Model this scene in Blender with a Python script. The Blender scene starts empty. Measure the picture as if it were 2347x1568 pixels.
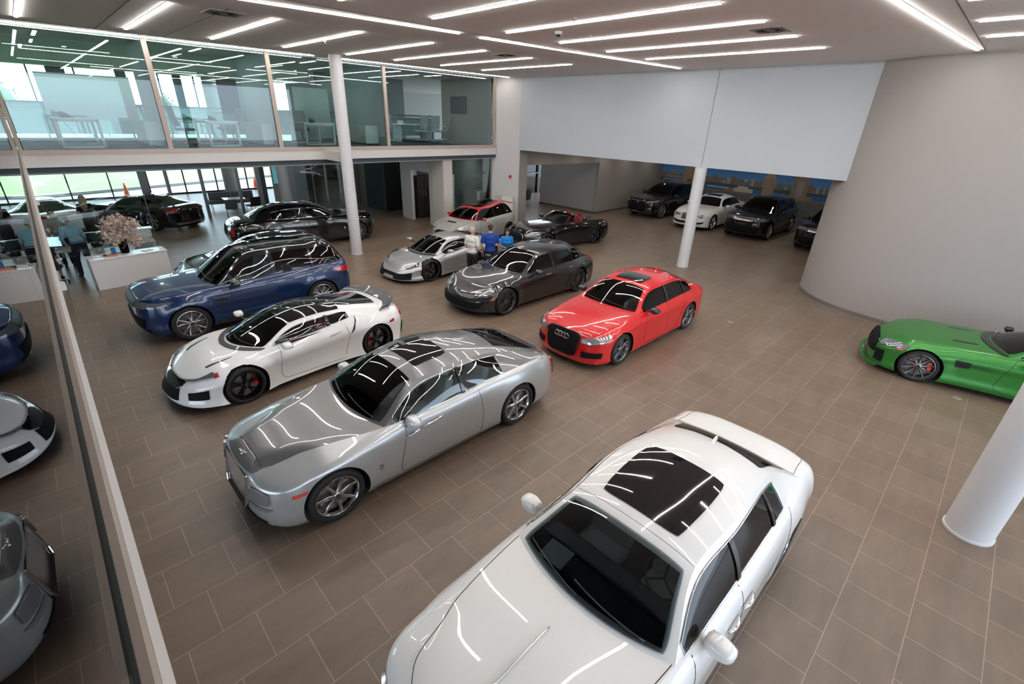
import bpy, bmesh, math, random
import numpy as np
from mathutils import Vector, Matrix, Euler
random.seed(7)
SC = bpy.context.scene
COL = SC.collection
MATS = {}
R_ = math.radians
# ---------------------------------------------------------------- camera
CAM_F = 1066.17; CAM_YAW = .787519; CAM_PITCH = .445803; CAM_ROLL = -.0362239
CAM_POS = Vector((.2158, -3.9628, 4.6377))
def cam_axes():
    y, p, r = CAM_YAW, CAM_PITCH, CAM_ROLL
    F = Vector((math.cos(y)*math.cos(p), math.sin(y)*math.cos(p), -math.sin(p)))
    R_ = Vector((math.sin(y), -math.cos(y), 0)); D = F.cross(R_)
    X = R_*math.cos(r) + D*math.sin(r); Y = -R_*math.sin(r) + D*math.cos(r)
    return X, Y, F
cam = bpy.data.cameras.new('camera'); cam_o = bpy.data.objects.new('camera', cam); COL.objects.link(cam_o)
cam.sensor_fit = 'HORIZONTAL'; cam.sensor_width = 36.0; cam.lens = 36.0*CAM_F/2347; cam.clip_start = .02; cam.clip_end = 500
_X, _Y, _F = cam_axes()
_m = Matrix((_X, -_Y, -_F)).transposed().to_4x4(); _m.translation = CAM_POS
cam_o.matrix_world = _m; SC.camera = cam_o
# ---------------------------------------------------------------- view, world
SC.view_settings.view_transform = 'Standard'; SC.view_settings.look = 'None'; SC.view_settings.gamma = 1.0
SC.view_settings.use_curve_mapping = False; SC.view_settings.exposure = 0.05
cy = SC.cycles
cy.max_bounces = 7; cy.diffuse_bounces = 4; cy.glossy_bounces = 4; cy.transmission_bounces = 5; cy.transparent_max_bounces = 14
cy.caustics_reflective = False; cy.caustics_refractive = False; cy.sample_clamp_indirect = 4.0
cy.use_denoising = True; cy.use_adaptive_sampling = True; cy.adaptive_threshold = .02
W = bpy.data.worlds.new('sky'); SC.world = W; W.use_nodes = True
_nt = W.node_tree; _bg = _nt.nodes['Background']
_sk = _nt.nodes.new('ShaderNodeTexSky'); _sk.sky_type = 'HOSEK_WILKIE'; _sk.turbidity = 6.0; _sk.ground_albedo = .4
_sk.sun_direction = Vector((-.3, .5, .8)).normalized()
_mx = _nt.nodes.new('ShaderNodeMix'); _mx.data_type = 'RGBA'; _mx.inputs['Factor'].default_value = .6
_nt.links.new(_sk.outputs['Color'], _mx.inputs['A']); _mx.inputs['B'].default_value = (.78, .88, 1.0, 1)
_nt.links.new(_mx.outputs['Result'], _bg.inputs['Color']); _bg.inputs['Strength'].default_value = 6.5
_sun = bpy.data.lights.new('sun', 'SUN'); _sun.energy = 14.0; _sun.angle = .02; _sun.color = (1.0, .97, .92)
_so = bpy.data.objects.new('sun', _sun); COL.objects.link(_so); _so.location = (10, 60, 40); _so.rotation_euler = (-Vector((.15, .62, .85))).to_track_quat('-Z', 'Y').to_euler()
# ---------------------------------------------------------------- helpers
def link(o):
    COL.objects.link(o); return o
def mk(name, V, F, m=None, parent=None, smooth=True, loc=None, rot=None, sharp=None):
    me = bpy.data.meshes.new(name)
    me.from_pydata([tuple(map(float, v)) for v in V], [], [tuple(int(i) for i in f) for f in F])
    me.validate(clean_customdata=False)
    if smooth:
        me.polygons.foreach_set('use_smooth', [True]*len(me.polygons))
        if sharp:
            try: me.set_sharp_from_angle(angle=math.radians(sharp))
            except Exception: pass
    if m is not None: me.materials.append(m)
    o = bpy.data.objects.new(name, me); link(o)
    if parent is not None: o.parent = parent
    if loc is not None: o.location = loc
    if rot is not None: o.rotation_euler = rot
    return o
def tag(o, label=None, cat=None, group=None, kind=None):
    if label: o['label'] = label
    if cat: o['category'] = cat
    if group: o['group'] = group
    if kind: o['kind'] = kind
    return o
def empty(name, loc, rz=0.0, label=None, cat=None, group=None):
    o = bpy.data.objects.new(name, None); link(o)
    o.empty_display_size = .2
    o.location = loc; o.rotation_euler = (0, 0, rz)
    return tag(o, label, cat, group)
def kids(o): return [c for c in bpy.data.objects if c.parent == o]
def dup(root, loc=None, rz=None, label=None, group=None, parent=None):
    def cp(o, par):
        c = o.copy(); COL.objects.link(c); c.parent = par
        for ch in kidmap.get(o.name, []): cp(ch, c)
        return c
    kidmap = {}
    for o in bpy.data.objects:
        if o.parent is not None: kidmap.setdefault(o.parent.name, []).append(o)
    r = cp(root, parent)
    if loc is not None: r.location = loc
    if rz is not None: r.rotation_euler = (0, 0, rz)
    if label: r['label'] = label
    if group: r['group'] = group
    return r
class MB:
    """collects shapes into one mesh"""
    def __init__(s): s.V = []; s.F = []
    def add(s, V, F):
        n = len(s.V); s.V += [tuple(v) for v in V]; s.F += [tuple(i+n for i in f) for f in F]; return s
    def box(s, c, d, rz=0.0, ry=0.0, rx=0.0, taper=1.0):
        M = Matrix.Rotation(rz, 3, 'Z') @ Matrix.Rotation(ry, 3, 'Y') @ Matrix.Rotation(rx, 3, 'X')
        V = []
        for k in (-.5, .5):
            t = taper if k > 0 else 1.0
            for (i, j) in ((-.5, -.5), (.5, -.5), (.5, .5), (-.5, .5)):
                v = M @ Vector((i*d[0]*t, j*d[1]*t, k*d[2])) + Vector(c); V.append(tuple(v))
        return s.add(V, [(3,2,1,0),(4,5,6,7),(0,1,5,4),(1,2,6,5),(2,3,7,6),(3,0,4,7)])
    def rbox(s, c, d, r=.02, n=3, rz=0.0, ry=0.0, rx=0.0):
        """box with rounded vertical edges and softened top and bottom"""
        M = Matrix.Rotation(rz, 3, 'Z') @ Matrix.Rotation(ry, 3, 'Y') @ Matrix.Rotation(rx, 3, 'X')
        hx, hy, hz = d[0]/2, d[1]/2, d[2]/2; r = min(r, hx*.98, hy*.98, hz*.98)
        rings = []
        for a in range(n+1): rings.append((-hz + r*(1-math.cos(a/n*math.pi/2)), r*(1-math.sin(a/n*math.pi/2))))
        for a in range(n+1): rings.append((hz - r*(1-math.sin(a/n*math.pi/2)), r*(1-math.cos(a/n*math.pi/2))))
        V = []; m = 4*(n+1)
        for z, ins in rings:
            for q, (sx, sy) in enumerate(((1,1),(-1,1),(-1,-1),(1,-1))):
                for a in range(n+1):
                    t = (q + a/n)*math.pi/2
                    V.append(tuple(M @ Vector((sx*(hx-r) + (r-ins)*math.cos(t), sy*(hy-r) + (r-ins)*math.sin(t), z)) + Vector(c)))
        F = []
        for i in range(len(rings)-1):
            for j in range(m): F.append((i*m+j, i*m+(j+1)%m, (i+1)*m+(j+1)%m, (i+1)*m+j))
        F.append(tuple(range(m-1, -1, -1))); F.append(tuple((len(rings)-1)*m+j for j in range(m)))
        return s.add(V, F)
    def lathe(s, prof, c=(0,0,0), n=32, axis='Z', arc=None, cap=False):
        V = []; F = []; full = arc is None
        a0, a1 = (0, 2*math.pi) if full else arc
        m = n if full else n+1
        for i in range(m):
            t = a0 + (a1-a0)*i/n
            for (r, z) in prof:
                p = (r*math.cos(t), r*math.sin(t), z)
                if axis == 'Y': p = (p[0], p[2], p[1])
                elif axis == 'X': p = (p[2], p[0], p[1])
                V.append((p[0]+c[0], p[1]+c[1], p[2]+c[2]))
        k = len(prof)
        for i in range(n):
            j = (i+1) % m
            for q in range(k-1): F.append((i*k+q, j*k+q, j*k+q+1, i*k+q+1))
        if cap:
            F.append(tuple(i*k for i in range(m))[::-1]); F.append(tuple(i*k+k-1 for i in range(m)))
        return s.add(V, F)
    def cyl(s, p0, p1, r0, r1=None, n=16):
        return s.tube([p0, p1], [r0, r1 if r1 is not None else r0], n)
    def tube(s, pts, r, n=8, closed=False):
        P = [Vector(p) for p in pts]; k = len(P)
        if not isinstance(r, (list, tuple)): r = [r]*k
        V = []; up = None
        for i in range(k):
            a = P[i-1] if (i > 0 or closed) else P[i]; b = P[(i+1) % k] if (i < k-1 or closed) else P[i]
            d = (b-a)
            if d.length < 1e-9: d = Vector((0, 0, 1))
            d.normalize()
            if up is None:
                up = Vector((0, 0, 1)) if abs(d.z) < .9 else Vector((1, 0, 0))
            x = d.cross(up)
            if x.length < 1e-6: x = d.cross(Vector((1, .3, 0)))
            x.normalize(); up = x.cross(d).normalized()
            for q in range(n):
                t = 2*math.pi*q/n
                V.append(tuple(P[i] + (x*math.cos(t) + up*math.sin(t))*r[i]))
        F = []
        for i in range(k if closed else k-1):
            i2 = (i+1) % k
            for q in range(n): F.append((i*n+q, i*n+(q+1) % n, i2*n+(q+1) % n, i2*n+q))
        if not closed:
            F.append(tuple(range(n))[::-1]); F.append(tuple((k-1)*n+q for q in range(n)))
        return s.add(V, F)
    def prism(s, poly, z0, z1):
        n = len(poly); V = [(x, y, z0) for x, y in poly] + [(x, y, z1) for x, y in poly]
        F = [tuple(range(n))[::-1], tuple(range(n, 2*n))] + [(i, (i+1) % n, n+(i+1) % n, n+i) for i in range(n)]
        return s.add(V, F)
    def sph(s, c, d, n=16, m=10, M=None):
        V = []; F = []
        for i in range(m+1):
            ph = math.pi*i/m
            for j in range(n):
                t = 2*math.pi*j/n
                v = Vector((d[0]*math.sin(ph)*math.cos(t), d[1]*math.sin(ph)*math.sin(t), d[2]*math.cos(ph)))
                if M is not None: v = M @ v
                V.append((v[0]+c[0], v[1]+c[1], v[2]+c[2]))
        for i in range(m):
            for j in range(n): F.append((i*n+j, (i+1)*n+j, (i+1)*n+(j+1) % n, i*n+(j+1) % n))
        return s.add(V, F)
    def quad(s, a, b, c, d): return s.add([a, b, c, d], [(0, 1, 2, 3)])
    def grid(s, G):
        n = len(G); m = len(G[0])
        return s.add([p for r in G for p in r], [(i*m+j, i*m+j+1, (i+1)*m+j+1, (i+1)*m+j) for i in range(n-1) for j in range(m-1)])
    def slab(s, G, th):
        """a surface patch given a real thickness along its normals"""
        A = np.array(G, float); n, m = A.shape[:2]
        du = np.gradient(A, axis=0); dv = np.gradient(A, axis=1)
        N = np.cross(du, dv); N /= (np.linalg.norm(N, axis=2, keepdims=True)+1e-12)
        B = A - N*th
        V = [tuple(p) for r in A for p in r] + [tuple(p) for r in B for p in r]; k = n*m
        F = []
        for i in range(n-1):
            for j in range(m-1):
                F.append((i*m+j, (i+1)*m+j, (i+1)*m+j+1, i*m+j+1)); F.append((k+i*m+j, k+i*m+j+1, k+(i+1)*m+j+1, k+(i+1)*m+j))
        rim = [j for j in range(m)] + [i*m+m-1 for i in range(1, n)] + [(n-1)*m+j for j in range(m-2, -1, -1)] + [i*m for i in range(n-2, 0, -1)]
        for a in range(len(rim)):
            b = (a+1) % len(rim); F.append((rim[a], rim[b], k+rim[b], k+rim[a]))
        return s.add(V, F)
    def mirror(s):
        n = len(s.V); s.V += [(x, -y, z) for x, y, z in s.V]; s.F += [tuple(i+n for i in f)[::-1] for f in s.F]; return s
    def build(s, name, m=None, parent=None, smooth=False, loc=None, rot=None, sharp=None):
        return mk(name, s.V, s.F, m, parent, smooth, loc, rot, sharp)

def mat(name, col=(.5,.5,.5), rough=.5, metal=0.0, coat=0.0, var=0.0, vscale=8.0, bump=0.0, spec=.5, trans=0.0, ior=1.45, emit=None, es=0.0, alpha=1.0, flake=0.0, sheen=0.0):
    if name in MATS: return MATS[name]
    m = bpy.data.materials.new(name); m.use_nodes = True; nt = m.node_tree; b = nt.nodes['Principled BSDF']
    b.inputs['Base Color'].default_value = (*col, 1); b.inputs['Roughness'].default_value = rough
    b.inputs['Metallic'].default_value = metal; b.inputs['Coat Weight'].default_value = coat
    b.inputs['Coat Roughness'].default_value = .02
    b.inputs['Specular IOR Level'].default_value = spec; b.inputs['Transmission Weight'].default_value = trans
    b.inputs['IOR'].default_value = ior; b.inputs['Alpha'].default_value = alpha
    if sheen: b.inputs['Sheen Weight'].default_value = sheen
    if emit: b.inputs['Emission Color'].default_value = (*emit, 1); b.inputs['Emission Strength'].default_value = es
    if var or bump or flake:
        tc = nt.nodes.new('ShaderNodeTexCoord'); nz = nt.nodes.new('ShaderNodeTexNoise'); nz.inputs['Scale'].default_value = vscale if not flake else 900
        nz.inputs['Detail'].default_value = 4
        nt.links.new(tc.outputs['Object'], nz.inputs['Vector'])
        v = var or flake
        if v:
            mx = nt.nodes.new('ShaderNodeMix'); mx.data_type = 'RGBA'
            mx.inputs['A'].default_value = (*[c*(1-v) for c in col], 1); mx.inputs['B'].default_value = (*[min(1, c*(1+v)) for c in col], 1)
            nt.links.new(nz.outputs['Fac'], mx.inputs['Factor']); nt.links.new(mx.outputs['Result'], b.inputs['Base Color'])
        if bump:
            bp = nt.nodes.new('ShaderNodeBump'); bp.inputs['Strength'].default_value = bump; bp.inputs['Distance'].default_value = .01
            nt.links.new(nz.outputs['Fac'], bp.inputs['Height']); nt.links.new(bp.outputs['Normal'], b.inputs['Normal'])
    MATS[name] = m; return m
def glassmat(name, tint=(.8,.92,.92), rough=0.0, ior=1.5, dens=0.0):
    """thin architectural glass: fresnel reflection over a tinted clear pane"""
    if name in MATS: return MATS[name]
    m = bpy.data.materials.new(name); m.use_nodes = True; nt = m.node_tree; nt.nodes.clear()
    out = nt.nodes.new('ShaderNodeOutputMaterial'); mix = nt.nodes.new('ShaderNodeMixShader')
    tr = nt.nodes.new('ShaderNodeBsdfTransparent'); tr.inputs['Color'].default_value = (*tint, 1)
    gl = nt.nodes.new('ShaderNodeBsdfGlossy'); gl.inputs['Roughness'].default_value = rough; gl.inputs['Color'].default_value = (1, 1, 1, 1)
    fr = nt.nodes.new('ShaderNodeFresnel'); fr.inputs['IOR'].default_value = ior
    nt.links.new(fr.outputs[0], mix.inputs[0]); nt.links.new(tr.outputs[0], mix.inputs[1]); nt.links.new(gl.outputs[0], mix.inputs[2])
    nt.links.new(mix.outputs[0], out.inputs['Surface'])
    MATS[name] = m; return m

TEXT_CACHE = {}
def text_mesh(name, body, size, m, parent=None, loc=(0,0,0), rot=(0,0,0), ext=.002):
    cu = bpy.data.curves.new(name, 'FONT'); cu.body = body; cu.size = size; cu.extrude = ext; cu.align_x = 'CENTER'; cu.align_y = 'CENTER'
    t = bpy.data.objects.new(name, cu); COL.objects.link(t)
    dg = bpy.context.evaluated_depsgraph_get(); me = bpy.data.meshes.new_from_object(t.evaluated_get(dg))
    bpy.data.objects.remove(t); bpy.data.curves.remove(cu)
    me.materials.clear(); me.materials.append(m)
    o = bpy.data.objects.new(name, me); link(o)
    if parent is not None: o.parent = parent
    o.location = loc; o.rotation_euler = rot; return o
def hermite(kx, ky, x):
    """smooth curve through control values (finite-difference tangents, no overshoot at flats)"""
    kx = np.asarray(kx, float); ky = np.asarray(ky, float); x = np.clip(np.asarray(x, float), kx[0], kx[-1])
    n = len(kx); h = np.diff(kx); dl = np.diff(ky)/h
    m = np.zeros(n)
    if n == 2: m[:] = dl[0]
    else:
        for i in range(1, n-1):
            if dl[i-1]*dl[i] <= 0: m[i] = 0
            else:
                w1 = 2*h[i]+h[i-1]; w2 = h[i]+2*h[i-1]; m[i] = (w1+w2)/(w1/dl[i-1]+w2/dl[i])
        m[0] = 1.5*dl[0]-.5*m[1]; m[-1] = 1.5*dl[-1]-.5*m[-2]
        if m[0]*dl[0] < 0: m[0] = 0
        if m[-1]*dl[-1] < 0: m[-1] = 0
    i = np.clip(np.searchsorted(kx, x, side='right')-1, 0, n-2)
    t = (x-kx[i])/h[i]; t2 = t*t; t3 = t2*t
    return (2*t3-3*t2+1)*ky[i] + (t3-2*t2+t)*h[i]*m[i] + (-2*t3+3*t2)*ky[i+1] + (t3-t2)*h[i]*m[i+1]
def crom(kx, ky, x):
    kx = np.asarray(kx, float); ky = np.asarray(ky, float); x = np.clip(np.asarray(x, float), kx[0], kx[-1])
    m = np.gradient(ky, kx); n = len(kx); h = np.diff(kx)
    i = np.clip(np.searchsorted(kx, x, side='right')-1, 0, n-2)
    t = (x-kx[i])/h[i]; t2 = t*t; t3 = t2*t
    return (2*t3-3*t2+1)*ky[i] + (t3-2*t2+t)*h[i]*m[i] + (-2*t3+3*t2)*ky[i+1] + (t3-t2)*h[i]*m[i+1]
def tb(tab, x):
    if not isinstance(tab, (list, tuple)): return np.zeros_like(np.asarray(x, float)) + tab
    if len(tab) == 1: return np.zeros_like(np.asarray(x, float)) + tab[0][1]
    return hermite([a for a, b in tab], [b for a, b in tab], x)

# ---------------------------------------------------------------- building
ZC = 6.27; ZF = 3.56; GX = .0727; FY = 13.3
def S_(name, mb, m, kind='structure', smooth=False, sharp=None):
    o = mb.build(name, m, None, smooth, sharp=sharp); o['kind'] = kind; return o
def wallbox(name, x0, x1, y0, y1, z0, z1, m):
    k = MB(); k.box(((x0+x1)/2, (y0+y1)/2, (z0+z1)/2), (abs(x1-x0), abs(y1-y0), abs(z1-z0))); return S_(name, k, m)
def poly_wall(name, pts, z0, z1, th, m, smooth=False):
    """wall along a plan polyline, thickness th to the left of travel"""
    P = [Vector((x, y)) for x, y in pts]; n = len(P); off = []
    for i in range(n):
        d = (P[min(i+1, n-1)]-P[max(i-1, 0)]).normalized(); off.append(P[i]+Vector((-d.y, d.x))*th)
    k = MB(); V = [(p.x, p.y, z0) for p in P]+[(p.x, p.y, z1) for p in P]+[(p.x, p.y, z0) for p in off]+[(p.x, p.y, z1) for p in off]; F = []
    for i in range(n-1):
        F += [(i, i+1, n+i+1, n+i), (2*n+i+1, 2*n+i, 3*n+i, 3*n+i+1), (n+i, n+i+1, 3*n+i+1, 3*n+i), (i+1, i, 2*n+i, 2*n+i+1)]
    F += [(0, n, 3*n, 2*n), (n-1, 3*n-1, 4*n-1, 2*n-1)]
    k.add(V, F); return S_(name, k, m, smooth=smooth, sharp=40)
WHITE = mat('white wall paint', (.58,.57,.56), .6, var=.02, vscale=2)
COOLW = mat('cool white wall paint', (.51,.555,.60), .6, var=.02, vscale=2)
GREYW = mat('grey wall paint', (.36,.345,.33), .7, var=.03, vscale=2)
TAUPE = mat('taupe wall paint', (.30,.27,.245), .7, var=.03, vscale=2)
CEIL = mat('ceiling paint', (.84,.82,.795), .8, var=.02, vscale=1)
DARKW = mat('dark panel', (.018,.018,.02), .35)
SLATE = mat('slate blue panel', (.05,.075,.09), .3)
BEIGE = mat('beige metal frame', (.46,.385,.33), .45, .1)
MULL = mat('dark mullion', (.05,.052,.055), .4, .3)
GREYM = mat('grey mullion', (.24,.25,.26), .5, .1)
SEAM = mat('ceiling joint', (.16,.155,.15), .9)
# floor
def floor_mat():
    m = bpy.data.materials.new('porcelain floor tile'); m.use_nodes = True; nt = m.node_tree; b = nt.nodes['Principled BSDF']; L = nt.links.new
    geo = nt.nodes.new('ShaderNodeNewGeometry')
    br = nt.nodes.new('ShaderNodeTexBrick'); br.offset = .5; br.offset_frequency = 2; br.squash = 1
    for k, v in (('Scale', 1.0), ('Brick Width', .59), ('Row Height', .588), ('Mortar Size', .0045), ('Mortar Smooth', .1), ('Bias', 0.0)): br.inputs[k].default_value = v
    br.inputs['Color1'].default_value = (.210,.153,.112, 1); br.inputs['Color2'].default_value = (.180,.132,.097, 1); br.inputs['Mortar'].default_value = (.36,.28,.215, 1)
    L(geo.outputs['Position'], br.inputs['Vector'])
    mp = nt.nodes.new('ShaderNodeMapping'); mp.inputs['Scale'].default_value = (.8, 2.6, 1); L(geo.outputs['Position'], mp.inputs['Vector'])
    nz = nt.nodes.new('ShaderNodeTexNoise'); nz.inputs['Scale'].default_value = 1.5; nz.inputs['Detail'].default_value = 5; nz.inputs['Roughness'].default_value = .6; L(mp.outputs['Vector'], nz.inputs['Vector'])
    rp = nt.nodes.new('ShaderNodeMapRange'); rp.inputs['From Min'].default_value = .3; rp.inputs['From Max'].default_value = .7; rp.inputs['To Min'].default_value = .84; rp.inputs['To Max'].default_value = 1.14; L(nz.outputs['Fac'], rp.inputs['Value'])
    mx = nt.nodes.new('ShaderNodeVectorMath'); mx.operation = 'SCALE'; L(br.outputs['Color'], mx.inputs[0]); L(rp.outputs['Result'], mx.inputs['Scale']); L(mx.outputs['Vector'], b.inputs['Base Color'])
    b.inputs['Roughness'].default_value = .30; b.inputs['Specular IOR Level'].default_value = .45
    r2 = nt.nodes.new('ShaderNodeMapRange'); r2.inputs['To Min'].default_value = .26; r2.inputs['To Max'].default_value = .42; L(nz.outputs['Fac'], r2.inputs['Value']); L(r2.outputs['Result'], b.inputs['Roughness'])
    return m
k = MB(); k.box((11.5, 8.0, -.05), (43, 45, .1)); S_('floor', k, floor_mat())
# outside ground
k = MB(); k.box((10, 80, -.12), (160, 99, .1)); S_('driveway', k, mat('asphalt pale', (.22,.23,.25), .9, var=.08, vscale=3))
k = MB(); k.box((10, -40, -.12), (160, 49, .1)); S_('forecourt', k, mat('asphalt pale', (.22,.23,.25), .9))
k = MB(); G = []
for i in range(30):
    x = -40+i*4; row = []
    for j in range(16):
        y = 32.6+.34*max(-2, min(x, 14))+ (j/15)**1.3*70; row.append((x, y, .06))
    G.append(row)
k.grid(G); o = S_('lawn', k, mat('lawn grass', (.16,.25,.11), .95, var=.25, vscale=5, bump=.3), 'stuff', True)
k = MB(); pts = [(-40+i*2, 32.45+.34*max(-2, min(-40+i*2, 14))) for i in range(60)]
for a, b in zip(pts, pts[1:]): k.quad((a[0], a[1], .1), (b[0], b[1], .1), (b[0], b[1]+.2, .1), (a[0], a[1]+.2, .1)); k.quad((a[0], a[1], -.07), (b[0], b[1], -.07), (b[0], b[1], .1), (a[0], a[1], .1))
S_('kerb', k, mat('concrete kerb', (.5,.5,.48), .9))
# ceiling, with the double-height showroom open below
def ceil_mat():
    m = mat('ceiling paint', (.5,.485,.47)); return m
k = MB(); k.box((9.5, 8.6, ZC+.06), (39, 44.4, .12)); S_('ceiling', k, CEIL)
for i, (a, b) in enumerate([((-2, -2.6), (15.3, -2.6)), ((1.0, 5.35), (16.2, 4.86)), ((.3, 12.55), (15.9, 12.35)), ((2.2, 6.9), (2.2, 12.5)), ((3.55, 6.9), (3.55, 12.5))]):
    k = MB(); d = Vector((b[0]-a[0], b[1]-a[1], 0)); k.box(((a[0]+b[0])/2, (a[1]+b[1])/2, ZC-.002), (d.length, .018, .006), rz=math.atan2(d.y, d.x)); S_('trim_%d' % (i+1), k, SEAM)
# mezzanine slab, fascia and sill
k = MB(); k.prism([(GX, FY), (15.9, FY), (15.9, 17.3), (GX, 17.3)], 3.02, ZF); S_('floor_mezzanine', k, mat('blue grey carpet', (.055,.075,.085), .95, var=.3, vscale=40))
k = MB(); k.box(((GX+15.85)/2, FY-.02, 3.30), (15.85-GX, .08, .29)); S_('trim_10', k, mat('fascia white', (.66,.63,.60), .5))
k = MB(); k.box(((GX+15.85)/2, FY-.02, 3.505), (15.85-GX, .10, .12)); S_('trim_11', k, BEIGE)
k = MB(); k.box(((GX+15.85)/2, FY+.14, 3.06), (15.85-GX, .14, .18)); S_('trim_12', k, mat('soffit grey', (.42,.42,.42), .7))
k = MB(); k.box((-5, 0, 3.36), (10, 27, .4)); S_('floor_office', k, mat('blue grey carpet', (.055,.075,.085), .95))
k = MB(); k.box((GX+.014, -.4, 3.30), (.028, 27.3, .29)); S_('trim_13', k, mat('fascia white', (.66,.63,.60), .5))
k = MB(); k.box((GX+.014, -.4, 3.50), (.028, 27.3, .12)); S_('trim_14', k, BEIGE)
k = MB(); k.box((GX+.003, -.4, 3.565), (.010, 27.3, .012)); S_('trim_15', k, mat('gasket', (.02,.025,.025), .6))
# small brackets under the sill
for i, y in enumerate((1.55, 6.75)):
    k = MB(); k.box((GX+.045, y, 3.19), (.04, .12, .05)); S_('trim_%d' % (16+i), k, mat('fascia white', (.66,.63,.60), .5))
GLASS = glassmat('green tinted glass', (.86,.95,.945), 0, 1.5)
GLASSC = glassmat('clear partition glass', (.90,.96,.95), 0, 1.5)
def pane(name, a, b, z0, z1, th=.012, m=None, kind='structure'):
    k = MB(); d = Vector((b[0]-a[0], b[1]-a[1], 0)); k.box(((a[0]+b[0])/2, (a[1]+b[1])/2, (z0+z1)/2), (d.length, th, z1-z0), rz=math.atan2(d.y, d.x)); return S_(name, k, m or GLASS)
# long glazed balustrade-to-ceiling wall beside the viewer (mirrors the showroom at a grazing angle)
jy = [-13.4, -9.2, -5.0, -1.05, 3.2, 7.4, 11.4, 13.28]
for i, (a, b) in enumerate(zip(jy, jy[1:])): pane('window_%d' % (i+1), (GX-.006, a+.004), (GX-.006, b-.004), 3.57, ZC)
# glazed wall of the offices
posts = [.12, 3.24, 6.32, 10.32, 15.72]; nw = 10
for i, x in enumerate(posts):
    k = MB(); w = .12 if i in (1, 2, 3) else .08; k.box((x, FY, (ZF+ZC)/2), (w, .10, ZC-ZF)); S_('trim_%d' % (20+i), k, BEIGE)
for i, (a, b) in enumerate(zip(posts, posts[1:])): pane('window_%d' % (nw+i), (a+.06, FY+.02), (b-.06, FY+.02), ZF+.005, ZC-.02)
k = MB(); k.box((7.95, FY, ZC-.015), (15.8, .07, .03)); S_('trim_25', k, mat('head track', (.35,.42,.42), .4, .4))
# office partitions
PARTW = mat('partition pale teal', (.42,.53,.535), .5)
for i, (x, y1) in enumerate(((3.24, 15.6), (6.34, 16.6), (10.30, 16.4))): wallbox('wall_partition_%d' % (i+1), x-.05, x+.05, FY+.07, y1, ZF, ZC-.003, PARTW)
for i, (a, b) in enumerate((((.1, 16.1), (3.2, 16.1)), ((3.3, 16.1), (6.3, 16.1)), ((6.4, 16.5), (10.2, 16.5)))): pane('window_%d' % (20+i), a, b, ZF, ZC-.02, .012, GLASSC)
def translucent(name, col, f=.5):
    m = bpy.data.materials.new(name); m.use_nodes = True; nt = m.node_tree; nt.nodes.clear(); o = nt.nodes.new('ShaderNodeOutputMaterial'); mx = nt.nodes.new('ShaderNodeMixShader'); a = nt.nodes.new('ShaderNodeBsdfDiffuse'); b = nt.nodes.new('ShaderNodeBsdfTranslucent')
    a.inputs['Color'].default_value = (*col, 1); b.inputs['Color'].default_value = (*col, 1); mx.inputs[0].default_value = f; nt.links.new(a.outputs[0], mx.inputs[1]); nt.links.new(b.outputs[0], mx.inputs[2]); nt.links.new(mx.outputs[0], o.inputs[0]); return m
FROST = translucent('frosted film', (.97,.98,.99), .88)
for i, (x0, x1, y, z0, z1) in enumerate(((.95, 3.1, 16.12, 4.2, 5.42), (8.2, 9.6, 16.52, 3.7, 5.5))):
    k = MB(); k.box(((x0+x1)/2, y, (z0+z1)/2), (x1-x0, .004, z1-z0)); S_('trim_%d' % (30+i), k, FROST)
pane('trim_35', (.1, 17.2), (15.2, 17.2), ZF, 4.62, .012, GLASSC)
TEALF = translucent('teal frosted film', (.42,.66,.66), .6)
k = MB(); k.box((7.6, 17.23, 4.14), (15.0, .004, .72)); S_('trim_38', k, TEALF)
k = MB(); k.box((7.6, 17.2, 4.65), (15.1, .06, .06)); S_('trim_36', k, MULL)
k = MB(); k.box((7.6, 17.25, 4.50), (15.1, .03, .10)); S_('trim_37', k, mat('rail blue grey', (.10,.14,.16), .4))
# conference room
wallbox('wall_conference', 15.70, 15.85, FY+.07, 17.15, ZF, ZC-.003, mat('warm grey wall', (.34,.30,.26), .7))
wallbox('wall_conference_back', 10.4, 14.9, 19.3, 19.45, 3.02, ZC-.003, mat('dark teal wall', (.12,.15,.155), .6))
k = MB(); k.prism([(10.4, 17.3), (15.9, 17.3), (15.9, 19.4), (10.4, 19.4)], 3.02, ZF); S_('floor_conference', k, mat('blue grey carpet', (.055,.075,.085), .95))
# far facade: mullions, transom, glass
k = MB(); k.box((8, 30.45, 4.50), (30, .16, .26)); S_('trim_40', k, MULL)
k = MB(); k.box((8, 30.45, .04), (30, .16, .08)); S_('trim_41', k, MULL)
mx_ = [-5.6, -3.9, -2.2, -.45, 1.28, 3.0, 4.71, 6.47, 8.14, 9.88, 11.6, 13.3]
for i, x in enumerate(mx_):
    k = MB(); k.box((x, 30.4, ZC/2), (.06, .14, ZC-.01)); S_('trim_%d' % (50+i), k, MULL)
for i, (x0, x1) in enumerate(((1.95, 2.65), (4.6, 5.05), (7.1, 7.5), (8.6, 11.6))):
    k = MB(); k.box(((x0+x1)/2, 30.2, 5.43), (x1-x0, .05, 1.64)); S_('trim_%d' % (65+i), k, mat('dark blind', (.03,.045,.06), .7))
pane('window_30', (-9.8, 30.42), (13.5, 30.42), .08, ZC-.02, .012, GLASSC)
wallbox('wall_far', 13.4, 29.3, 30.3, 30.6, 0, ZC, GREYW)
wallbox('wall_west_unseen', -9.6, -9.4, 5.0, 30.3, 0, ZC, GREYW)  # unseen walls added to cut daylight on car fronts, with a gap left open
wallbox('wall_west_unseen_upper', -9.6, -9.4, -14, 5.0, 2.9, ZC, GREYW)
wallbox('wall_west_unseen_far', -9.6, -9.4, -14, -6.0, 0, 2.9, GREYW)
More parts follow.
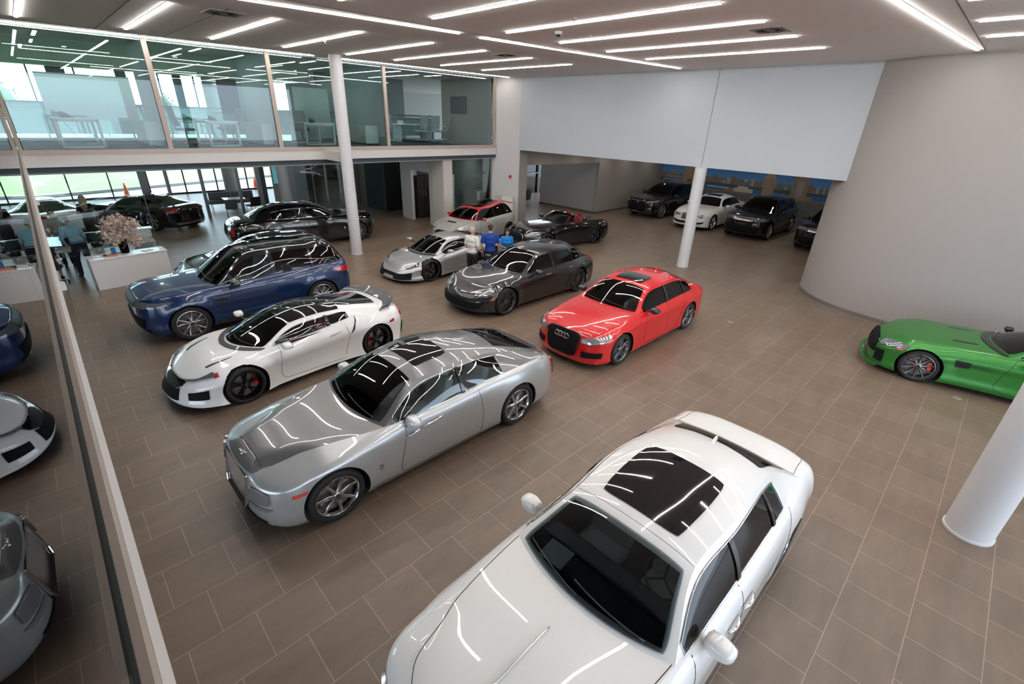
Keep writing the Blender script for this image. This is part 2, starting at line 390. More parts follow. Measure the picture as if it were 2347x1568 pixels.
# inner posts of the lounge glazing
for i, (x, w, m_) in enumerate(((3.45, .28, GREYM), (4.29, .12, GREYM), (5.60, .12, GREYM), (7.10, .12, GREYM), (8.03, .22, GREYM), (8.22, .2, MULL))):
    k = MB(); k.box((x, 21.95, 1.6), (w, .16, 3.2)); S_('trim_%d' % (70+i), k, m_)
k = MB(); k.box((3.5, 21.95, 3.3), (11, .2, .3)); S_('trim_76', k, GREYM)
# round column of the lounge and the wall with the television
def column(name, c, r, z0, z1, label, m=None):
    k = MB(); k.lathe([(r+.015, z0), (r+.015, z0+.03), (r, z0+.035), (r, z1)], (c[0], c[1], 0), 48, cap=False); k.lathe([(0, z1), (r, z1)], (c[0], c[1], 0), 48)
    o = k.build(name, m or mat('column white', (.66,.66,.67), .45), None, True, sharp=40); return tag(o, label, 'column')
column('round_column', (8.95, 21.2), .26, 0, 3.2, 'pale round column beside the wall television in the lounge')
column('round_column', (8.6, 29.2), .35, 0, 6.2, 'pale round column behind the grey lounge sofa by the far window')
k = MB(); k.box((10.1, 23.6, 1.6), (1.75, .15, 3.2), rz=-.14); S_('wall_lounge', k, mat('lounge wall', (.50,.50,.53), .6))
wallbox('wall_wood', 10.95, 12.0, 23.4, 23.5, 0, 3.2, mat('dark brown wood panel', (.09,.065,.05), .35, var=.3, vscale=3))
wallbox('wall_wood_black', 12.05, 12.66, 23.2, 23.4, 0, 3.2, DARKW)
pane('window_31', (9.9, 22.3), (12.3, 21.6), 0, 3.1, .012, GLASSC)
k = MB(); k.box((10.75, 22.05, 1.55), (.03, .03, 3.1)); S_('trim_77', k, mat('steel edge', (.6,.6,.6), .3, .8))
# corridor beyond, dark core block
wallbox('wall_core', 13.15, 14.25, 18.8, 18.95, 0, 3.2, DARKW)
wallbox('wall_core_side', 13.05, 13.17, 18.8, 20.7, 0, 3.2, SLATE)
wallbox('wall_corridor', 13.2, 13.35, 20.9, 24.0, 0, 3.2, mat('corridor grey', (.22,.21,.20), .6))
wallbox('wall_corridor_white', 12.75, 12.9, 23.6, 26.2, 0, 3.2, WHITE)
wallbox('wall_corridor_end', 13.0, 17.5, 26.2, 26.35, 0, 3.2, GREYW)
k = MB(); k.box((13.13, 22.2, 1.05), (.05, .9, 2.1)); S_('door_1', k, mat('grey door', (.17,.165,.16), .5))
# white wall with the opening to the lounge office
wallbox('wall_white_a', 13.1, 13.25, 16.25, 17.15, 0, 3.02, WHITE); wallbox('wall_white_b', 13.1, 13.25, 14.3, 14.75, 0, 3.02, WHITE)
wallbox('wall_white_c', 13.1, 13.25, 14.75, 16.25, 2.33, 3.02, WHITE)
wallbox('wall_white_end', 13.12, 13.9, 17.0, 17.15, 0, 3.02, WHITE)
wallbox('wall_pier', 12.97, 13.46, 13.45, 14.3, 0, 3.0, mat('warm white wall', (.60,.56,.52), .6))
pane('window_32', (13.5, 13.5), (15.85, 13.5), 0, 3.02, .012, GLASS)
wallbox('wall_office_right', 15.75, 15.9, 13.45, 18.4, 0, 3.02, mat('grey green wall', (.26,.28,.28), .6))
wallbox('wall_office_rear', 14.9, 15.9, 18.3, 18.4, 0, 3.02, mat('grey green wall', (.26,.28,.28), .6))
pane('window_33', (14.55, 19.4), (17.3, 19.4), .4, 2.6, .02, translucent('blue daylight blind', (.35,.6,.8), .8))
# white pier face between the offices and the far bay
poly_wall('wall_pier_face', [(16.38, 12.22), (15.82, 13.45), (15.82, 17.3)], 0, ZC, -.4, WHITE)
# high header wall over the far bay
HX = 16.35
wallbox('wall_header', HX, HX+.5, -.9, 12.24, 3.4, ZC, COOLW)
k = MB(); k.box((HX-.002, 3.55, 4.84), (.008, .012, 2.86)); S_('trim_80', k, SEAM)
wallbox('wall_jamb', 16.45, 16.95, 12.24, 12.75, 0, 3.4, TAUPE)
# far bay
k = MB(); k.box((23, 4.5, 3.46), (13.2, 16.5, .12)); S_('ceiling_bay', k, CEIL)
wallbox('wall_bay_left', 22.3, 29.2, 12.0, 12.2, 0, 3.4, TAUPE)
poly_wall('wall_bulkhead', [(22.3, 12.0), (16.8, 12.55)], 2.70, 3.4, -.15, TAUPE)
wallbox('wall_side_room', 22.3, 22.5, 12.2, 16.25, 0, 3.4, GREYW)
wallbox('wall_side_room_far', 22.5, 26.0, 16.25, 16.4, 0, 3.4, GREYW)
wallbox('wall_side_room_left', 16.9, 17.1, 12.75, 19, 0, 3.4, GREYW)
pane('window_34', (21.0, 19.6), (27.0, 19.6), 0, 3.2, .012, GLASSC)
for i, x in enumerate((23.1, 24.3, 25.6)): k = MB(); k.box((x, 19.5, 1.6), (.08, .1, 3.2)); S_('trim_%d' % (81+i), k, GREYM)
k = MB(); k.box((24, 19.5, 1.35), (6, .1, .06)); S_('trim_84', k, GREYM)
wallbox('wall_bay_right', 17.0, 29.2, -3.2, -3.0, 0, 3.4, TAUPE)
for i, (a, b) in enumerate((((22.3, 11.985), (29.1, 11.985)), ((22.285, 12.0), (22.285, 16.25)))):
    k = MB(); d = Vector((b[0]-a[0], b[1]-a[1], 0)); k.box(((a[0]+b[0])/2, (a[1]+b[1])/2, .05), (d.length, .03, .10), rz=math.atan2(d.y, d.x)); S_('baseboard_%s' % ('left', 'side')[i], k, mat('brown baseboard', (.12,.09,.07), .6))
# curved wall at the right
def spline(P, n=8):
    t = np.arange(len(P)); f = np.linspace(0, len(P)-1, n*(len(P)-1)+1); P = np.array(P, float); return [(float(a), float(b)) for a, b in zip(crom(t, P[:, 0], f), crom(t, P[:, 1], f))]
curve_pts = [(19.5,-.15),(18.2,-.05),(17.3,-.12),(16.62,-.45),(16.05,-1.02),(15.68,-1.8),(15.48,-2.8),(15.35,-4.0),(15.3,-5.6),(15.5,-8),(16.2,-11),(17.4,-13.8)]
cp = None
cp = spline(curve_pts)
poly_wall('wall_curved', cp, 0, ZC, .25, mat('curved wall paint', (.38,.36,.345), .6, var=.02, vscale=2), True)
k = MB(); G0 = [(x, y) for x, y in cp]
V = []; 
for (x, y), (x2, y2) in zip(cp, cp[1:]):
    d = Vector((x2-x, y2-y)).normalized(); nrm = Vector((d.y, -d.x))*.012
    k.quad((x+nrm.x, y+nrm.y, 0), (x2+nrm.x, y2+nrm.y, 0), (x2+nrm.x, y2+nrm.y, .10), (x+nrm.x, y+nrm.y, .10)); k.quad((x+nrm.x, y+nrm.y, .10), (x2+nrm.x, y2+nrm.y, .10), (x2, y2, .10), (x, y, .10))
S_('baseboard_curved', k, mat('brushed steel base', (.35,.35,.36), .3, .8))
# mural: printed city panorama, flat on the far wall of the bay
def mural():
    Y0, Y1, Z1 = -3.0, 12.0, 3.4; ny, nz = 420, 96; rnd = random.Random(3)
    sky_t = np.array((.03,.15,.50)); sky_b = np.array((.10,.30,.62))
    img = np.zeros((nz, ny, 3)); Yc = Y1-(np.arange(ny)+.5)/ny*(Y1-Y0); Zc = (np.arange(nz)+.5)/nz*Z1
    for i, z in enumerate(Zc): img[i, :] = sky_b+(sky_t-sky_b)*min(1, max(0, (z-1.9)/1.2))
    def rect(y0, y1, z0, z1, c, j=.15):
        a = (Yc >= min(y0, y1)) & (Yc <= max(y0, y1)); b = (Zc >= z0) & (Zc <= z1)
        for i in np.where(b)[0]:
            for q in np.where(a)[0]: img[i, q] = np.array(c)*(1+rnd.uniform(-j, j))
    rect(-3, 12, 1.62, 1.98, (.20,.17,.14), .5); rect(-3, 12, 1.5, 1.66, (.06,.09,.09), .4); rect(-3, 12, 1.25, 1.5, (.26,.19,.13), .35); rect(-3, 12, 0, 1.25, (.15,.16,.16), .3)
    for _ in range(60):
        y = rnd.uniform(-3, 12); w = rnd.uniform(.08, .35); rect(y, y+w, 1.7, rnd.uniform(1.85, 2.12), rnd.choice(((.35,.32,.27), (.10,.22,.24), (.22,.16,.12), (.30,.36,.38))), .2)
    for y0, y1, z0, z1 in ((6.6, 4.7, 1.28, 1.52), (9.2, 7.9, 1.3, 1.55), (3.2, 1.9, 1.30, 1.55)): rect(y0, y1, z0, z1, (.03,.14,.36), .15)
    for s in range(9): rect(11.15+.75-s*.085, 11.15-.75+s*.085, 1.48+s*.085, 1.56+s*.085, (.30,.32,.31) if s % 2 else (.16,.18,.19), .15)
    rect(11.7, 10.6, 1.1, 1.5, (.04,.05,.05), .3)
    rect(10.5, 9.55, 1.1, 3.4, (.34,.24,.16), .2); rect(10.2, 9.9, 1.3, 1.7, (.12,.09,.07), .2); rect(10.15, 9.8, 1.0, 1.45, (.45,.05,.03), .2)
    rect(5.75, 5.15, 1.2, 2.15, (.36,.26,.17), .25)
    for s in range(6): rect(5.75-s*.04, 5.15+s*.04, 2.15+s*.08, 2.23+s*.08, (.42,.33,.24), .2)
    rect(4.3, 3.5, 1.2, 3.4, (.27,.22,.17), .25); rect(4.05, 3.7, 1.4, 2.2, (.36,.30,.24), .2)
    rect(7.3, 6.2, 1.32, 1.52, (.55,.50,.42), .08); rect(7.1, 6.5, 1.52, 1.64, (.60,.55,.47), .08); rect(8.9, 7.6, 1.42, 1.47, (.5,.5,.5), .1)
    V = []; F = []
    for i in range(nz+1):
        for j in range(ny+1): V.append((29.08, Y1-(Y1-Y0)*j/ny, Z1*i/nz))
    for i in range(nz):
        for j in range(ny): F.append((i*(ny+1)+j, (i+1)*(ny+1)+j, (i+1)*(ny+1)+j+1, i*(ny+1)+j+1))
    o = mk('wall_mural', V, F, None, None, False); at = o.data.color_attributes.new('print', 'FLOAT_COLOR', 'CORNER')
    col = np.repeat(np.concatenate([img.reshape(-1, 3), np.ones((nz*ny, 1))], 1), 4, 0).astype(np.float32); at.data.foreach_set('color', col.ravel())
    m = bpy.data.materials.new('printed mural'); m.use_nodes = True; b = m.node_tree.nodes['Principled BSDF']; a = m.node_tree.nodes.new('ShaderNodeVertexColor'); a.layer_name = 'print'
    m.node_tree.links.new(a.outputs[0], b.inputs['Base Color']); b.inputs['Roughness'].default_value = .45; o.data.materials.append(m); o['kind'] = 'structure'
mural()
wallbox('wall_bay_back', 29.12, 29.3, -3.2, 12.2, 0, 3.4, GREYW)
# showroom columns
column('round_column', (7.92, 12.02), .195, 0, ZC, 'white round column rising through the beam in front of the glazed offices')
column('round_column', (16.33, 3.53), .195, 0, 3.4, 'white round column under the high grey-blue header wall')
column('round_column', (7.66, -5.02), .245, 0, ZC, 'thick white round column at the right edge, leaning into the picture')
k = MB(); k.box((7.93, 12.75, 3.31), (.42, 1.15, .30)); S_('trim_90', k, mat('fascia white', (.66,.63,.60), .5))
# ceiling light lines
LITE = mat('light line', (1,1,1), emit=(1.0,.95,.90), es=40.0); LBODY = mat('light trim', (.6,.6,.6), .5)
def strip(a, b, label, group):
    d = Vector((b[0]-a[0], b[1]-a[1], 0)); c = ((a[0]+b[0])/2, (a[1]+b[1])/2)
    root = empty('ceiling_light', (c[0], c[1], ZC), math.atan2(d.y, d.x), label, 'ceiling light', group)
    k = MB(); k.box((0, 0, -.004), (d.length+.02, .085, .008)); k.build('light_trim', LBODY, root)
    k = MB(); k.box((0, 0, -.014), (d.length, .062, .018)); k.build('diffuser', LITE, root)
for x, y0, y1 in [(.85, 7.3, 11.9), (2.69, 7.22, 11.75), (4.45, 7.11, 11.65), (6.22, 7.07, 11.54), (8.05, 7.02, 11.47), (9.68, 6.94, 11.41), (11.44, 6.93, 11.3), (13.25, 6.95, 11.2)]:
    strip((x, y0), (x, y1), 'straight white light line in the near row above the glazed offices', 'short light lines before the glazed offices')
for x, y0, y1 in [(4.45, -.2, 4.45), (6.23, -.15, 4.43), (8.05, -.12, 4.38), (9.7, -.14, 4.35), (11.45, -.12, 4.29), (13.23, -.13, 4.25), (2.7, -.2, 4.5)]:
    strip((x, y0), (x, y1), 'straight white light line in the row above the middle of the showroom', 'short light lines over the middle of the showroom')
for x, y0, y1 in [(4.45, -7.3, -2.75), (6.2, -7.3, -2.75), (8.0, -7.3, -2.74), (9.7, -7.3, -2.73), (11.45, -7.3, -2.73), (13.18, -7.2, -2.72)]:
    strip((x, y0), (x, y1), 'straight white light line at the upper right corner of the ceiling', 'short light lines at the right of the ceiling')
for a, b, l in [((1.0, 6.03), (7.55, 5.33), 'long light line crossing the top left of the ceiling'), ((8.18, 5.39), (15.7, 4.57), 'long light line ending at the middle of the header wall'), ((3.5, -1.55), (15.02, -2.49), 'long light line ending at the curved wall'),
    ((.6, 13.0), (7.6, 12.82), 'long light line along the head of the left offices'), ((8.15, 12.80), (15.9, 12.55), 'long light line along the head of the right offices')]: strip(a, b, l, None)
# small lights inside the offices and under the mezzanine
def short(x, y, z, ln, rz, label, group):
    root = empty('ceiling_light', (x, y, z), rz, label, 'ceiling light', group); k = MB(); k.box((0, 0, -.01), (ln+.03, .10, .02)); k.build('light_trim', LBODY, root); k = MB(); k.box((0, 0, -.02), (ln, .07, .012)); k.build('diffuser', LITE, root)
for x, y in ((1.2, 14.9), (4.8, 14.9), (8.3, 15.0), (11.9, 15.3), (13.9, 15.3)): short(x, y, ZC, 1.2, math.pi/2, 'short light line in an office ceiling behind the green glass', 'office ceiling lights')
for x, y in ((1.0, 19.5), (4.5, 19.5), (8.0, 19.5), (11.5, 18.2)): short(x, y, ZC, 1.2, math.pi/2, 'short light line over the walkway behind the offices', 'walkway ceiling lights')
# downlights in the far bay and beneath the mezzanine
DL = mat('downlight lens', (1,1,1), emit=(1.0,.95,.88), es=260.0)
def down(x, y, z, label, group, r=.055):
    root = empty('downlight', (x, y, z), 0, label, 'downlight', group)
    k = MB(); k.lathe([(r, 0), (r+.02, -.004), (r+.02, 0)], (0, 0, 0), 16); k.lathe([(r, 0), (r, -.006)], (0, 0, 0), 16); k.build('trim_ring', LBODY, root, True); k = MB(); k.lathe([(0, -.004), (r, -.004)], (0, 0, 0), 16); k.build('lens', DL, root)
for x in (18.2, 20.4, 22.6, 24.8, 27.2):
    for y in (.9, 3.6, 6.3, 9.0, 11.2): down(x, y, 3.4, 'round recessed downlight over the cars in the far bay', 'far bay downlights')
for x, y in ((2, 15), (5, 15), (8, 15), (11, 15), (2, 18.5), (5, 18.5), (8, 18.5), (11, 18.5), (13.9, 15.0), (15, 15.0)): down(x, y, 3.02 if y < 17.3 else ZC, 'round downlight in the soffit behind the fascia', 'soffit downlights')
# ceiling fittings
def vent(x, y):
    root = empty('ceiling_vent', (x, y, ZC), 0, 'square swirl air diffuser near (%s)' % ('the long light line' if x < 5 else 'the header wall'), 'air vent'); k = MB(); k.box((0, 0, -.006), (.6, .6, .012)); k.build('frame', mat('vent plate', (.36,.36,.35), .6), root)
    k = MB()
    for i in range(16):
        a = 2*math.pi*i/16; k.box((.17*math.cos(a), .17*math.sin(a), -.014), (.17, .022, .006), rz=a+.35)
    k.build('slat', mat('vent slot', (.02,.02,.02), .8), root); return root
v = vent(3.6, 7.45); v['label'] = 'square swirl air diffuser at the upper left of the ceiling'
v = vent(10.6, .08); v['label'] = 'square swirl air diffuser at the upper right of the ceiling'
v = vent(10.66, 7.18); v['label'] = 'square swirl air diffuser in the middle of the ceiling'
r = empty('security_camera', (8.6, 3.45, ZC), 0, 'small dark dome camera on the ceiling between two light lines', 'security camera')
k = MB(); k.lathe([(.075, 0), (.07, -.04), (.055, -.05)], n=20); k.build('housing', mat('camera white', (.6,.6,.6), .5), r, True); k = MB(); k.sph((0, 0, -.05), (.055, .055, .05), 16, 8); k.build('dome', BLACKGLOSS if 'BLACKGLOSS' in globals() else DARKW, r, True)
for (x, y, l) in ((6.4, 9.3, 'near left'), (7.7, 2.3, 'upper middle'), (9.3, 3.2, 'middle right')):
    o = MB(); o.lathe([(.045, 0), (.04, -.02), (.012, -.03), (.012, -.06), (0, -.06)], (x, y, ZC), 14); tag(o.build('sprinkler', LBODY, None, True), 'tiny fire sprinkler head in the %s of the ceiling' % l, 'sprinkler')
# things fixed to the pier
k = MB(); k.rbox((0, 0, 0), (.12, .05, .13), .01, 2); o = k.build('fire_alarm', mat('alarm red', (.55,.03,.02), .4), None, loc=(16.155, 12.56, 2.23), rot=(0, 0, math.atan2(13.45-12.22, 15.82-16.38)+math.pi)); tag(o, 'small red fire alarm device on the white pier', 'fire alarm')
r = empty('wall_cabinet', (16.10, 12.55, .64), math.atan2(13.45-12.22, 15.82-16.38)+math.pi, 'plain white box mounted low on the white pier', 'wall box')
k = MB(); k.rbox((0, -.10, .35), (.55, .26, .70), .015, 2); k.build('cabinet_body', mat('box white', (.72,.71,.69), .5), r); 
# television upstairs and down
def tv(loc, rz, w, h, label, scr):
    r = empty('television', loc, rz, label, 'television'); k = MB(); k.box((0, 0, 0), (w, .05, h)); k.build('casing', DARKW, r); k = MB(); k.box((0, -.028, 0), (w-.05, .006, h-.05)); k.build('screen', scr, r); return r
tv((15.66, 15.75, 5.18), -math.pi/2, 1.2, .72, 'black wall television in the upstairs conference room', mat('screen off', (.01,.012,.016), .08, coat=1.0))
tv((9.45, 23.42, 1.75), 0, .55, 1.25, 'upright display on the lounge wall beside the round column', mat('screen lit', (.05,.25,.3), .1, emit=(.15,.45,.5), es=.5))
# ---------------------------------------------------------------- outside the far windows
LEAF = [mat('hedge leaf %s' % n, c, .8, var=.3, vscale=3) for n, c in (('mid', (.05,.12,.03)), ('dark', (.03,.08,.03)), ('pale', (.10,.18,.06)))]
def leafball(name, c, d, n, m, label, cat, group, sz=.22, trunk=0):
    rnd = random.Random(int(c[0]*97+c[1]*31)); k = MB()
    for _ in range(n):
        a = rnd.uniform(0, 6.283); ph = math.acos(rnd.uniform(-1, 1)); q = rnd.uniform(.6, 1.0)
        p = Vector((d[0]*q*math.sin(ph)*math.cos(a), d[1]*q*math.sin(ph)*math.sin(a), d[2]*q*math.cos(ph)))
        M = Euler((rnd.uniform(0, 6), rnd.uniform(0, 6), rnd.uniform(0, 6))).to_matrix(); s = sz*rnd.uniform(.6, 1.3)
        V = [tuple(M @ Vector(v)*s+p) for v in ((-.5, 0, 0), (0, -.28, .06), (.5, 0, 0), (0, .28, .06))]; k.add(V, [(0, 1, 2, 3)])
    k.sph((0, 0, 0), (d[0]*.75, d[1]*.75, d[2]*.75), 14, 9)
    r = empty(name, (c[0], c[1], c[2]), 0, label, cat, group); k.build('foliage', m, r, True).location = (0, 0, d[2]+trunk)
    if trunk:
        t = MB(); t.tube([(0, 0, -.3), (.05, .02, trunk*.6), (0, 0, trunk+d[2]*.5)], [.2, .16, .1], 8); t.build('trunk', mat('bark', (.10,.07,.05), .9), r, True)
    return r
rnd = random.Random(5)
for i in range(8): leafball('shrub', (-1.2+i*2.15, 50+rnd.uniform(-.3, .3), .07), (.98, .9, .75+rnd.uniform(0, .25)), 420, LEAF[i % 2], 'rounded green shrub in the hedge beyond the lawn', 'shrub', 'hedge shrubs beyond the lawn')
for i, (x, y, z, r_) in enumerate(((-9, 82, 1, 2.6), (-1, 96, 1, 2.9), (11, 104, 1, 2.7), (18, 98, 1, 2.6), (27, 92, 1, 2.7))): leafball('tree', (x, y, .36), (r_, r_, r_*.95), 520, LEAF[(i+1) % 3], 'leafy tree seen through the upper windows', 'tree', 'trees beyond the lawn', .42, 1.6)
def cone(c, label):
    r = empty('traffic_cone', (c[0], c[1], -.07), 0, label, 'traffic cone'); k = MB(); k.box((0, 0, .02), (.36, .36, .04)); k.build('base', mat('cone orange', (.75,.13,.03), .6), r); k = MB(); k.lathe([(.14, .04), (.03, .72), (0, .72)], n=20); k.build('cone_body', mat('cone orange', (.75,.13,.03), .6), r, True)
cone((3.72, 31.6), 'orange traffic cone outside, above the black saloon with the red tail lamp'); cone((10.6, 31.3), 'orange traffic cone outside, right of the lounge sofa')
r = empty('building', (-7.5, 75, .06), 0, 'dark glazed building beyond the trees at the far left', 'building'); k = MB(); k.box((0, 0, 7), (13, 8, 14)); k.build('facade', mat('dark cladding', (.10,.15,.2), .4), r)
k = MB()
for z in (4, 7.5, 11): k.box((0, -4.05, z), (12.2, .1, .35))
k.build('window_band', mat('pale band', (.6,.65,.7), .4), r)
# ---- cars
class CarShape:
    """x grows from nose (negative) to tail with 0 at the front axle; y is half width; built as one half and mirrored"""
    def __init__(s, sp):
        s.sp = sp; g = sp.get
        s.wb = sp['wb']; s.fo = sp['fo']; s.ro = sp['ro']; s.R = sp['R']
        s.xF = -s.fo; s.xR = s.wb + s.ro
        nf = g('nf', 2.5); nr = g('nr', 3.0); fl = g('fl', .75); rl = g('rl', .7)
        t = np.linspace(0, math.pi/2, 160)
        wf = float(tb(sp['w'], s.xF+fl)); wr = float(tb(sp['w'], s.xR-rl))
        fx = s.xF+fl - fl*np.cos(t)**(2/nf); fy = wf*np.sin(t)**(2/nf)
        rx = s.xR-rl + rl*np.cos(t[::-1])**(2/nr); ry = wr*np.sin(t[::-1])**(2/nr)
        mx = np.linspace(s.xF+fl, s.xR-rl, 160)[1:-1]; my = tb(sp['w'], mx)
        s.ox = np.concatenate([fx, mx, rx]); s.oy = np.concatenate([fy, my, ry])
        d = np.hypot(np.diff(s.ox), np.diff(s.oy)); keep = np.concatenate([[True], d > 1e-6])
        s.ox = s.ox[keep]; s.oy = s.oy[keep]
        s.os = np.concatenate([[0], np.cumsum(np.hypot(np.diff(s.ox), np.diff(s.oy)))])
        s.L = s.os[-1]
        tx = np.gradient(s.ox, s.os); ty = np.gradient(s.oy, s.os)
        for _ in range(6):
            tx[1:-1] = (tx[:-2]+2*tx[1:-1]+tx[2:])/4; ty[1:-1] = (ty[:-2]+2*ty[1:-1]+ty[2:])/4
        ln = np.hypot(tx, ty); s.nx = -ty/ln; s.ny = tx/ln
        s.nx[0] = -1; s.ny[0] = 0; s.nx[-1] = 1; s.ny[-1] = 0
        # curve tangent at start points +y: outward normal is -x
    def sx(s, x): return float(np.interp(x, s.ox, s.os))
    def sy(s, y):
        i = int(np.argmax(s.oy)); return float(np.interp(y, s.oy[:i+1], s.os[:i+1]))
    def ry(s, y):
        i = int(np.argmax(s.ox > s.xR-.69)); yy = s.oy[i:][::-1]; ss = s.os[i:][::-1]
        return float(np.interp(y, yy, ss))
    def zt(s, x): return tb(s.sp['zt'], x)
    def zb(s, x): return tb(s.sp['zb'], x)
    def skirt(s, sg, h, off=0.0):
        sg = np.asarray(sg, float); h = np.asarray(h, float)
        x = np.interp(sg, s.os, s.ox); y = np.interp(sg, s.os, s.oy)
        nx = np.interp(sg, s.os, s.nx); ny = np.interp(sg, s.os, s.ny); q = np.hypot(nx, ny); nx = nx/q; ny = ny/q
        zt = s.zt(x); zb = s.zb(x); z = zb + h*(zt-zb)
        wF = np.clip(-nx, 0, 1)**1.6; wR = np.clip(nx, 0, 1)**1.6; wS = np.clip(1-wF-wR, 0, 1)
        d = wF*tb(s.sp['F'], h) + wR*tb(s.sp['B'], h) + wS*tb(s.sp['S'], h)
        if 'dt' in s.sp: d = d + wS*tb(s.sp['dt'], x)*np.clip((h-.55)/.45, 0, 1)**2
        fl = s.sp.get('flare', .02)
        for k, cx in enumerate((0, s.wb)):
            f = fl if not isinstance(fl, tuple) else fl[k]
            rho = np.hypot(x-cx, z-s.R); Ra = s.R+s.sp.get('gap', .045)
            g = np.clip(1-np.abs(rho-Ra)/.22, 0, 1); g = g*g*(3-2*g)
            d = d - wS*f*g
        d = d - off
        X = x - nx*d; Y = y - ny*d
        if getattr(s, 'cd', None) is not None:
            c = np.clip((h-s.ch)/(1-s.ch), 0, 1)**1.6
            X = X + c*hermite(s.cd[0], s.cd[1], sg)*((sg > s.cd[0][0]-1e-6) & (sg < s.cd[0][-1]+1e-6)); Y = Y + c*hermite(s.cd[0], s.cd[2], sg)*((sg > s.cd[0][0]-1e-6) & (sg < s.cd[0][-1]+1e-6))
        return np.stack([X, np.maximum(Y, 0) if off == 0 else Y, z], -1)
    def hz(s, sg, z):
        x = np.interp(sg, s.os, s.ox); zt = s.zt(x); zb = s.zb(x)
        return np.clip((np.asarray(z)-zb)/(zt-zb), 0, 1)
    def setup(s):
        sp = s.sp
        s.cd = None; s.ch = sp.get('ch', .55)
        if 'crest' in sp:      # [(('y'|'x', v), (x, y)), ...] where the bonnet edge runs in plan
            ks = []; dx = []; dy = []
            for (a, v), t in sp['crest']:
                sg = s.sy(v) if a == 'y' else s.sx(v); P = s.skirt(sg, 1.0); ks.append(sg)
                if t is None: dx.append(0); dy.append(0)
                else: dx.append(t[0]-float(P[0])); dy.append(t[1]-float(P[1]))
            s.cd = (np.array(ks), np.array(dx), np.array(dy))
        s.xA = sp['xA']; s.xC = sp['xC']
        s.sA = s.sx(s.xA); s.sC = s.sx(s.xC)
        PA = s.skirt(s.sA, 1.0); PC = s.skirt(s.sC, 1.0)
        s.cow = sp['cow']; s.rcow = sp['rcow']     # (x, z) of glass bases on the centre line
        K = [(s.cow[0], s.cow[1], PA[0], PA[1], PA[2])] + list(sp['roof']) + [(s.rcow[0], s.rcow[1], PC[0], PC[1], PC[2])]
        K = np.array(K, float)
        cs_ = np.linspace(s.sA-.25, s.sC+.25, 500); s.cx = s.skirt(cs_, 1.0)[:, 0]; s.csg = cs_; o_ = np.maximum.accumulate(s.cx); s.cx = o_+np.arange(500)*1e-9
        du = np.linalg.norm(np.diff(K[:, 2:5], axis=0), axis=1)
        s.ku = np.concatenate([[0], np.cumsum(du)]); s.K = K
        s.uh = s.ku[sp.get('ih', 1)]; s.ur = s.ku[sp.get('ir', len(K)-2)]; s.ue = s.ku[-1]
    def kv(s, c, u):
        return crom(s.ku, s.K[:, c], u)
    def top(s, u, b, off=0.0):
        u = np.asarray(u, float); b = np.asarray(b, float)
        f = u/s.ue; p = 2.4 + 0*f; cr = s.sp.get('pr', 2.4); p = p + (cr-2.4)*np.clip(4*f*(1-f), 0, 1)
        xc, zc, xr, yr, zr = [s.kv(c, u) for c in range(5)]
        P = np.stack([xc+(xr-xc)*b**2, yr*b, zc+(zr-zc)*b**p], -1)
        if off: P = P + s.topn(u, b)*off
        return P
    def topn(s, u, b):
        e = 1e-3; P = s.top(u, b); A = s.top(np.clip(u+e, 0, s.ue), b) - s.top(np.clip(u-e, 0, s.ue), b); B = s.top(u, np.asarray(b)+e) - s.top(u, np.asarray(b)-e)
        N = np.cross(A, B); N /= (np.linalg.norm(N, axis=-1, keepdims=True)+1e-12)
        return np.where(N[..., 2:3] < 0, -N, N)
    def ux(s, x):
        uu = np.linspace(0, s.ue, 400); return float(np.interp(x, s.kv(2, uu), uu))
    def side(s, u, w, off=0.0):
        u = np.asarray(u, float); w = np.asarray(w, float)
        xr, yr, zr = [s.kv(c, u) for c in (2, 3, 4)]
        sg = np.interp(xr, s.cx, s.csg); B = s.skirt(sg, 1.0)
        hgt = np.clip((zr-B[..., 2])/.4, 0, 1)
        P = np.stack([xr + (B[..., 0]-xr)*w, yr+(B[..., 1]-yr)*w, zr+(B[..., 2]-zr)*w], -1)
        P[..., 1] += s.sp.get('sb', .03)*4*w*(1-w)*hgt
        if off: P[..., 1] += off*.9; P[..., 2] += off*.35
        return P
    def hood(s, t, b, off=0.0, deck=False):
        """t 0 at the nose .. 1 at the glass; b 0 centre .. 1 edge"""
        t = np.asarray(t, float); b = np.asarray(b, float)
        if not deck:
            c0 = (s.sy(s.sp['hcy']) if 'hcy' in s.sp else s.sx(s.xF+s.sp.get('hc', .3))); c1 = s.sA; zc = s.sp['zh']; cow = s.cow; p0 = s.sp.get('ph', 3.0); e0 = 0.0
        else:
            c0 = s.sx(s.xR-s.sp.get('dc', .22)); c1 = s.sC; zc = s.sp['zd']; cow = s.rcow; p0 = s.sp.get('pd', 3.0); e0 = s.L
        xs0 = float(s.skirt(c0, 1.0)[0]); xs1 = float(s.skirt(c1, 1.0)[0])
        sg = c0+(c1-c0)*t
        S = s.skirt(sg, 1.0); Fc = s.skirt(e0, 1.0)
        xc = Fc[0] + (cow[0]-Fc[0])*t
        lo, hi = min(Fc[0], cow[0])+.08, max(Fc[0], cow[0])-.08; tab = sorted([(Fc[0], Fc[2])] + [q for q in zc if lo < q[0] < hi] + [(cow[0], cow[1])]); z_c = hermite([a for a, _ in tab], [c for _, c in tab], xc)
        p = p0+(2.4-p0)*t**3
        P = np.stack([xc+(S[..., 0]-xc)*b**2, S[..., 1]*b, z_c+(S[..., 2]-z_c)*b**p], -1)
        # match the leading edge to the bumper outline
        S0 = s.skirt(c0, 1.0); yy = S0[1]*b
        se = np.linspace(min(e0, c0), max(e0, c0), 120); E = s.skirt(se, 1.0); o = np.argsort(E[:, 1])
        ex = np.interp(yy, E[o, 1], E[o, 0]); ez = np.interp(yy, E[o, 1], E[o, 2])
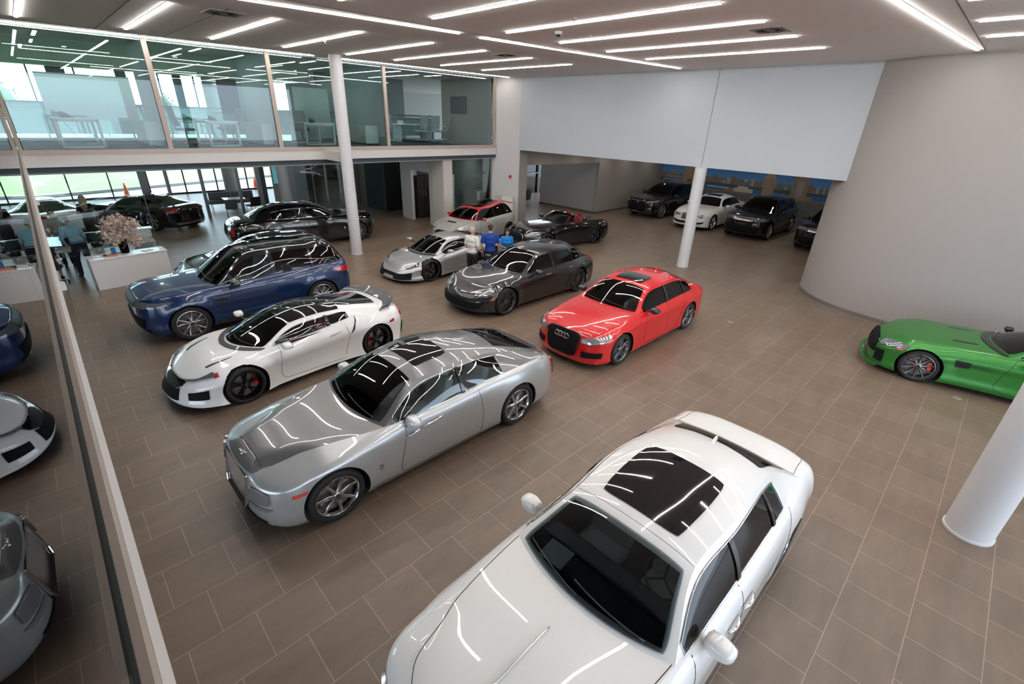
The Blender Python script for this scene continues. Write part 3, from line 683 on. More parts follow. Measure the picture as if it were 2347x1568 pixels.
        bx = Fc[0]+(S0[0]-Fc[0])*b**2; bz = Fc[2]+(S0[2]-Fc[2])*b**p0
        P[..., 0] += (ex-bx)*(1-t)**2; P[..., 2] += (ez-bz)*(1-t)**2
        if off: P[..., 2] += off
        return P

def gridfaces(P, keep=None):
    n, m = P.shape[:2]; F = []
    for i in range(n-1):
        for j in range(m-1):
            if keep is None or keep[i, j]: F.append((i*m+j, (i+1)*m+j, (i+1)*m+j+1, i*m+j+1))
    return [tuple(p) for r in P for p in r], F
def half(mb, P, keep=None):
    V, F = gridfaces(P, keep); mb.add(V, F)
def spaced(a, *brk, step=.05):
    """parameter samples that include every break point"""
    L = sorted(set([a[0], a[1]] + [x for x in brk if a[0] < x < a[1]])); out = [L[0]]
    for i in range(len(L)-1):
        k = max(1, int(round((L[i+1]-L[i])/step)))
        out += [L[i]+(L[i+1]-L[i])*(j+1)/k for j in range(k)]
    return np.array(out)
def rounded(p, q, c=.05):
    return p*(1-c*np.abs(q)**6), q*(1-c*np.abs(p)**6)

WHEELS = {}
def wheel_meshes(R, rr, wd, style, mrim, mtire):
    key = (R, rr, wd, style, mrim.name)
    if key in WHEELS: return WHEELS[key]
    # outer face towards -y, axis along y
    t = MB(); h = wd/2
    t.lathe([(rr-.012, -h*.72), (rr+.004, -h*.86), (rr+.02, -h*.98), (R-.035, -h*.97), (R-.014, -h*.86), (R-.003, -h*.62), (R, -h*.3), (R, h*.3), (R-.003, h*.62), (R-.014, h*.86), (R-.035, h*.97), (rr, h*.8)], n=48, axis='Y')
    rim = MB()
    rim.lathe([(rr+.004, -h*.88), (rr-.006, -h*.9), (rr-.014, -h*.8), (rr-.024, -h*.5), (rr-.03, h*.8)], n=48, axis='Y')
    n, kind = style
    dish = {'seven': .012, 'five2': .02, 'y': .02, 'multi': .015, 'twin': .02}.get(kind, .015)
    ra, rb = .052, rr-.012; yf = -h*.80
    def spoke(a0, a1, w0, w1, th=.022, y0=0.0, r0=ra, r1=rb):
        G = []
        for k in range(7):
            f = k/6; r = r0+(r1-r0)*f; a = a0+(a1-a0)*f; w = w0+(w1-w0)*f
            y = yf + y0 + dish*math.sin(f*math.pi)*1.2 + .006*(1-f)
            cx, cz = r*math.cos(a), r*math.sin(a); tx, tz = -math.sin(a), math.cos(a)
            G.append([(cx-tx*w, y+th, cz-tz*w), (cx-tx*w*.8, y+.003, cz-tz*w*.8), (cx-tx*w*.35, y-.004, cz-tz*w*.35), (cx+tx*w*.35, y-.004, cz+tz*w*.35), (cx+tx*w*.8, y+.003, cz+tz*w*.8), (cx+tx*w, y+th, cz+tz*w)])
        m = 6; V = [p for g in G for p in g]; F = []
        for i in range(6):
            for j in range(5): F.append((i*m+j, i*m+j+1, (i+1)*m+j+1, (i+1)*m+j))
            F.append((i*m+5, i*m, (i+1)*m, (i+1)*m+5))
        rim.add(V, F)
    for i in range(n):
        a = 2*math.pi*i/n + .3
        if kind == 'seven': spoke(a, a, .03, .021, .02)
        elif kind == 'single': spoke(a, a, .02, .013)
        elif kind == 'twin':
            spoke(a-.11, a-.17, .015, .013); spoke(a+.11, a+.17, .015, .013)
        elif kind == 'y':
            spoke(a, a, .018, .015, r1=ra+(rb-ra)*.4)
            spoke(a-.02, a-.2, .011, .009, r0=ra+(rb-ra)*.34); spoke(a+.02, a+.2, .011, .009, r0=ra+(rb-ra)*.34)
        elif kind == 'mesh':
            spoke(a-.05, a-.26, .008, .007); spoke(a+.05, a+.26, .008, .007)
        elif kind == 'split':
            spoke(a-.17, a-.14, .024, .019); spoke(a+.17, a+.36, .024, .019)
    rim.lathe([(0, yf-.004), (.03, yf-.004), (.05, yf+.004), (.062, yf+.02)], n=24, axis='Y')
    hub = MB(); hub.lathe([(0, yf-.012), (.026, yf-.012), (.031, yf-.006), (.031, yf+.002)], n=20, axis='Y')
    disc = MB(); disc.lathe([(.05, -h*.28), (rr-.065, -h*.28), (rr-.065, -h*.2), (.05, -h*.2)], n=32, axis='Y')
    back = MB(); back.lathe([(0, -h*.02), (rr-.03, -h*.02)], n=32, axis='Y')
    disc.add(back.V, back.F)
    cal = MB()
    rc = rr-.05
    G = []
    for k in range(9):
        a = -.5 + 1.0*k/8
        G.append([((rc-.075)*math.cos(a), -h*.42, (rc-.075)*math.sin(a)), ((rc-.06)*math.cos(a), -h*.5, (rc-.06)*math.sin(a)), ((rc-.005)*math.cos(a), -h*.5, (rc-.005)*math.sin(a)), (rc*math.cos(a), -h*.4, rc*math.sin(a)), (rc*math.cos(a), -h*.1, rc*math.sin(a))])
    cal.grid(G)
    def me(mb, nm, m, sharp=None):
        o = mk(nm, mb.V, mb.F, m, None, True, sharp=sharp); d = o.data; bpy.data.objects.remove(o); return d
    W = dict(tire=me(t, 'wheel', mtire, 50), rim=me(rim, 'rim', mrim, 40), hub=me(hub, 'hub_cap', mat('hub cap dark', (.03,.03,.035), .25, coat=.5), 40), disc=me(disc, 'brake_disc', mat('brake disc steel', (.28,.28,.29), .35, .9), 40), cal=cal)
    WHEELS[key] = W; return W
def put(me, name, parent, loc=(0,0,0), rot=(0,0,0), m=None):
    o = bpy.data.objects.new(name, me); link(o); o.parent = parent; o.location = loc; o.rotation_euler = rot; return o

def build_car(sp, loc, rz, label, name=None, group=None):
    cs = CarShape(sp); cs.setup(); g = sp.get
    root = empty(name or g('kind', 'car'), loc, rz, label, 'car', group)
    st = g('step', .05); pm = sp['paint']; pm2 = g('paint_top', pm); pmr = g('paint_roof', pm2); pms = g('paint_side', pmr)
    blk = mat('black trim', (.012,.012,.013), .35, coat=.3); chrome = mat('chrome', (.75,.75,.76), .08, 1.0)
    rub = mat('tyre rubber', (.016,.016,.017), .75, bump=.1, vscale=60)
    gls = sp['glass']
    # ---- lower body
    s0 = cs.sy(sp['hcy']) if 'hcy' in sp else cs.sx(cs.xF+g('hc', .3)); s1 = cs.sx(cs.xR-g('dc', .22))
    hsteps = 26
    hh = np.linspace(0, 1, hsteps)**.9; hh[-1] = 1
    sA, sC = cs.sA, cs.sC
    sts = np.concatenate([np.linspace(0, s0, 16)[:-1], spaced((s0, s1), sA, sC, step=.042), np.linspace(s1, cs.L, 14)[1:]])
    P = cs.skirt(sts[:, None], hh[None, :])
    Ra = cs.R+g('gap', .045)
    n, m = P.shape[:2]; keep = np.ones((n-1, m-1), bool)
    cen = (P[:-1, :-1]+P[1:, :-1]+P[:-1, 1:]+P[1:, 1:])/4
    for cx in (0, cs.wb):
        rho = np.hypot(cen[..., 0]-cx, cen[..., 2]-cs.R); keep &= ~((rho < Ra) & (cen[..., 1] > .5))
    for cx in (0, cs.wb):
        used = np.zeros((n, m), bool)
        used[:-1, :-1] |= keep; used[1:, :-1] |= keep; used[:-1, 1:] |= keep; used[1:, 1:] |= keep
        dx = P[..., 0]-cx; dz = P[..., 2]-cs.R; rho = np.hypot(dx, dz)
        nb = np.zeros((n, m), bool); nk = ~keep
        nb[:-1, :-1] |= nk; nb[1:, :-1] |= nk; nb[:-1, 1:] |= nk; nb[1:, 1:] |= nk
        sel = used & nb & (rho > 1e-6) & (np.abs(rho-Ra) < .09) & (P[..., 1] > .5)
        f = np.where(sel, Ra/np.maximum(rho, 1e-6), 1)
        P[..., 0] = cx+dx*f; P[..., 2] = cs.R+dz*f
    P[..., 2] = np.maximum(P[..., 2], .1)
    mb = MB(); half(mb, P, keep); mb.mirror()
    body = mb.build('body_shell', pm, root, True, sharp=62)
    # wheel housings
    for cx in (0, cs.wb):
        for sd in (-1, 1):
            lin = MB(); G = []
            for k in range(25):
                a = -.32 + (math.pi+.64)*k/24
                r = Ra+.002; xx = cx+r*math.cos(a); zz = cs.R+r*math.sin(a)
                sg = cs.sx(xx); hq = float(cs.hz(sg, zz)); yo = float(cs.skirt(sg, hq)[1])-.03
                zz = max(zz, .12); zl = float(cs.zt(xx))
                G.append([(xx, sd*yo, min(zz, zl-.03)), (xx, sd*(yo-.14), min(zz, zl-.05)), (xx, sd*.42, min(zz, zl-.09))])
            lin.grid(G); lin.add([(x, y, z) for (x, y, z) in [q[2] for q in G]], [tuple(range(25))])
            lin.build('wheel_housing', mat('wheel housing', (.01,.01,.01), .9), root, True, sharp=50)
    # floor pan
    fp = MB(); E = cs.skirt(np.linspace(0, cs.L, 60), 0.0)
    poly = [(x, y*.97) for x, y, z in E] + [(x, -y*.97) for x, y, z in E[::-1]]
    keep_poly = []
    for (x, y) in poly:
        for cx in (0, cs.wb):
            if abs(x-cx) < Ra*.98: y = max(-.45, min(.45, y))
        keep_poly.append((x, y))
    fp.prism(keep_poly, g('zfl', .17), g('zfl', .17)+.03); fp.build('floor_pan', blk, root)
    # ---- bonnet and boot lid
    bb = np.linspace(0, 1, 20)**.8
    tt = np.linspace(0, 1, 28)
    if not g('nohood'):
        P = cs.hood(tt[:, None], bb[None, :]); mb = MB(); half(mb, P); mb.mirror(); mb.build('bonnet', g('paint_hood', pm2), root, True)
    P = cs.hood(np.linspace(0, 1, 14)[:, None], bb[None, :], deck=True); mb = MB(); half(mb, P); mb.mirror(); mb.build('boot_lid', g('paint_deck', pm2), root, True)
    # ---- roof and glass
    bp = g('bp', .9); e = .03
    ws = (e, cs.uh-.02); rg = (cs.ur+.03, cs.ue-e)
    conv = g('open')
    us = spaced((0, cs.ue if not conv else cs.uh+.04), ws[0]+.04, ws[1]-.05, rg[0]+.04, rg[1]-.04, cs.uh, cs.ur, step=.06)
    bs = spaced((0, 1), bp-.05, bp, g('bpr', bp-.02)-.05, step=.09)
    P = cs.top(us[:, None], bs[None, :]); um = (us[:-1]+us[1:])/2; bm = (bs[:-1]+bs[1:])/2
    hole = ((um[:, None] > ws[0]+.04) & (um[:, None] < ws[1]-.05) & (bm[None, :] < bp-.05))
    if not g('norear'): hole |= ((um[:, None] > rg[0]+.04) & (um[:, None] < rg[1]-.04) & (bm[None, :] < g('bpr', bp-.02)-.05))
    if g('roofglass'):
        r0, r1, rb = g('roofglass'); hole |= False
    mb = MB(); half(mb, P, ~hole); mb.mirror(); mb.build('roof_panel', pmr, root, True, sharp=60)
    def toppatch(nm, u0, u1, b1, m_, off=.004, th=.006, c=.05, nu=18, nb_=24, u0e=None, bend=0.0):
        p = np.linspace(-1, 1, nu); q = np.linspace(-1, 1, nb_); pp, qq = np.meshgrid(p, q, indexing='ij')
        pr, qr = rounded(pp, qq, c)
        uu = u0+(u1-u0)*(pr+1)/2; bq = qr*b1
        Pt = cs.top(uu, np.abs(bq), off); Pt[..., 1] *= np.sign(bq+1e-12)
        k = MB(); k.slab(Pt[:, ::-1], th) if True else None
        return k.build(nm, m_, root, True, sharp=45)
    toppatch('windscreen', ws[0], ws[1], bp, gls[0], c=.03)
    if not g('norear') and not conv: toppatch('rear_window', rg[0], rg[1], g('bpr', bp-.02), gls[1], c=.05)
    for (u0f, u1f, b1, kind) in g('sunroof', []):
        toppatch('sunroof', cs.uh+(cs.ur-cs.uh)*u0f, cs.uh+(cs.ur-cs.uh)*u1f, b1, mat('sunroof glass', (.006,.006,.007), .03, coat=1.0), off=.004, c=.045)
    if g('roofpanel'):
        u0f, u1f, b1 = g('roofpanel'); toppatch('roof_glass', cs.uh+(cs.ur-cs.uh)*u0f, cs.uh+(cs.ur-cs.uh)*u1f, b1, mat('sunroof glass', (.006,.006,.007), .03, coat=1.0), off=.004, c=.03, nu=26)
    # side frames
    if not conv:
        wins = g('wins'); w0, w1 = g('ww', (.1, .95))
        xs = [x for wv in wins for x in wv[:2]]; hx0 = min(xs)+.05; hx1 = max(xs)-.05
        uA, uB = cs.ux(hx0), cs.ux(hx1)
        us = spaced((0, cs.ue), uA, uB, step=.06); wsx = spaced((0, 1), w0+.04, w1-.04, step=.12)
        P = cs.side(us[:, None], wsx[None, :]); um = (us[:-1]+us[1:])/2; wm = (wsx[:-1]+wsx[1:])/2
        hole = (um[:, None] > uA) & (um[:, None] < uB) & (wm[None, :] > w0+.04) & (wm[None, :] < w1-.04)
        mb = MB(); half(mb, P, ~hole); mb.mirror(); mb.build('side_frame', pms, root, True, sharp=60)
        for sd in (-1, 1):
            for k, wv in enumerate(wins):
                x0, x1 = wv[0], wv[1]; m_ = gls[2] if len(wv) < 3 else wv[2]
                u0, u1 = cs.ux(x0), cs.ux(x1); nn = max(6, int((x1-x0)/.05))
                p = np.linspace(-1, 1, nn); q = np.linspace(-1, 1, 9); pp, qq = np.meshgrid(p, q, indexing='ij'); pr, qr = rounded(pp, qq, .015)
                Pt = cs.side(u0+(u1-u0)*(pr+1)/2, w0+(w1-w0)*(qr+1)/2, .004)
                Pt[..., 1] *= sd; kk = MB(); kk.slab(Pt if sd < 0 else Pt[:, ::-1], .005); kk.build('side_window', m_, root, True, sharp=45)
            # pillar blanks between windows
            ws_ = sorted(wins)
            for k in range(len(ws_)-1):
                a, b_ = ws_[k][1]-.012, ws_[k+1][0]+.012
                if b_-a < .02: b_ = a+.02
                q = np.linspace(w0-.01, w1+.01, 9); uu = np.linspace(cs.ux(a), cs.ux(b_), 4)
                Pt = cs.side(uu[:, None]+0*q[None, :], q[None, :]+0*uu[:, None], .0025); Pt[..., 1] *= sd
                kk = MB(); kk.slab(Pt if sd < 0 else Pt[:, ::-1], .02); kk.build('door_pillar', g('pillar', blk), root, True, sharp=45)
            tr = g('dlo')
            if tr is not None:
                u0, u1 = cs.ux(min(xs)), cs.ux(max(xs)); path = []
                for f in np.linspace(0, 1, 40): path.append(cs.side(u0+(u1-u0)*f, w1+.01, .006))
                for f in np.linspace(0, 1, 8)[1:-1]: path.append(cs.side(u1, w1+.01+(w0-.01-w1-.01)*f, .006))
                for f in np.linspace(1, 0, 40): path.append(cs.side(u0+(u1-u0)*f, w0-.01, .006))
                path = [(p[0], p[1]*sd, p[2]) for p in path]
                kk = MB(); kk.tube(path, .007, 6, closed=True); kk.build('window_trim', tr, root, True)
            bt = g('belt')
            if bt is not None:
                u0, u1 = cs.ux(min(xs)), cs.ux(max(xs)); path = [cs.side(u0+(u1-u0)*f, w1+.02, .006) for f in np.linspace(0, 1, 40)]
                kk = MB(); kk.tube([(p[0], p[1]*sd, p[2]) for p in path], .008, 6); kk.build('window_trim', bt, root, True)
    # ---- wheels
    rr = g('rr', cs.R-.1); wd = g('wd', .25)
    Wm = wheel_meshes(cs.R, rr, wd, g('style', (5, 'twin')), g('rim', mat('alloy grey', (.35,.35,.36), .25, .9)), rub)
    for cx in (0, cs.wb):
        for sd in (-1, 1):
            tr = g('tr', .80)
            w = put(Wm['tire'], 'wheel', root, (cx, sd*(tr), cs.R), (0, 0, 0 if sd < 0 else math.pi))
            put(Wm['rim'], 'rim', w); put(Wm['hub'], 'hub_cap', w); put(Wm['disc'], 'brake_disc', w)
            if g('caliper') is not None:
                c = Wm['cal']; ang = .15 if cx == 0 else math.pi-.25
                if sd > 0: ang = math.pi-ang
                mk('brake_caliper', c.V, c.F, g('caliper'), w, True, rot=(0, -ang, 0))
    # ---- decals that sit on the shell
    def S(k):   # ('x',v) side, ('y',v) front, ('r',v) rear
        a, v = k; return cs.sx(v) if a == 'x' else (cs.sy(v) if a == 'y' else cs.ry(v))
    def spatch(nm, m_, top, bot, off=.006, th=.02, both=True, nn=16, mm=6, parent=root, sharp=40):
        out = []
        ta = np.linspace(0, 1, len(top)); ba = np.linspace(0, 1, len(bot))
        ts = np.array([S(k[0]) for k in top]); tz = np.array([k[1] for k in top]); b_s = np.array([S(k[0]) for k in bot]); bz = np.array([k[1] for k in bot])
        f = np.linspace(0, 1, nn); q = np.linspace(0, 1, mm)
        fs = crom if len(top) > 2 else np.interp
        def itp(a, v): return crom(a, v, f) if len(a) > 2 else np.interp(f, a, v)
        Ts, Tz, Bs, Bz = itp(ta, ts), itp(ta, tz), itp(ba, b_s), itp(ba, bz)
        sg = Ts[:, None]+(Bs-Ts)[:, None]*q[None, :]; zz = Tz[:, None]+(Bz-Tz)[:, None]*q[None, :]
        Pt = cs.skirt(sg, cs.hz(sg, zz), off)
        for sd in ((-1, 1) if both else (-1,)):
            Q = Pt.copy(); Q[..., 1] *= sd
            kk = MB(); kk.slab(Q if sd < 0 else Q[:, ::-1], th); out.append(kk.build(nm, m_, parent, True, sharp=sharp))
        return out
    def fpatch(nm, m_, top, bot, off=.006, th=.02, nn=26, mm=6, parent=root, rear=False):
        """patch right across the nose or tail; lists run centre -> side in y, z"""
        K = 'r' if rear else 'y'; fn = cs.ry if rear else cs.sy
        yt = [k[0] for k in top]; zt_ = [k[1] for k in top]; yb = [k[0] for k in bot]; zb_ = [k[1] for k in bot]
        f = np.linspace(0, 1, nn); ta = np.linspace(0, 1, len(top)); ba = np.linspace(0, 1, len(bot))
        I = lambda a, v: crom(a, v, f) if len(a) > 2 else np.interp(f, a, v)
        Ty, Tz, By, Bz = I(ta, yt), I(ta, zt_), I(ba, yb), I(ba, zb_); q = np.linspace(0, 1, mm)
        Y = Ty[:, None]+(By-Ty)[:, None]*q[None, :]; Z = Tz[:, None]+(Bz-Tz)[:, None]*q[None, :]
        sg = np.vectorize(fn)(Y); Pt = cs.skirt(sg, cs.hz(sg, Z), off)
        L = Pt[::-1].copy(); L[..., 1] *= -1; A = np.concatenate([L[:-1], Pt], 0)
        kk = MB(); kk.slab(A[::-1] if not rear else A, th); return kk.build(nm, m_, parent, True, sharp=40)
    def fline(nm, m_, pts, r=.006, rear=False, off=.004, parent=root, closed=False, mirror=True):
        fn = cs.ry if rear else cs.sy
        Q = []
        for (y, z) in pts:
            sg = fn(abs(y)); p = cs.skirt(sg, cs.hz(sg, z), off); Q.append((p[0], p[1]*(1 if y >= 0 else -1), p[2]))
        if mirror: Q = [(x, -y, z) for x, y, z in Q[::-1]] + (Q[1:] if abs(pts[0][0]) < 1e-6 else Q)
        kk = MB(); kk.tube(Q, r, 6, closed); return kk.build(nm, m_, parent, True)
    def sline(nm, m_, pts, r=.0035, off=.0005, sides=(-1, 1), parent=root):
        pts = np.array(pts, float); a = np.concatenate([[0], np.cumsum(np.hypot(*np.diff(pts, axis=0).T))]); f = np.linspace(0, a[-1], max(8, int(a[-1]/.05)))
        X = np.interp(f, a, pts[:, 0]); Z = np.interp(f, a, pts[:, 1]); sg = np.array([cs.sx(x) for x in X]); Pt = cs.skirt(sg, cs.hz(sg, Z), off)
        for sd in sides:
            kk = MB(); kk.tube([(p[0], p[1]*sd, p[2]) for p in Pt], r, 5); kk.build(nm, m_, parent, True)
    def hline(nm, m_, pts, r=.003, both=True, deck=False, off=.0):
        pts = np.array(pts, float); a = np.concatenate([[0], np.cumsum(np.hypot(*np.diff(pts, axis=0).T))]); f = np.linspace(0, a[-1], 24)
        Pt = cs.hood(np.interp(f, a, pts[:, 0]), np.interp(f, a, pts[:, 1]), off, deck)
        kk = MB(); kk.tube([tuple(p) for p in Pt], r, 5)
        if both: kk.mirror()
        return kk.build(nm, m_, root, True)
    def hpatch(nm, m_, t0, t1, b0, b1, off=.003, th=.01, both=True, sk=0.0, taper=1.0, deck=False, c=.1):
        out = []
        p = np.linspace(-1, 1, 12); q = np.linspace(-1, 1, 8); pp, qq = np.meshgrid(p, q, indexing='ij'); pr, qr = rounded(pp, qq, c)
        f = (pr+1)/2; w = 1+(taper-1)*f
        Pt = cs.hood(t0+(t1-t0)*f, (b0+b1)/2+(b1-b0)/2*qr*w+sk*f, off, deck)
        for sd in ((-1, 1) if both else (1,)):
            Q = Pt.copy(); Q[..., 1] *= sd; kk = MB(); kk.slab(Q if (sd > 0) != deck else Q[:, ::-1], th); out.append(kk.build(nm, m_, root, True, sharp=45))
        return out
    seam = mat('panel gap', (.01,.01,.01), .8)
    for ln in g('seams', []): sline('panel_gap', seam, ln)
    # ---- mirrors, handles
    mr = g('mirror')
    if mr is not None:
        mx, my, mz = mr['p']; sz = mr.get('s', (.075, .12, .07))
        for sd in (-1, 1):
            k = MB(); M = Matrix.Rotation(sd*-.12, 3, 'Z')
            k.sph((mx, sd*my, mz), sz, 20, 12, M)
            def bx(v, c, e): a = (v-c)/e; return c+e*math.copysign(abs(a)**.72, a)*.94
            V = [(bx(x, mx, sz[0]), bx(y, sd*my, sz[1]), bx(z, mz, sz[2])) for x, y, z in k.V]
            V = [(min(x, mx+sz[0]*.5), y, mz+(z-mz)*(1-.25*max(0, (sd*y-my)/sz[1]))) for x, y, z in V]
            o = mk('door_mirror', V, k.F, mr['m'], root, True, sharp=50)
            a = MB(); a.tube([(mx-.02, sd*(my-sz[1]*.5), mz-.03), (mx+.0, sd*(my-sz[1]-.05), mz-.055), (mx+.02, sd*(my-sz[1]-.12), mz-.075)], [.02, .016, .022], 8)
            a.build('mirror_arm', mr.get('arm', blk), o, True)
            gq = MB(); gq.box((mx+sz[0]*.56, sd*my, mz), (.004, sz[1]*1.5, sz[2]*1.2)); gq.build('mirror_glass', mat('mirror glass', (.6,.65,.7), .02, 1.0), o)
    for (x, z, L_, m_) in g('handles', []):
        for sd in (-1, 1):
            sg = [cs.sx(x+L_*f) for f in np.linspace(0, 1, 7)]; Pt = cs.skirt(np.array(sg), cs.hz(np.array(sg), z), .012); Pt[0] = cs.skirt(sg[0], cs.hz(sg[0], z), 0); Pt[-1] = cs.skirt(sg[-1], cs.hz(sg[-1], z), 0)
            k = MB(); k.tube([(p[0], p[1]*sd, p[2]) for p in Pt], [.007, .011, .012, .012, .012, .011, .007], 8); k.build('door_handle', m_, root, True)
    # ---- cabin
    it = g('interior')
    if it is not None:
        zc = g('zfl', .17)+.03; x0 = cs.xA+.25; x1 = cs.xC-.3 if cs.xC-.3 > x0+1 else cs.xC; hw = float(tb(sp['w'], cs.wb/2))-.13
        belt = float(cs.zt((x0+x1)/2))
        tub = MB(); tub.add([(x0, -hw, zc), (x1, -hw, zc), (x1, hw, zc), (x0, hw, zc), (x0, -hw, belt-.04), (x1, -hw, belt-.04), (x1, hw, belt-.04), (x0, hw, belt-.04)], [(0, 3, 2, 1), (0, 1, 5, 4), (1, 2, 6, 5), (2, 3, 7, 6), (3, 0, 4, 7)])
        tub.build('cabin_tub', it.get('tub', mat('cabin dark', (.02,.02,.022), .8)), root)
        dsh = MB(); dx = cs.xA+.12; zd_ = float(cs.zt(cs.xA))-.07; dsh.rbox((dx+.14, 0, zd_-.08), (.5, hw*2-.16, .18), .06, 4); dsh.build('dashboard', it.get('dash', mat('dashboard', (.025,.025,.028), .6)), root, True, sharp=50)
        seats = it['rows']; sw = it.get('sw', .5); sm = it['seat']
        for ri, sxp in enumerate(seats):
            for sy_ in (-.38, .38):
                k = MB(); zb_ = it.get('zs', belt-.38)
                k.rbox((sxp, sy_, zb_), (.5, sw, .16), .06, 4); k.rbox((sxp+.3, sy_, zb_+.3), (.14, sw, .58), .06, 4, ry=.28); k.rbox((sxp+.40, sy_, zb_+.64), (.1, .25, .17), .045, 4, ry=.22)
                k.build('seat', sm, root, True, sharp=50)
        sy_ = -.38; k = MB(); c = Vector((dx+.52, sy_, belt-.06)); T = Matrix.Rotation(-1.15, 3, 'Y')
        k.tube([tuple(c+T @ Vector((.18*math.cos(a), .18*math.sin(a), 0))) for a in np.linspace(0, 2*math.pi, 25)[:-1]], .013, 6, closed=True)
        for a in (0, 2.2, 4.1): k.tube([tuple(c), tuple(c+T @ Vector((.17*math.cos(a), .17*math.sin(a), 0)))], .012, 6)
        k.build('steering_wheel', mat('steering wheel', (.02,.02,.02), .5), root, True)
        if it.get('paper'):
            k = MB(); py, px = it['paper']; P0 = cs.top(ws[0]+px, abs(py), -.02); N = cs.top(ws[0]+px+.16, abs(py), -.02); sgn = 1 if py > 0 else -1
            pw = it.get('pw', .15); Q = []
            for b_ in (P0, N): Q.append([(b_[0], sgn*(b_[1]-pw), b_[2]+.0), (b_[0], sgn*(b_[1]+pw), b_[2]-.02)])
            k.slab(Q, .001); k.build('price_sheet', mat('paper', (.8,.8,.78), .7), root)
    if g('cowl'):
        t0, b1 = g('cowl'); q = np.linspace(-1, 1, 30); f = np.linspace(t0, 1.0, 6); ff, qq = np.meshgrid(f, q, indexing='ij')
        Pt = cs.hood(1-(1-ff)*(1-np.abs(qq)**3*.5), np.abs(qq)*b1, .004); Pt[..., 1] *= np.sign(qq+1e-9); kk = MB(); kk.slab(Pt[:, ::-1], .01); kk.build('cowl_panel', blk, root, True, sharp=45)
    # wipers
    if g('wipers', True):
        for sd, o in ((-1, .12), (1, .55)):
            pts = []
            for f in np.linspace(0, 1, 8):
                b_ = (-.72 + .85*f) if sd < 0 else (.02+.8*f); u_ = ws[0] + .03 + .07*f*(1 if sd < 0 else .6)
                p = cs.top(u_, abs(b_), .016); pts.append((p[0], p[1]*(-1 if b_ < 0 else 1), p[2]))
            k = MB(); k.tube(pts, .007, 5); k.build('wiper', blk, root, True)
    ex = g('extra')
    if ex: ex(locals())
    return root, cs

# ---------------------------------------------------------------- car specifications
def paint(name, col, metal=0.0, rough=.32, flake=0.0, coat=1.0, spec=.5):
    return mat(name, col, rough, metal, coat=coat, flake=flake, spec=spec)
CHROME = mat('chrome', (.75,.75,.76), .08, 1.0)
BLACKTRIM = mat('black trim', (.012,.012,.013), .35, coat=.3)
BLACKGLOSS = mat('black gloss', (.008,.008,.009), .08, coat=1.0)
DARKGRILLE = mat('dark grille', (.008,.008,.009), .6, spec=.15)
HEADLAMP = mat('headlamp lens', (.22,.24,.26), .06, .3, coat=1.0)
LAMPCLEAR = mat('lamp inner', (.75,.78,.8), .15, .6, coat=1.0)
REDLAMP = mat('red lamp', (.45,.01,.012), .12, coat=1.0)
ORANGELAMP = mat('orange lamp', (.75,.06,.03), .2, coat=1.0)
def carglass(name, tint=(.32,.38,.40)):
    return glassmat(name, tint, 0.0, 1.5)
GL_CLEAR = carglass('car glass clear', (.80,.86,.88))
GL_MID = carglass('car glass tinted', (.55,.60,.62))
GL_DARK = carglass('car glass privacy', (.14,.15,.16))

def rr_grille(L, sp, zg0, zg1, w1, w0, xt, xb, deep=.12):
    """slatted radiator shell let into the nose: leaning frame, bright bars, mascot on the plinth above"""
    root = L['root']
    def X(z): return xb+(xt-xb)*(z-zg0)/(zg1-zg0)
    k = MB()
    fr = [(-w1, zg1), (w1, zg1), (w1*.99, zg0+.08), (w0, zg0), (-w0, zg0), (-w1*.99, zg0+.08)]
    for a, b in zip(fr, fr[1:]+fr[:1]): k.tube([(X(a[1]), a[0], a[1]), (X(b[1]), b[0], b[1])], .014, 8)
    V = []
    for (y, z) in fr: V.append((X(z)+.002, y, z))
    for (y, z) in fr: V.append((X(z)+deep, y, z))
    n = len(fr); k.add(V, [(i, (i+1) % n, n+(i+1) % n, n+i) for i in range(n)])
    sh = k.build('grille_surround', sp.get('grille_m', CHROME), root, True, sharp=35)
    bk = MB(); bk.add([(X(z)+.03, y*.98, z) for (y, z) in fr], [tuple(range(n))]); bk.build('grille_back', DARKGRILLE, sh)
    s = MB(); m = 24
    for i in range(m):
        f = (i+.5)/m*2-1; y1 = f*w1*.97; y0 = f*w0*1.0
        s.box((((X(zg1)+X(zg0))/2)+.012, (y1+y0)/2, (zg0+zg1)/2), (.016, .008, (zg1-zg0)*.97), ry=math.atan2(xt-xb, zg1-zg0), rx=-math.atan2(y1-y0, zg1-zg0))
    s.build('grille_slats', CHROME, sh)
    return sh
def mascot(L, x, z):
    root = L['root']; o = MB()
    o.lathe([(0, 0), (.04, 0), (.034, .01), (.012, .02), (.010, .05), (.014, .072), (.006, .09), (0, .095)], (x, 0, z), 14)
    o.sph((x-.008, 0, z+.098), (.011, .01, .013), 10, 8)
    for sd in (-1, 1): o.slab([[(x+.005+.05*f, sd*(.01+.035*f), z+.08-.05*f-.02*q) for q in (0, .5, 1)] for f in (0, .5, 1)], .002)
    o.build('hood_ornament', CHROME, root, True)
def lampset(L, nm, top, bot, zc=None, ys=(), r=.045, m_=None):
    out = L['spatch'](nm, m_ or HEADLAMP, top, bot, .003, .03)
    cs = L['cs']
    if zc is not None:
        for o, sd in zip(out, (-1, 1)):
            for yy in ys:
                k = MB(); sg = cs.sy(yy); p = cs.skirt(sg, cs.hz(sg, zc), .006)
                k.lathe([(0, 0), (r*.6, -.004), (r*.9, .0), (r, .012)], (p[0], p[1]*sd, p[2]), 16, 'X'); k.build('lamp_projector', LAMPCLEAR, o, True)
    return out
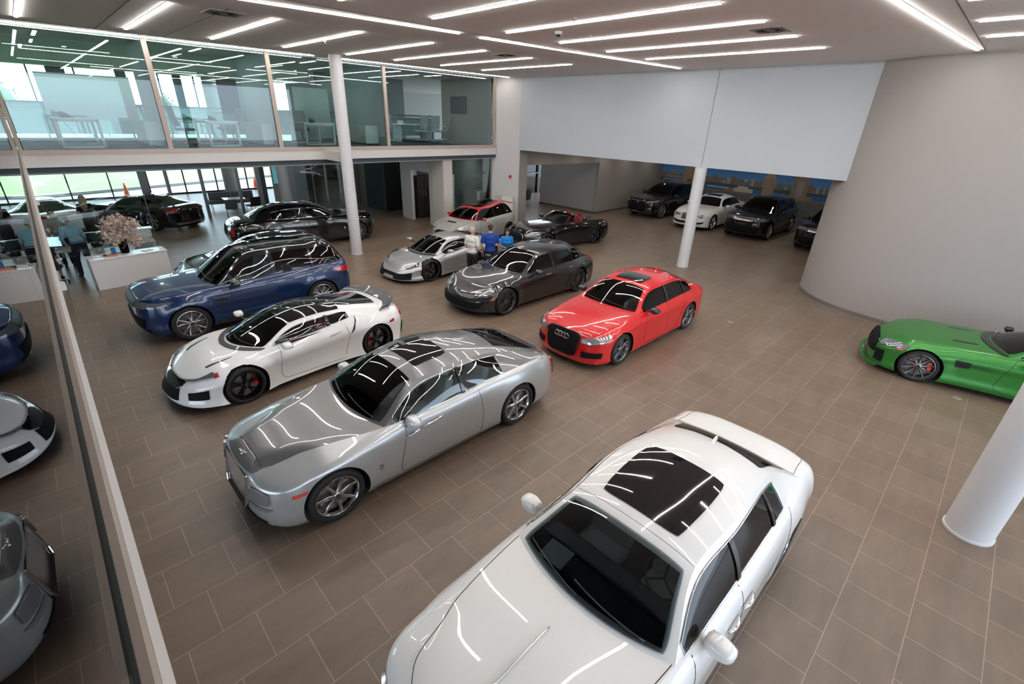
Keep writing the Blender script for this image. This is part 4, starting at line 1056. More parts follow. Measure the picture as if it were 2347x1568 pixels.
def sticker(L, x, z, m_, sx_=.05, sz=.1, nm='fender_badge', letter=None):
    cs, root = L['cs'], L['root']
    for sd in (-1, 1):
        sg = cs.sx(x); p = cs.skirt(sg, cs.hz(sg, z), .003); k = MB(); k.rbox((p[0], p[1]*sd, p[2]), (sx_, .012, sz), .004, 2); b = k.build(nm, m_, root, True, sharp=40)
        if letter:
            text_mesh('badge_letters', letter, sz*.5, BLACKTRIM, b, (p[0], (p[1]+.007)*sd, p[2]+.012), (math.pi/2, 0, math.pi if sd > 0 else 0), .0006)
def blade_handles(L, segs, m_, off=.014):
    cs, root = L['cs'], L['root']
    for sd in (-1, 1):
        for a, b, z0_, z1_ in segs:
            pts = []
            for f in np.linspace(0, 1, 9):
                s_ = cs.sx(a+(b-a)*f); p = cs.skirt(s_, cs.hz(s_, z0_+(z1_-z0_)*f), .008+off*math.sin(f*math.pi)); pts.append((p[0], p[1]*sd, p[2]))
            k = MB(); k.tube(pts, [.006, .012, .015, .016, .016, .016, .015, .012, .006], 8); k.build('door_handle', m_, root, True)

def base(**kw):
    d = dict(F=[(0,.08),(.15,.01),(.4,0),(.7,.02),(.88,.07),(1,.16)], B=[(0,.12),(.2,.03),(.45,0),(.75,.04),(.93,.12),(1,.2)],
        S=[(0,.06),(.12,.015),(.3,0),(.6,0),(.78,.015),(.9,.045),(.97,.085),(1,.12)], ww=(.12,.96), glass=(GL_CLEAR, GL_MID, GL_MID), pillar=BLACKGLOSS)
    d.update(kw); return d

# -- silver two-tone coupe
def wraith_extra(L):
    cs, root, sp = L['cs'], L['root'], L['sp']; fpatch, spatch, hline, fline = L['fpatch'], L['spatch'], L['hline'], L['fline']
    rr_grille(L, sp, .33, .795, .375, .33, -.80, -.885)
    mascot(L, -.72, .835)
    lampset(L, 'headlight', [(('y', .47), .70), (('y', .60), .715), (('y', .76), .70)], [(('y', .49), .565), (('y', .62), .555), (('y', .765), .565)], .635, (.56, .68))
    spatch('bumper_recess', mat('recess silver', (.36,.38,.39), .35, .7, coat=.6), [(('y', .42), .49), (('y', .79), .50)], [(('y', .43), .44), (('y', .73), .45)], .003, .01)
    spatch('side_marker', ORANGELAMP, [(('x', -.50), .66), (('x', -.33), .665)], [(('x', -.50), .625), (('x', -.34), .64)], .006, .01)
    fpatch('lower_intake', DARKGRILLE, [(0, .285), (.4, .285), (.70, .295)], [(0, .235), (.4, .235), (.64, .25)], .003, .01)
    fline('bumper_trim', CHROME, [(0, .225), (.4, .225), (.74, .25)], .009)
    blade_handles(L, ((.98, 1.22, .79, .825), (1.24, 1.62, .83, .87)), CHROME)
    sticker(L, .60, .52, CHROME, letter='R')
    spatch('tail_light', REDLAMP, [(('r', .82), .86), (('r', .72), .86)], [(('r', .82), .60), (('r', .73), .60)], .004, .02)
    hline('panel_gap', L['seam'], [(.13, 0), (.13, .95)], .004)
    hline('panel_gap', L['seam'], [(.98, 0), (.98, .95)], deck=True)
def spec_wraith():
    sil = paint('silver paint light', (.52,.54,.545), .55, .33, flake=.06); dk = paint('silver paint dark', (.20,.20,.205), .6, .28, flake=.08)
    return base(kind='coupe', wb=3.112, fo=.86, ro=1.20, R=.372, rr=.276, wd=.27, style=(7, 'seven'), rim=mat('polished alloy', (.62,.62,.62), .12, 1.0), tr=.82,
        w=[(-.3,.92),(0,.955),(1.5,.965),(3.1,.965),(3.75,.91)], nf=3.0, fl=.60, nr=2.7, rl=.65, hcy=.40, dc=.2,
        zt=[(-.86,.83),(-.6,.87),(0,.96),(.72,.985),(1.6,.985),(2.6,1.03),(3.2,1.03),(3.9,.98),(4.3,.93)],
        zb=[(-.86,.20),(-.4,.17),(3.6,.17),(4.3,.28)],
        F=[(0,.06),(.12,.01),(.3,0),(.6,.02),(.85,.05),(.95,.075),(1,.11)],
        dt=[(1.0,-.02),(2.6,-.01),(3.3,.0),(3.9,.0),(4.25,.0)], flare=(.012,.012),
        crest=[(('y',0),(-.80,0)),(('y',.40),(-.76,.385)),(('y',.7),(-.60,.43)),(('x',-.5),(-.40,.50)),(('x',0),(0,.63)),(('x',.5),(.5,.77)),(('x',1.0),None)], ch=.82,
        zh=[(-.62,.895),(-.2,.975),(.3,.995)], ph=5.0, zd=[(4.1,1.0)], pd=2.6,
        xA=.76, xC=4.08, cow=(.60,.985), rcow=(3.82,1.03), ih=1, ir=3,
        roof=[(1.38,1.40,1.38,.60,1.33),(2.05,1.50,2.02,.62,1.40),(3.0,1.36,2.92,.57,1.27),(3.45,1.20,3.48,.62,1.12)], pr=2.3, bp=.9, bpr=.76,
        sunroof=[(.10,.44,.64,0)], wins=[(.9,2.02),(2.05,2.84)], ww=(.14,.97), dlo=CHROME,
        paint=sil, paint_top=dk, paint_roof=dk, paint_side=dk, glass=(GL_CLEAR, GL_MID, GL_CLEAR),
        mirror=dict(p=(1.10,.985,1.0), s=(.095,.125,.085), m=mat('silver paint pale', (.66,.70,.72), .25, .2, coat=1.0), arm=sil),
        seams=[[(1.02,.98),(.98,.75),(.88,.35),(.92,.24),(2.3,.22)],[(2.28,.99),(2.34,.6),(2.3,.22)],[(.45,.235),(.85,.235)]],
        interior=dict(rows=(1.62,2.35), seat=mat('cream leather', (.55,.53,.48), .5), tub=mat('cabin grey', (.30,.29,.28), .8), dash=mat('dashboard grey', (.14,.14,.14), .6), zs=.58, paper=(.55,.08)), extra=wraith_extra)

# -- white saloon in the foreground
def ghost_extra(L):
    cs, root, sp = L['cs'], L['root'], L['sp']; fpatch, spatch, hline, fline = L['fpatch'], L['spatch'], L['hline'], L['fline']
    rr_grille(L, sp, .34, .86, .34, .32, -.83, -.86); mascot(L, -.70, .90)
    lampset(L, 'headlight', [(('y', .47), .76), (('y', .78), .76)], [(('y', .49), .62), (('y', .78), .62)], .69, (.56, .68))
    k = MB(); P = [cs.hood(np.float64(f), np.float64(0.0), .006) for f in np.linspace(.10, .80, 20)]
    k.tube([tuple(p) for p in P], [.010-.006*(i/19) for i in range(20)], 6); k.build('bonnet_spear', CHROME, root, True)
    blade_handles(L, ((1.50, 1.74, .83, .84), (1.80, 2.04, .845, .855)), CHROME, .03)
    for sd in (-1, 1):
        sg = cs.sx(1.86); p = cs.skirt(sg, cs.hz(sg, .95), .01)
    sticker(L, .52, .56, CHROME, letter='R')
    spatch('tail_light', REDLAMP, [(('r', .82), .88), (('r', .68), .88)], [(('r', .82), .62), (('r', .7), .62)], .004, .02)
    for (a, b) in (([(.04, .97), (.6, .965), (.995, .90)]), ) if False else ():
        pass
    hline('panel_gap', L['seam'], [(.10, 0), (.10, .93)], .004); hline('panel_gap', L['seam'], [(.10, .93), (.5, .965), (1.0, .975)], .0035)
    hline('panel_gap', L['seam'], [(.985, 0), (.985, .93)], deck=True); hline('panel_gap', L['seam'], [(.12, .93), (.985, .93)], deck=True)
    P = [cs.top(cs.uh+.06, np.float64(b), .0) for b in np.linspace(-.97, .97, 40)] if False else [cs.top(np.float64(cs.uh+.06), np.float64(abs(b)), .0)*np.array([1, (1 if b >= 0 else -1), 1]) for b in np.linspace(-.98, .98, 41)]
    k = MB(); k.tube([tuple(p) for p in P], .0025, 5); k.build('panel_gap', mat('soft gap', (.25,.25,.25), .8), root, True)
    k = MB(); u = cs.uh+(cs.ur-cs.uh)*.95; p = cs.top(np.float64(u), np.float64(0.0), .0)
    k.slab([[(p[0]-.08+.17*f, w_*(.03-.012*f), p[2]+.055*math.sin(f*1.5)*(1-abs(w_)**2)) for w_ in (-1, -.5, 0, .5, 1)] for f in np.linspace(0, 1, 7)], .004); k.build('roof_aerial', sp['paint'], root, True)
    # divider across the roof glass
    P = [cs.top(np.float64(cs.uh+(cs.ur-cs.uh)*.50), np.float64(abs(b)), .006)*np.array([1, (1 if b >= 0 else -1), 1]) for b in np.linspace(-.66, .66, 25)]
    k = MB(); k.tube([tuple(p) for p in P], .004, 5); k.build('sunroof_divider', mat('grey trim', (.18,.18,.18), .5), root, True)
def spec_ghost(col='white'):
    wh = paint('white pearl paint', (.90,.895,.88), 0, .28, spec=.5) if col == 'white' else paint('black paint', (.006,.006,.007), 0, .12)
    return base(kind='saloon', wb=3.295, fo=.84, ro=1.22, R=.375, rr=.268, wd=.27, style=(5, 'y') if col == 'white' else (7, 'single'), rim=mat('dark chrome alloy', (.45,.45,.46), .15, 1.0), tr=.82,
        w=[(-.25,.93),(0,.955),(1.5,.968),(3.3,.965),(4.0,.92)], nf=3.2, fl=.60, nr=3.0, rl=.55, hcy=.40, dc=.2,
        zt=[(-.84,.89),(-.5,.94),(0,1.0),(.75,1.035),(1.6,1.04),(2.8,1.07),(3.3,1.07),(4.0,1.02),(4.51,.97)],
        zb=[(-.84,.22),(-.4,.19),(3.9,.19),(4.51,.30)], F=[(0,.06),(.12,.01),(.3,0),(.7,.01),(.85,.03),(.95,.05),(1,.08)],
        S=[(0,.05),(.1,.015),(.3,0),(.6,0),(.78,.015),(.9,.045),(.97,.085),(1,.13)],
        dt=[(.9,0),(2.8,.0),(3.4,.03),(4.0,.04),(4.4,.0)], flare=(.01,.01),
        crest=[(('y',0),(-.80,0)),(('y',.40),(-.78,.39)),(('y',.7),(-.64,.50)),(('x',-.45),(-.40,.64)),(('x',0),(0,.74)),(('x',.5),(.5,.80)),(('x',1.0),None)], ch=.82,
        zh=[(-.6,.97),(-.2,1.02),(.3,1.045)], ph=5.0, zd=[(4.2,1.07)], pd=3.2,
        xA=.80, xC=3.75, cow=(.62,1.04), rcow=(3.70,1.11), ih=1, ir=3,
        roof=[(1.33,1.44,1.34,.62,1.375),(2.0,1.54,2.0,.64,1.455),(3.10,1.44,3.05,.60,1.34),(3.42,1.30,3.40,.62,1.22)], pr=2.5, bp=.92, bpr=.86,
        sunroof=[(.09,.60,.66,0)], wins=[(.93,1.86),(1.90,2.72),(2.75,3.06)], ww=(.16,.97), dlo=CHROME,
        paint=wh, glass=(GL_CLEAR, GL_DARK, GL_MID),
        mirror=dict(p=(1.17,1.0,1.06), s=(.10,.125,.085), m=wh, arm=wh),
        seams=[[(.98,1.02),(.92,.8),(.82,.5),(.80,.25),(1.80,.23)],[(1.84,1.03),(1.84,.23)],[(1.84,.23),(2.75,.25),(2.95,.7),(3.15,1.05)]],
        interior=dict(rows=(1.55,2.45), seat=mat('white leather', (.50,.49,.46), .5), tub=mat('cabin navy', (.03,.035,.045), .8), dash=mat('dashboard blue black', (.02,.03,.04), .5), zs=.60, paper=(.50,.06), pw=.13), extra=ghost_extra)

# -- white mid-engined coupe with black roof
def nsx_extra(L):
    cs, root, sp = L['cs'], L['root'], L['sp']; fpatch, spatch, hline, fline, hpatch = L['fpatch'], L['spatch'], L['hline'], L['fline'], L['hpatch']
    fpatch('front_beak', BLACKGLOSS, [(0, .54), (.25, .535), (.5, .535)], [(0, .36), (.22, .37), (.42, .44)], .006, .02)
    lampset(L, 'headlight', [(('y', .40), .60), (('y', .60), .615), (('x', -.42), .68)], [(('y', .44), .50), (('y', .66), .535), (('x', -.42), .62)], None, m_=mat('headlamp smoke', (.10,.11,.12), .06, coat=1.0))
    spatch('side_marker', REDLAMP, [(('x', -.44), .655), (('x', -.36), .67)], [(('x', -.44), .61), (('x', -.36), .63)], .008, .01)
    fpatch('centre_intake', DARKGRILLE, [(0, .36), (.25, .36), (.36, .40)], [(0, .22), (.3, .22), (.42, .23)], .004, .02)
    spatch('side_intake', DARKGRILLE, [(('y', .60), .37), (('x', -.56), .44)], [(('y', .62), .26), (('x', -.58), .27)], .002, .012)
    hpatch('bonnet_vent', BLACKTRIM, .38, .72, .62, .71, .004, sk=.06, taper=.25)
    # flying rear spoiler and engine cover
    k = MB(); G = []
    for y in np.linspace(-.80, .80, 33):
        a = abs(y)/.80; x = 3.42-.42*a**3; z = .98-.05*a**3
        G.append([(x-.26+.09*a, y, z-.03), (x-.12, y, z+.005), (x, y, z+.035), (x+.03, y, z+.01)])
    k.slab(G, .03); k.build('rear_spoiler', mat('carbon grey', (.07,.075,.08), .35, coat=.6), root, True, sharp=45)
    spatch('tail_light', REDLAMP, [(('r', .86), .78), (('r', .55), .80)], [(('r', .84), .70), (('r', .6), .72)], .006, .02)
    spatch('side_marker', REDLAMP, [(('x', 2.94), .69), (('x', 3.06), .72)], [(('x', 2.94), .655), (('x', 3.06), .66)], .006, .01)
    spatch('rear_grille', DARKGRILLE, [(('r', .80), .5), (('r', .1), .5)], [(('r', .8), .25), (('r', .1), .25)], .004, .02)
    for sd in (-1, 1):   # dark tube stands in for the shaded vent gap behind the floating C pillar
        pts = [cs.skirt(cs.sx(x), cs.hz(cs.sx(x), z), .002) for x, z in ((2.25, .97), (2.22, .88), (2.12, .74), (2.05, .66))]
        k = MB(); k.tube([(p[0], p[1]*sd, p[2]) for p in pts], [.004, .016, .022, .004], 6); k.build('side_vent', BLACKTRIM, root, True)
    blade_handles(L, ((1.62, 1.90, .73, .775),), mat('silver handle', (.6,.6,.6), .3, .6), .004)
def spec_nsx():
    wh = paint('white paint', (.90,.90,.89), 0, .25); blk = mat('roof gloss black', (.01,.01,.011), .06, coat=1.0)
    return base(kind='sports_car', wb=2.63, fo=.98, ro=.86, R=.335, rr=.262, wd=.27, style=(5, 'twin'), rim=mat('black alloy', (.02,.02,.022), .2, .8), caliper=mat('red caliper', (.6,.01,.015), .3, coat=1.0), tr=.80,
        w=[(-.35,.90),(0,.94),(.9,.90),(1.6,.90),(2.3,.955),(2.7,.965),(3.0,.94)], nf=2.3, fl=.72, nr=3.0, rl=.5, hcy=.5, dc=.16,
        zt=[(-.98,.50),(-.7,.58),(-.3,.70),(0,.76),(.5,.80),(1.2,.83),(1.9,.90),(2.5,.96),(3.1,.93),(3.49,.86)], zb=[(-.98,.14),(-.4,.13),(3.2,.15),(3.49,.30)], zfl=.13,
        F=[(0,.02),(.1,0),(.3,.03),(.6,.10),(.85,.16),(1,.22)], B=[(0,.10),(.2,.03),(.5,.0),(.8,.05),(1,.1)],
        S=[(0,.0),(.1,.02),(.3,.04),(.5,.03),(.7,.0),(.88,.03),(1,.12)],
        dt=[(.0,.08),(.6,.08),(1.4,.04),(2.2,.10),(2.7,.16),(3.2,.05)], flare=(.035,.03),
        zh=[(-.7,.61),(-.3,.74)], ph=2.6, zd=[(3.2,.95)], pd=2.6,
        xA=.52, xC=2.95, cow=(.10,.81), rcow=(3.0,.98), ih=1, ir=3,
        roof=[(1.02,1.13,1.08,.56,1.06),(1.5,1.205,1.5,.58,1.10),(2.1,1.15,2.05,.54,1.05),(2.6,1.05,2.55,.60,1.0)], pr=2.5, bp=.93, bpr=.70,
        roofpanel=(-.02,1.02,.93), cowl=(.90,.97), wins=[(.62,1.68),(1.72,2.15)], ww=(.16,.97),
        paint=wh, paint_roof=wh, paint_side=wh, glass=(GL_CLEAR, mat('roof gloss black', (.01,.01,.011), .06), GL_CLEAR),
        mirror=dict(p=(.74,1.06,.90), s=(.10,.115,.06), m=wh), seams=[[(.70,.79),(.66,.6),(.62,.3),(.68,.2),(1.9,.18)],[(1.98,.86),(2.02,.6),(1.9,.25)]],
        interior=dict(rows=(1.25,), seat=mat('red leather', (.28,.012,.015), .5), tub=mat('cabin maroon', (.08,.01,.012), .8), zs=.42, paper=(.45,.10)), extra=nsx_extra)

# -- blue sport utility with black roof
def rrs_extra(L):
    cs, root, sp = L['cs'], L['root'], L['sp']; fpatch, spatch, hline, fline, hpatch = L['fpatch'], L['spatch'], L['hline'], L['fline'], L['hpatch']
    g_ = mat('honeycomb grille', (.03,.035,.04), .5, 0, var=.8, vscale=90, spec=.25)
    zg = sp.get('zg', (.98, .83)); gy = sp.get('gy', .55)
    fpatch('grille', sp.get('grille_m', g_), [(0, zg[0]), (gy*.6, zg[0]), (gy, zg[0]-.01)], [(0, zg[1]), (gy*.6, zg[1]), (gy*.88, zg[1]+.01)], .008, .03)
    lampset(L, 'headlight', [(('y', gy+.02), zg[0]-.01), (('y', .80), zg[0]-.01), (('x', -.22), zg[0]-.05)], [(('y', gy-.03), zg[1]+.02), (('y', .80), zg[1]+.02), (('x', -.36), zg[0]-.10)], (zg[0]+zg[1])/2-.01, (.60, .72, .80), .045, mat('headlamp smoke', (.10,.11,.12), .06, coat=1.0))
    spatch('side_marker', ORANGELAMP, [(('x', -.44), zg[0]-.04), (('x', -.24), zg[0]-.05)], [(('x', -.44), zg[0]-.075), (('x', -.30), zg[0]-.085)], .012, .01)
    fpatch('lower_intake', DARKGRILLE, [(0, .62), (.4, .62), (.78, .60)], [(0, .36), (.4, .36), (.70, .40)], .004, .02)
    fpatch('skid_plate', BLACKTRIM, [(0, .34), (.8, .36)], [(0, .25), (.75, .27)], .01, .02)
    if sp.get('chin'): fline('bumper_trim', CHROME, [(0, .40), (.5, .40), (.82, .44)], .012)
    if sp.get('svent', 1): spatch('side_vent', BLACKGLOSS, [(('x', .50), .86), (('x', .78), .88)], [(('x', .50), .80), (('x', .76), .76)], .006, .01)
    spatch('tail_light', REDLAMP, [(('x', cs.xR-.56), 1.04), (('r', .80), 1.06)], [(('x', cs.xR-.46), .94), (('r', .80), .90)], .008, .02)
    spatch('sill_cover', BLACKTRIM, [(('x', .50), .34), (('x', cs.wb-.48), .34)], [(('x', .50), .25), (('x', cs.wb-.48), .25)], .012, .02)
def spec_rrs():
    bl = paint('deep blue paint', (.001,.020,.085), .1, .28, flake=.12); blk = mat('roof gloss black', (.01,.01,.011), .06, coat=1.0)
    return base(kind='sport_utility_vehicle', wb=2.923, fo=.88, ro=.92, R=.385, rr=.285, wd=.28, style=(5, 'split'), rim=mat('alloy bright grey', (.42,.42,.43), .25, .9), tr=.85,
        w=[(-.3,.95),(0,.985),(1.5,.985),(2.9,.985),(3.3,.96)], nf=3.2, fl=.6, nr=4.0, rl=.5, hc=.22, dc=.06,
        zt=[(-.88,.99),(-.5,1.03),(0,1.06),(.6,1.09),(1.5,1.11),(2.9,1.17),(3.6,1.20),(3.85,1.20)], zb=[(-.88,.28),(-.3,.25),(3.3,.26),(3.85,.34)], zfl=.24,
        F=[(0,.10),(.15,.02),(.4,0),(.75,.02),(.9,.05),(1,.12)], B=[(0,.08),(.2,.0),(.5,.0),(.8,.04),(1,.10)],
        S=[(0,.02),(.1,.01),(.3,.02),(.55,.0),(.8,.01),(.93,.04),(1,.09)], dt=[(-.5,.02),(.6,.03),(3,.03),(3.7,.06)], flare=(.03,.03),
        zh=[(-.5,1.06),(0,1.10),(.4,1.115)], ph=4.0, zd=[(3.78,1.17)], pd=3.0,
        xA=.66, xC=3.77, cow=(.48,1.11), rcow=(3.78,1.16), ih=1, ir=4,
        roof=[(1.38,1.66,1.38,.62,1.60),(2.0,1.72,2.0,.66,1.655),(2.8,1.71,2.8,.66,1.635),(3.42,1.66,3.36,.64,1.57)], pr=3.2, bp=.92, bpr=.86, sb=.02,
        wins=[(.86,1.86,GL_CLEAR),(1.92,2.78,GL_DARK),(2.82,3.55,GL_DARK)], ww=(.12,.98), roofpanel=(.12,.75,.72),
        paint=bl, paint_roof=blk, paint_side=blk, glass=(GL_CLEAR, GL_DARK, GL_DARK), mirror=dict(p=(.98,1.08,1.13), s=(.11,.14,.09), m=blk),
        handles=[(1.62,.95,.2,bl),(2.55,.97,.2,bl)], seams=[[(.88,1.1),(.84,.7),(.84,.38),(.95,.36),(1.85,.36)],[(1.88,1.1),(1.88,.36),(2.35,.36),(2.55,.6),(2.8,1.1)]],
        interior=dict(rows=(1.6,2.5), seat=mat('pale grey leather', (.30,.33,.35), .5), zs=.75, paper=(.4,.06)), extra=rrs_extra)

# -- dark grey sport estate
def pana_extra(L):
    cs, root, sp = L['cs'], L['root'], L['sp']; fpatch, spatch, hline, fline, hpatch = L['fpatch'], L['spatch'], L['hline'], L['fline'], L['hpatch']
    lampset(L, 'headlight', [(('y', .56), .66), (('y', .70), .71), (('x', -.30), .755)], [(('y', .58), .575), (('y', .76), .575), (('x', -.46), .64)], .62, (.62, .68, .74), .03, mat('headlamp bright', (.45,.47,.48), .08, .6, coat=1.0))
    fpatch('lower_intake', DARKGRILLE, [(0, .42), (.5, .42), (.80, .44)], [(0, .24), (.5, .24), (.70, .27)], .004, .02)
    spatch('side_marker', ORANGELAMP, [(('x', -.52), .52), (('x', -.40), .54)], [(('x', -.52), .495), (('x', -.40), .51)], .008, .01)
    fline('bumper_trim', mat('lip dark', (.05,.05,.055), .3), [(0, .20), (.5, .20), (.85, .23)], .012)
    spatch('tail_light', REDLAMP, [(('r', .84), .90), (('r', .1), .92)], [(('r', .84), .84), (('r', .1), .87)], .004, .02)
    hline('panel_gap', L['seam'], [(.10, .55), (.22, .62), (1.0, .80)], .0025)
def spec_pana():
    gr = paint('graphite paint', (.022,.023,.025), .35, .22, flake=.1)
    return base(kind='estate_car', wb=2.95, fo=.92, ro=1.08, R=.36, rr=.28, wd=.28, style=(10, 'mesh'), rim=mat('satin grey alloy', (.16,.16,.17), .3, .9), tr=.83,
        w=[(-.3,.92),(0,.965),(1.4,.945),(2.9,.98),(3.5,.93)], nf=2.4, fl=.72, nr=2.8, rl=.6, hc=.34, dc=.2,
        zt=[(-.92,.60),(-.6,.70),(-.2,.83),(0,.855),(.6,.91),(1.6,.93),(2.6,.96),(3.3,.97),(4.03,.90)], zb=[(-.92,.17),(-.4,.15),(3.6,.17),(4.03,.32)], zfl=.15,
        F=[(0,.05),(.1,.01),(.3,.0),(.6,.03),(.85,.10),(1,.18)], S=[(0,.05),(.1,.01),(.3,.01),(.55,.0),(.75,.01),(.9,.05),(1,.12)],
        dt=[(-.4,.08),(0,.06),(.6,.03),(1.5,.0),(2.6,.04),(3.3,.12),(3.9,.06)], flare=(.03,.03),
        zh=[(-.7,.66),(-.3,.78),(.2,.88),(.5,.91)], ph=2.3, zd=[(3.8,.95)], pd=2.6,
        xA=.74, xC=3.60, cow=(.58,.93), rcow=(3.62,1.0), ih=1, ir=4,
        roof=[(1.46,1.345,1.46,.57,1.29),(2.0,1.41,2.0,.60,1.345),(2.6,1.40,2.6,.59,1.33),(3.12,1.34,3.08,.56,1.25)], pr=2.8, bp=.9, bpr=.84,
        wins=[(.92,1.86,GL_CLEAR),(1.92,2.72,GL_MID),(2.76,3.15,GL_DARK)], ww=(.13,.96),
        paint=gr, glass=(GL_MID, GL_DARK, GL_MID), mirror=dict(p=(1.10,1.03,.97), s=(.10,.12,.075), m=gr),
        handles=[(1.55,.80,.2,CHROME),(2.50,.84,.2,CHROME)], seams=[[(1.0,.92),(.95,.6),(.90,.3),(1.0,.22),(1.85,.20)],[(1.92,.93),(1.90,.2),(2.35,.22),(2.5,.5),(2.7,.93)]],
        interior=dict(rows=(1.55,2.4), seat=mat('black leather', (.02,.02,.022), .5), zs=.52, paper=None), extra=pana_extra)

# -- red saloon with four rings
def audi_extra(L):
    cs, root, sp = L['cs'], L['root'], L['sp']; fpatch, spatch, hline, fline, hpatch = L['fpatch'], L['spatch'], L['hline'], L['fline'], L['hpatch']
    fpatch('grille', DARKGRILLE, [(0, .745), (.3, .742), (.42, .70)], [(0, .27), (.25, .275), (.34, .32)], .006, .03)
    fline('grille_frame', BLACKGLOSS, [(0, .755), (.30, .752), (.40, .74), (.44, .68), (.42, .5), (.36, .31), (.27, .262), (0, .258)], .014, off=.008)
    g_ = MB()
    for z in np.linspace(.31, .71, 12):
        w_ = .36 if z < .4 else .41
        Q = [];
        for y in np.linspace(-w_, w_, 17):
            sg = cs.sy(abs(y)); p = cs.skirt(sg, cs.hz(sg, z), .012); Q.append((p[0], p[1]*(1 if y >= 0 else -1), p[2]))
        g_.tube(Q, .004, 4)
    g_.build('grille_bars', BLACKGLOSS, root, True)
    k = MB()
    for i in range(4):
        y = (i-1.5)*.082; sg = cs.sy(abs(y)); p = cs.skirt(sg, cs.hz(sg, .62), .045)
        k.tube([(p[0]-.002*(i % 2), y+.056*math.cos(a), .655+.056*math.sin(a)) for a in np.linspace(0, 2*math.pi, 25)[:-1]], .0065, 6, closed=True)
    k.build('rings_emblem', CHROME, root, True)
    sg = cs.sy(.30); p = cs.skirt(sg, cs.hz(sg, .66), .02); text_mesh('model_badge', 'S6', .05, mat('badge red', (.6,.02,.02), .3), root, (p[0]-.004, .30, .665), (math.pi/2, 0, -math.pi/2))
    lampset(L, 'headlight', [(('y', .47), .68), (('y', .65), .715), (('x', -.36), .755)], [(('y', .49), .60), (('y', .72), .605), (('x', -.42), .68)], .65, (.56, .68), .035, mat('headlamp bright', (.45,.47,.48), .08, .6, coat=1.0))
    spatch('side_intake', DARKGRILLE, [(('y', .50), .42), (('x', -.60), .42)], [(('y', .50), .30), (('x', -.62), .31)], .004, .02)
    fline('bumper_trim', L['pm'], [(0, .17), (.5, .17), (.80, .19)], .014)
    spatch('tail_light', REDLAMP, [(('r', .84), .90), (('r', .45), .90)], [(('r', .84), .78), (('r', .48), .78)], .004, .02)
    hline('panel_gap', L['seam'], [(.03, 0), (.03, .9)], .002); hline('panel_gap', L['seam'], [(.03, .93), (.5, .95), (1.0, .95)], .002)
    k = MB(); p = cs.top(np.float64(cs.uh+(cs.ur-cs.uh)*.93), np.float64(0.0), .0); k.sph((p[0], 0, p[2]+.02), (.06, .018, .035), 12, 8); k.build('roof_aerial', L['pm'], root, True)
def spec_audi():
    rd = paint('bright red paint', (.66,.010,.014), 0, .25)
    return base(kind='saloon', wb=2.912, fo=.91, ro=1.08, R=.345, rr=.268, wd=.26, style=(5, 'twin'), rim=mat('titanium alloy', (.25,.25,.26), .3, .9), tr=.80,
        w=[(-.3,.90),(0,.935),(1.4,.94),(2.9,.935),(3.5,.89)], nf=2.8, fl=.66, nr=2.8, rl=.6, hcy=.52, dc=.2,
        zt=[(-.91,.755),(-.6,.80),(-.2,.86),(0,.88),(.6,.93),(1.6,.95),(2.8,.98),(3.4,.98),(3.99,.92)], zb=[(-.91,.16),(-.4,.15),(3.4,.16),(3.99,.28)], zfl=.15,
        F=[(0,.03),(.1,.0),(.3,.01),(.6,.03),(.85,.06),(1,.12)], S=[(0,.03),(.1,.01),(.3,.01),(.55,.01),(.72,.0),(.9,.05),(1,.11)],
        dt=[(-.4,.06),(0,.05),(.6,.02),(1.5,.0),(2.8,.0),(3.4,.05),(3.9,.03)], flare=(.015,.015),
        zh=[(-.6,.83),(-.1,.92),(.4,.955)], ph=3.2, zd=[(3.8,1.0)], pd=3.0,
        xA=.66, xC=3.42, cow=(.50,.96), rcow=(3.45,1.03), ih=1, ir=3,
        roof=[(1.26,1.345,1.27,.58,1.29),(1.9,1.43,1.9,.61,1.36),(2.75,1.36,2.70,.57,1.27),(3.15,1.19,3.12,.60,1.13)], pr=2.6, bp=.91, bpr=.85,
        sunroof=[(.08,.40,.60,0)], wins=[(.84,1.78,GL_CLEAR),(1.83,2.62,GL_MID),(2.66,3.06,GL_MID)], ww=(.13,.96), dlo=None, belt=None,
        paint=rd, glass=(GL_MID, GL_MID, GL_MID), mirror=dict(p=(1.0,1.0,.99), s=(.10,.115,.075), m=BLACKGLOSS),
        handles=[(1.55,.80,.2,rd),(2.42,.83,.2,rd)], seams=[[(.92,.94),(.86,.6),(.84,.3),(.95,.23),(1.75,.21)],[(1.80,.95),(1.82,.21),(2.25,.22),(2.42,.5),(2.66,.95)]],
        interior=dict(rows=(1.5,2.35), seat=mat('black leather', (.02,.02,.022), .5), zs=.55, paper=(-.45,.08), pw=.12), extra=audi_extra)

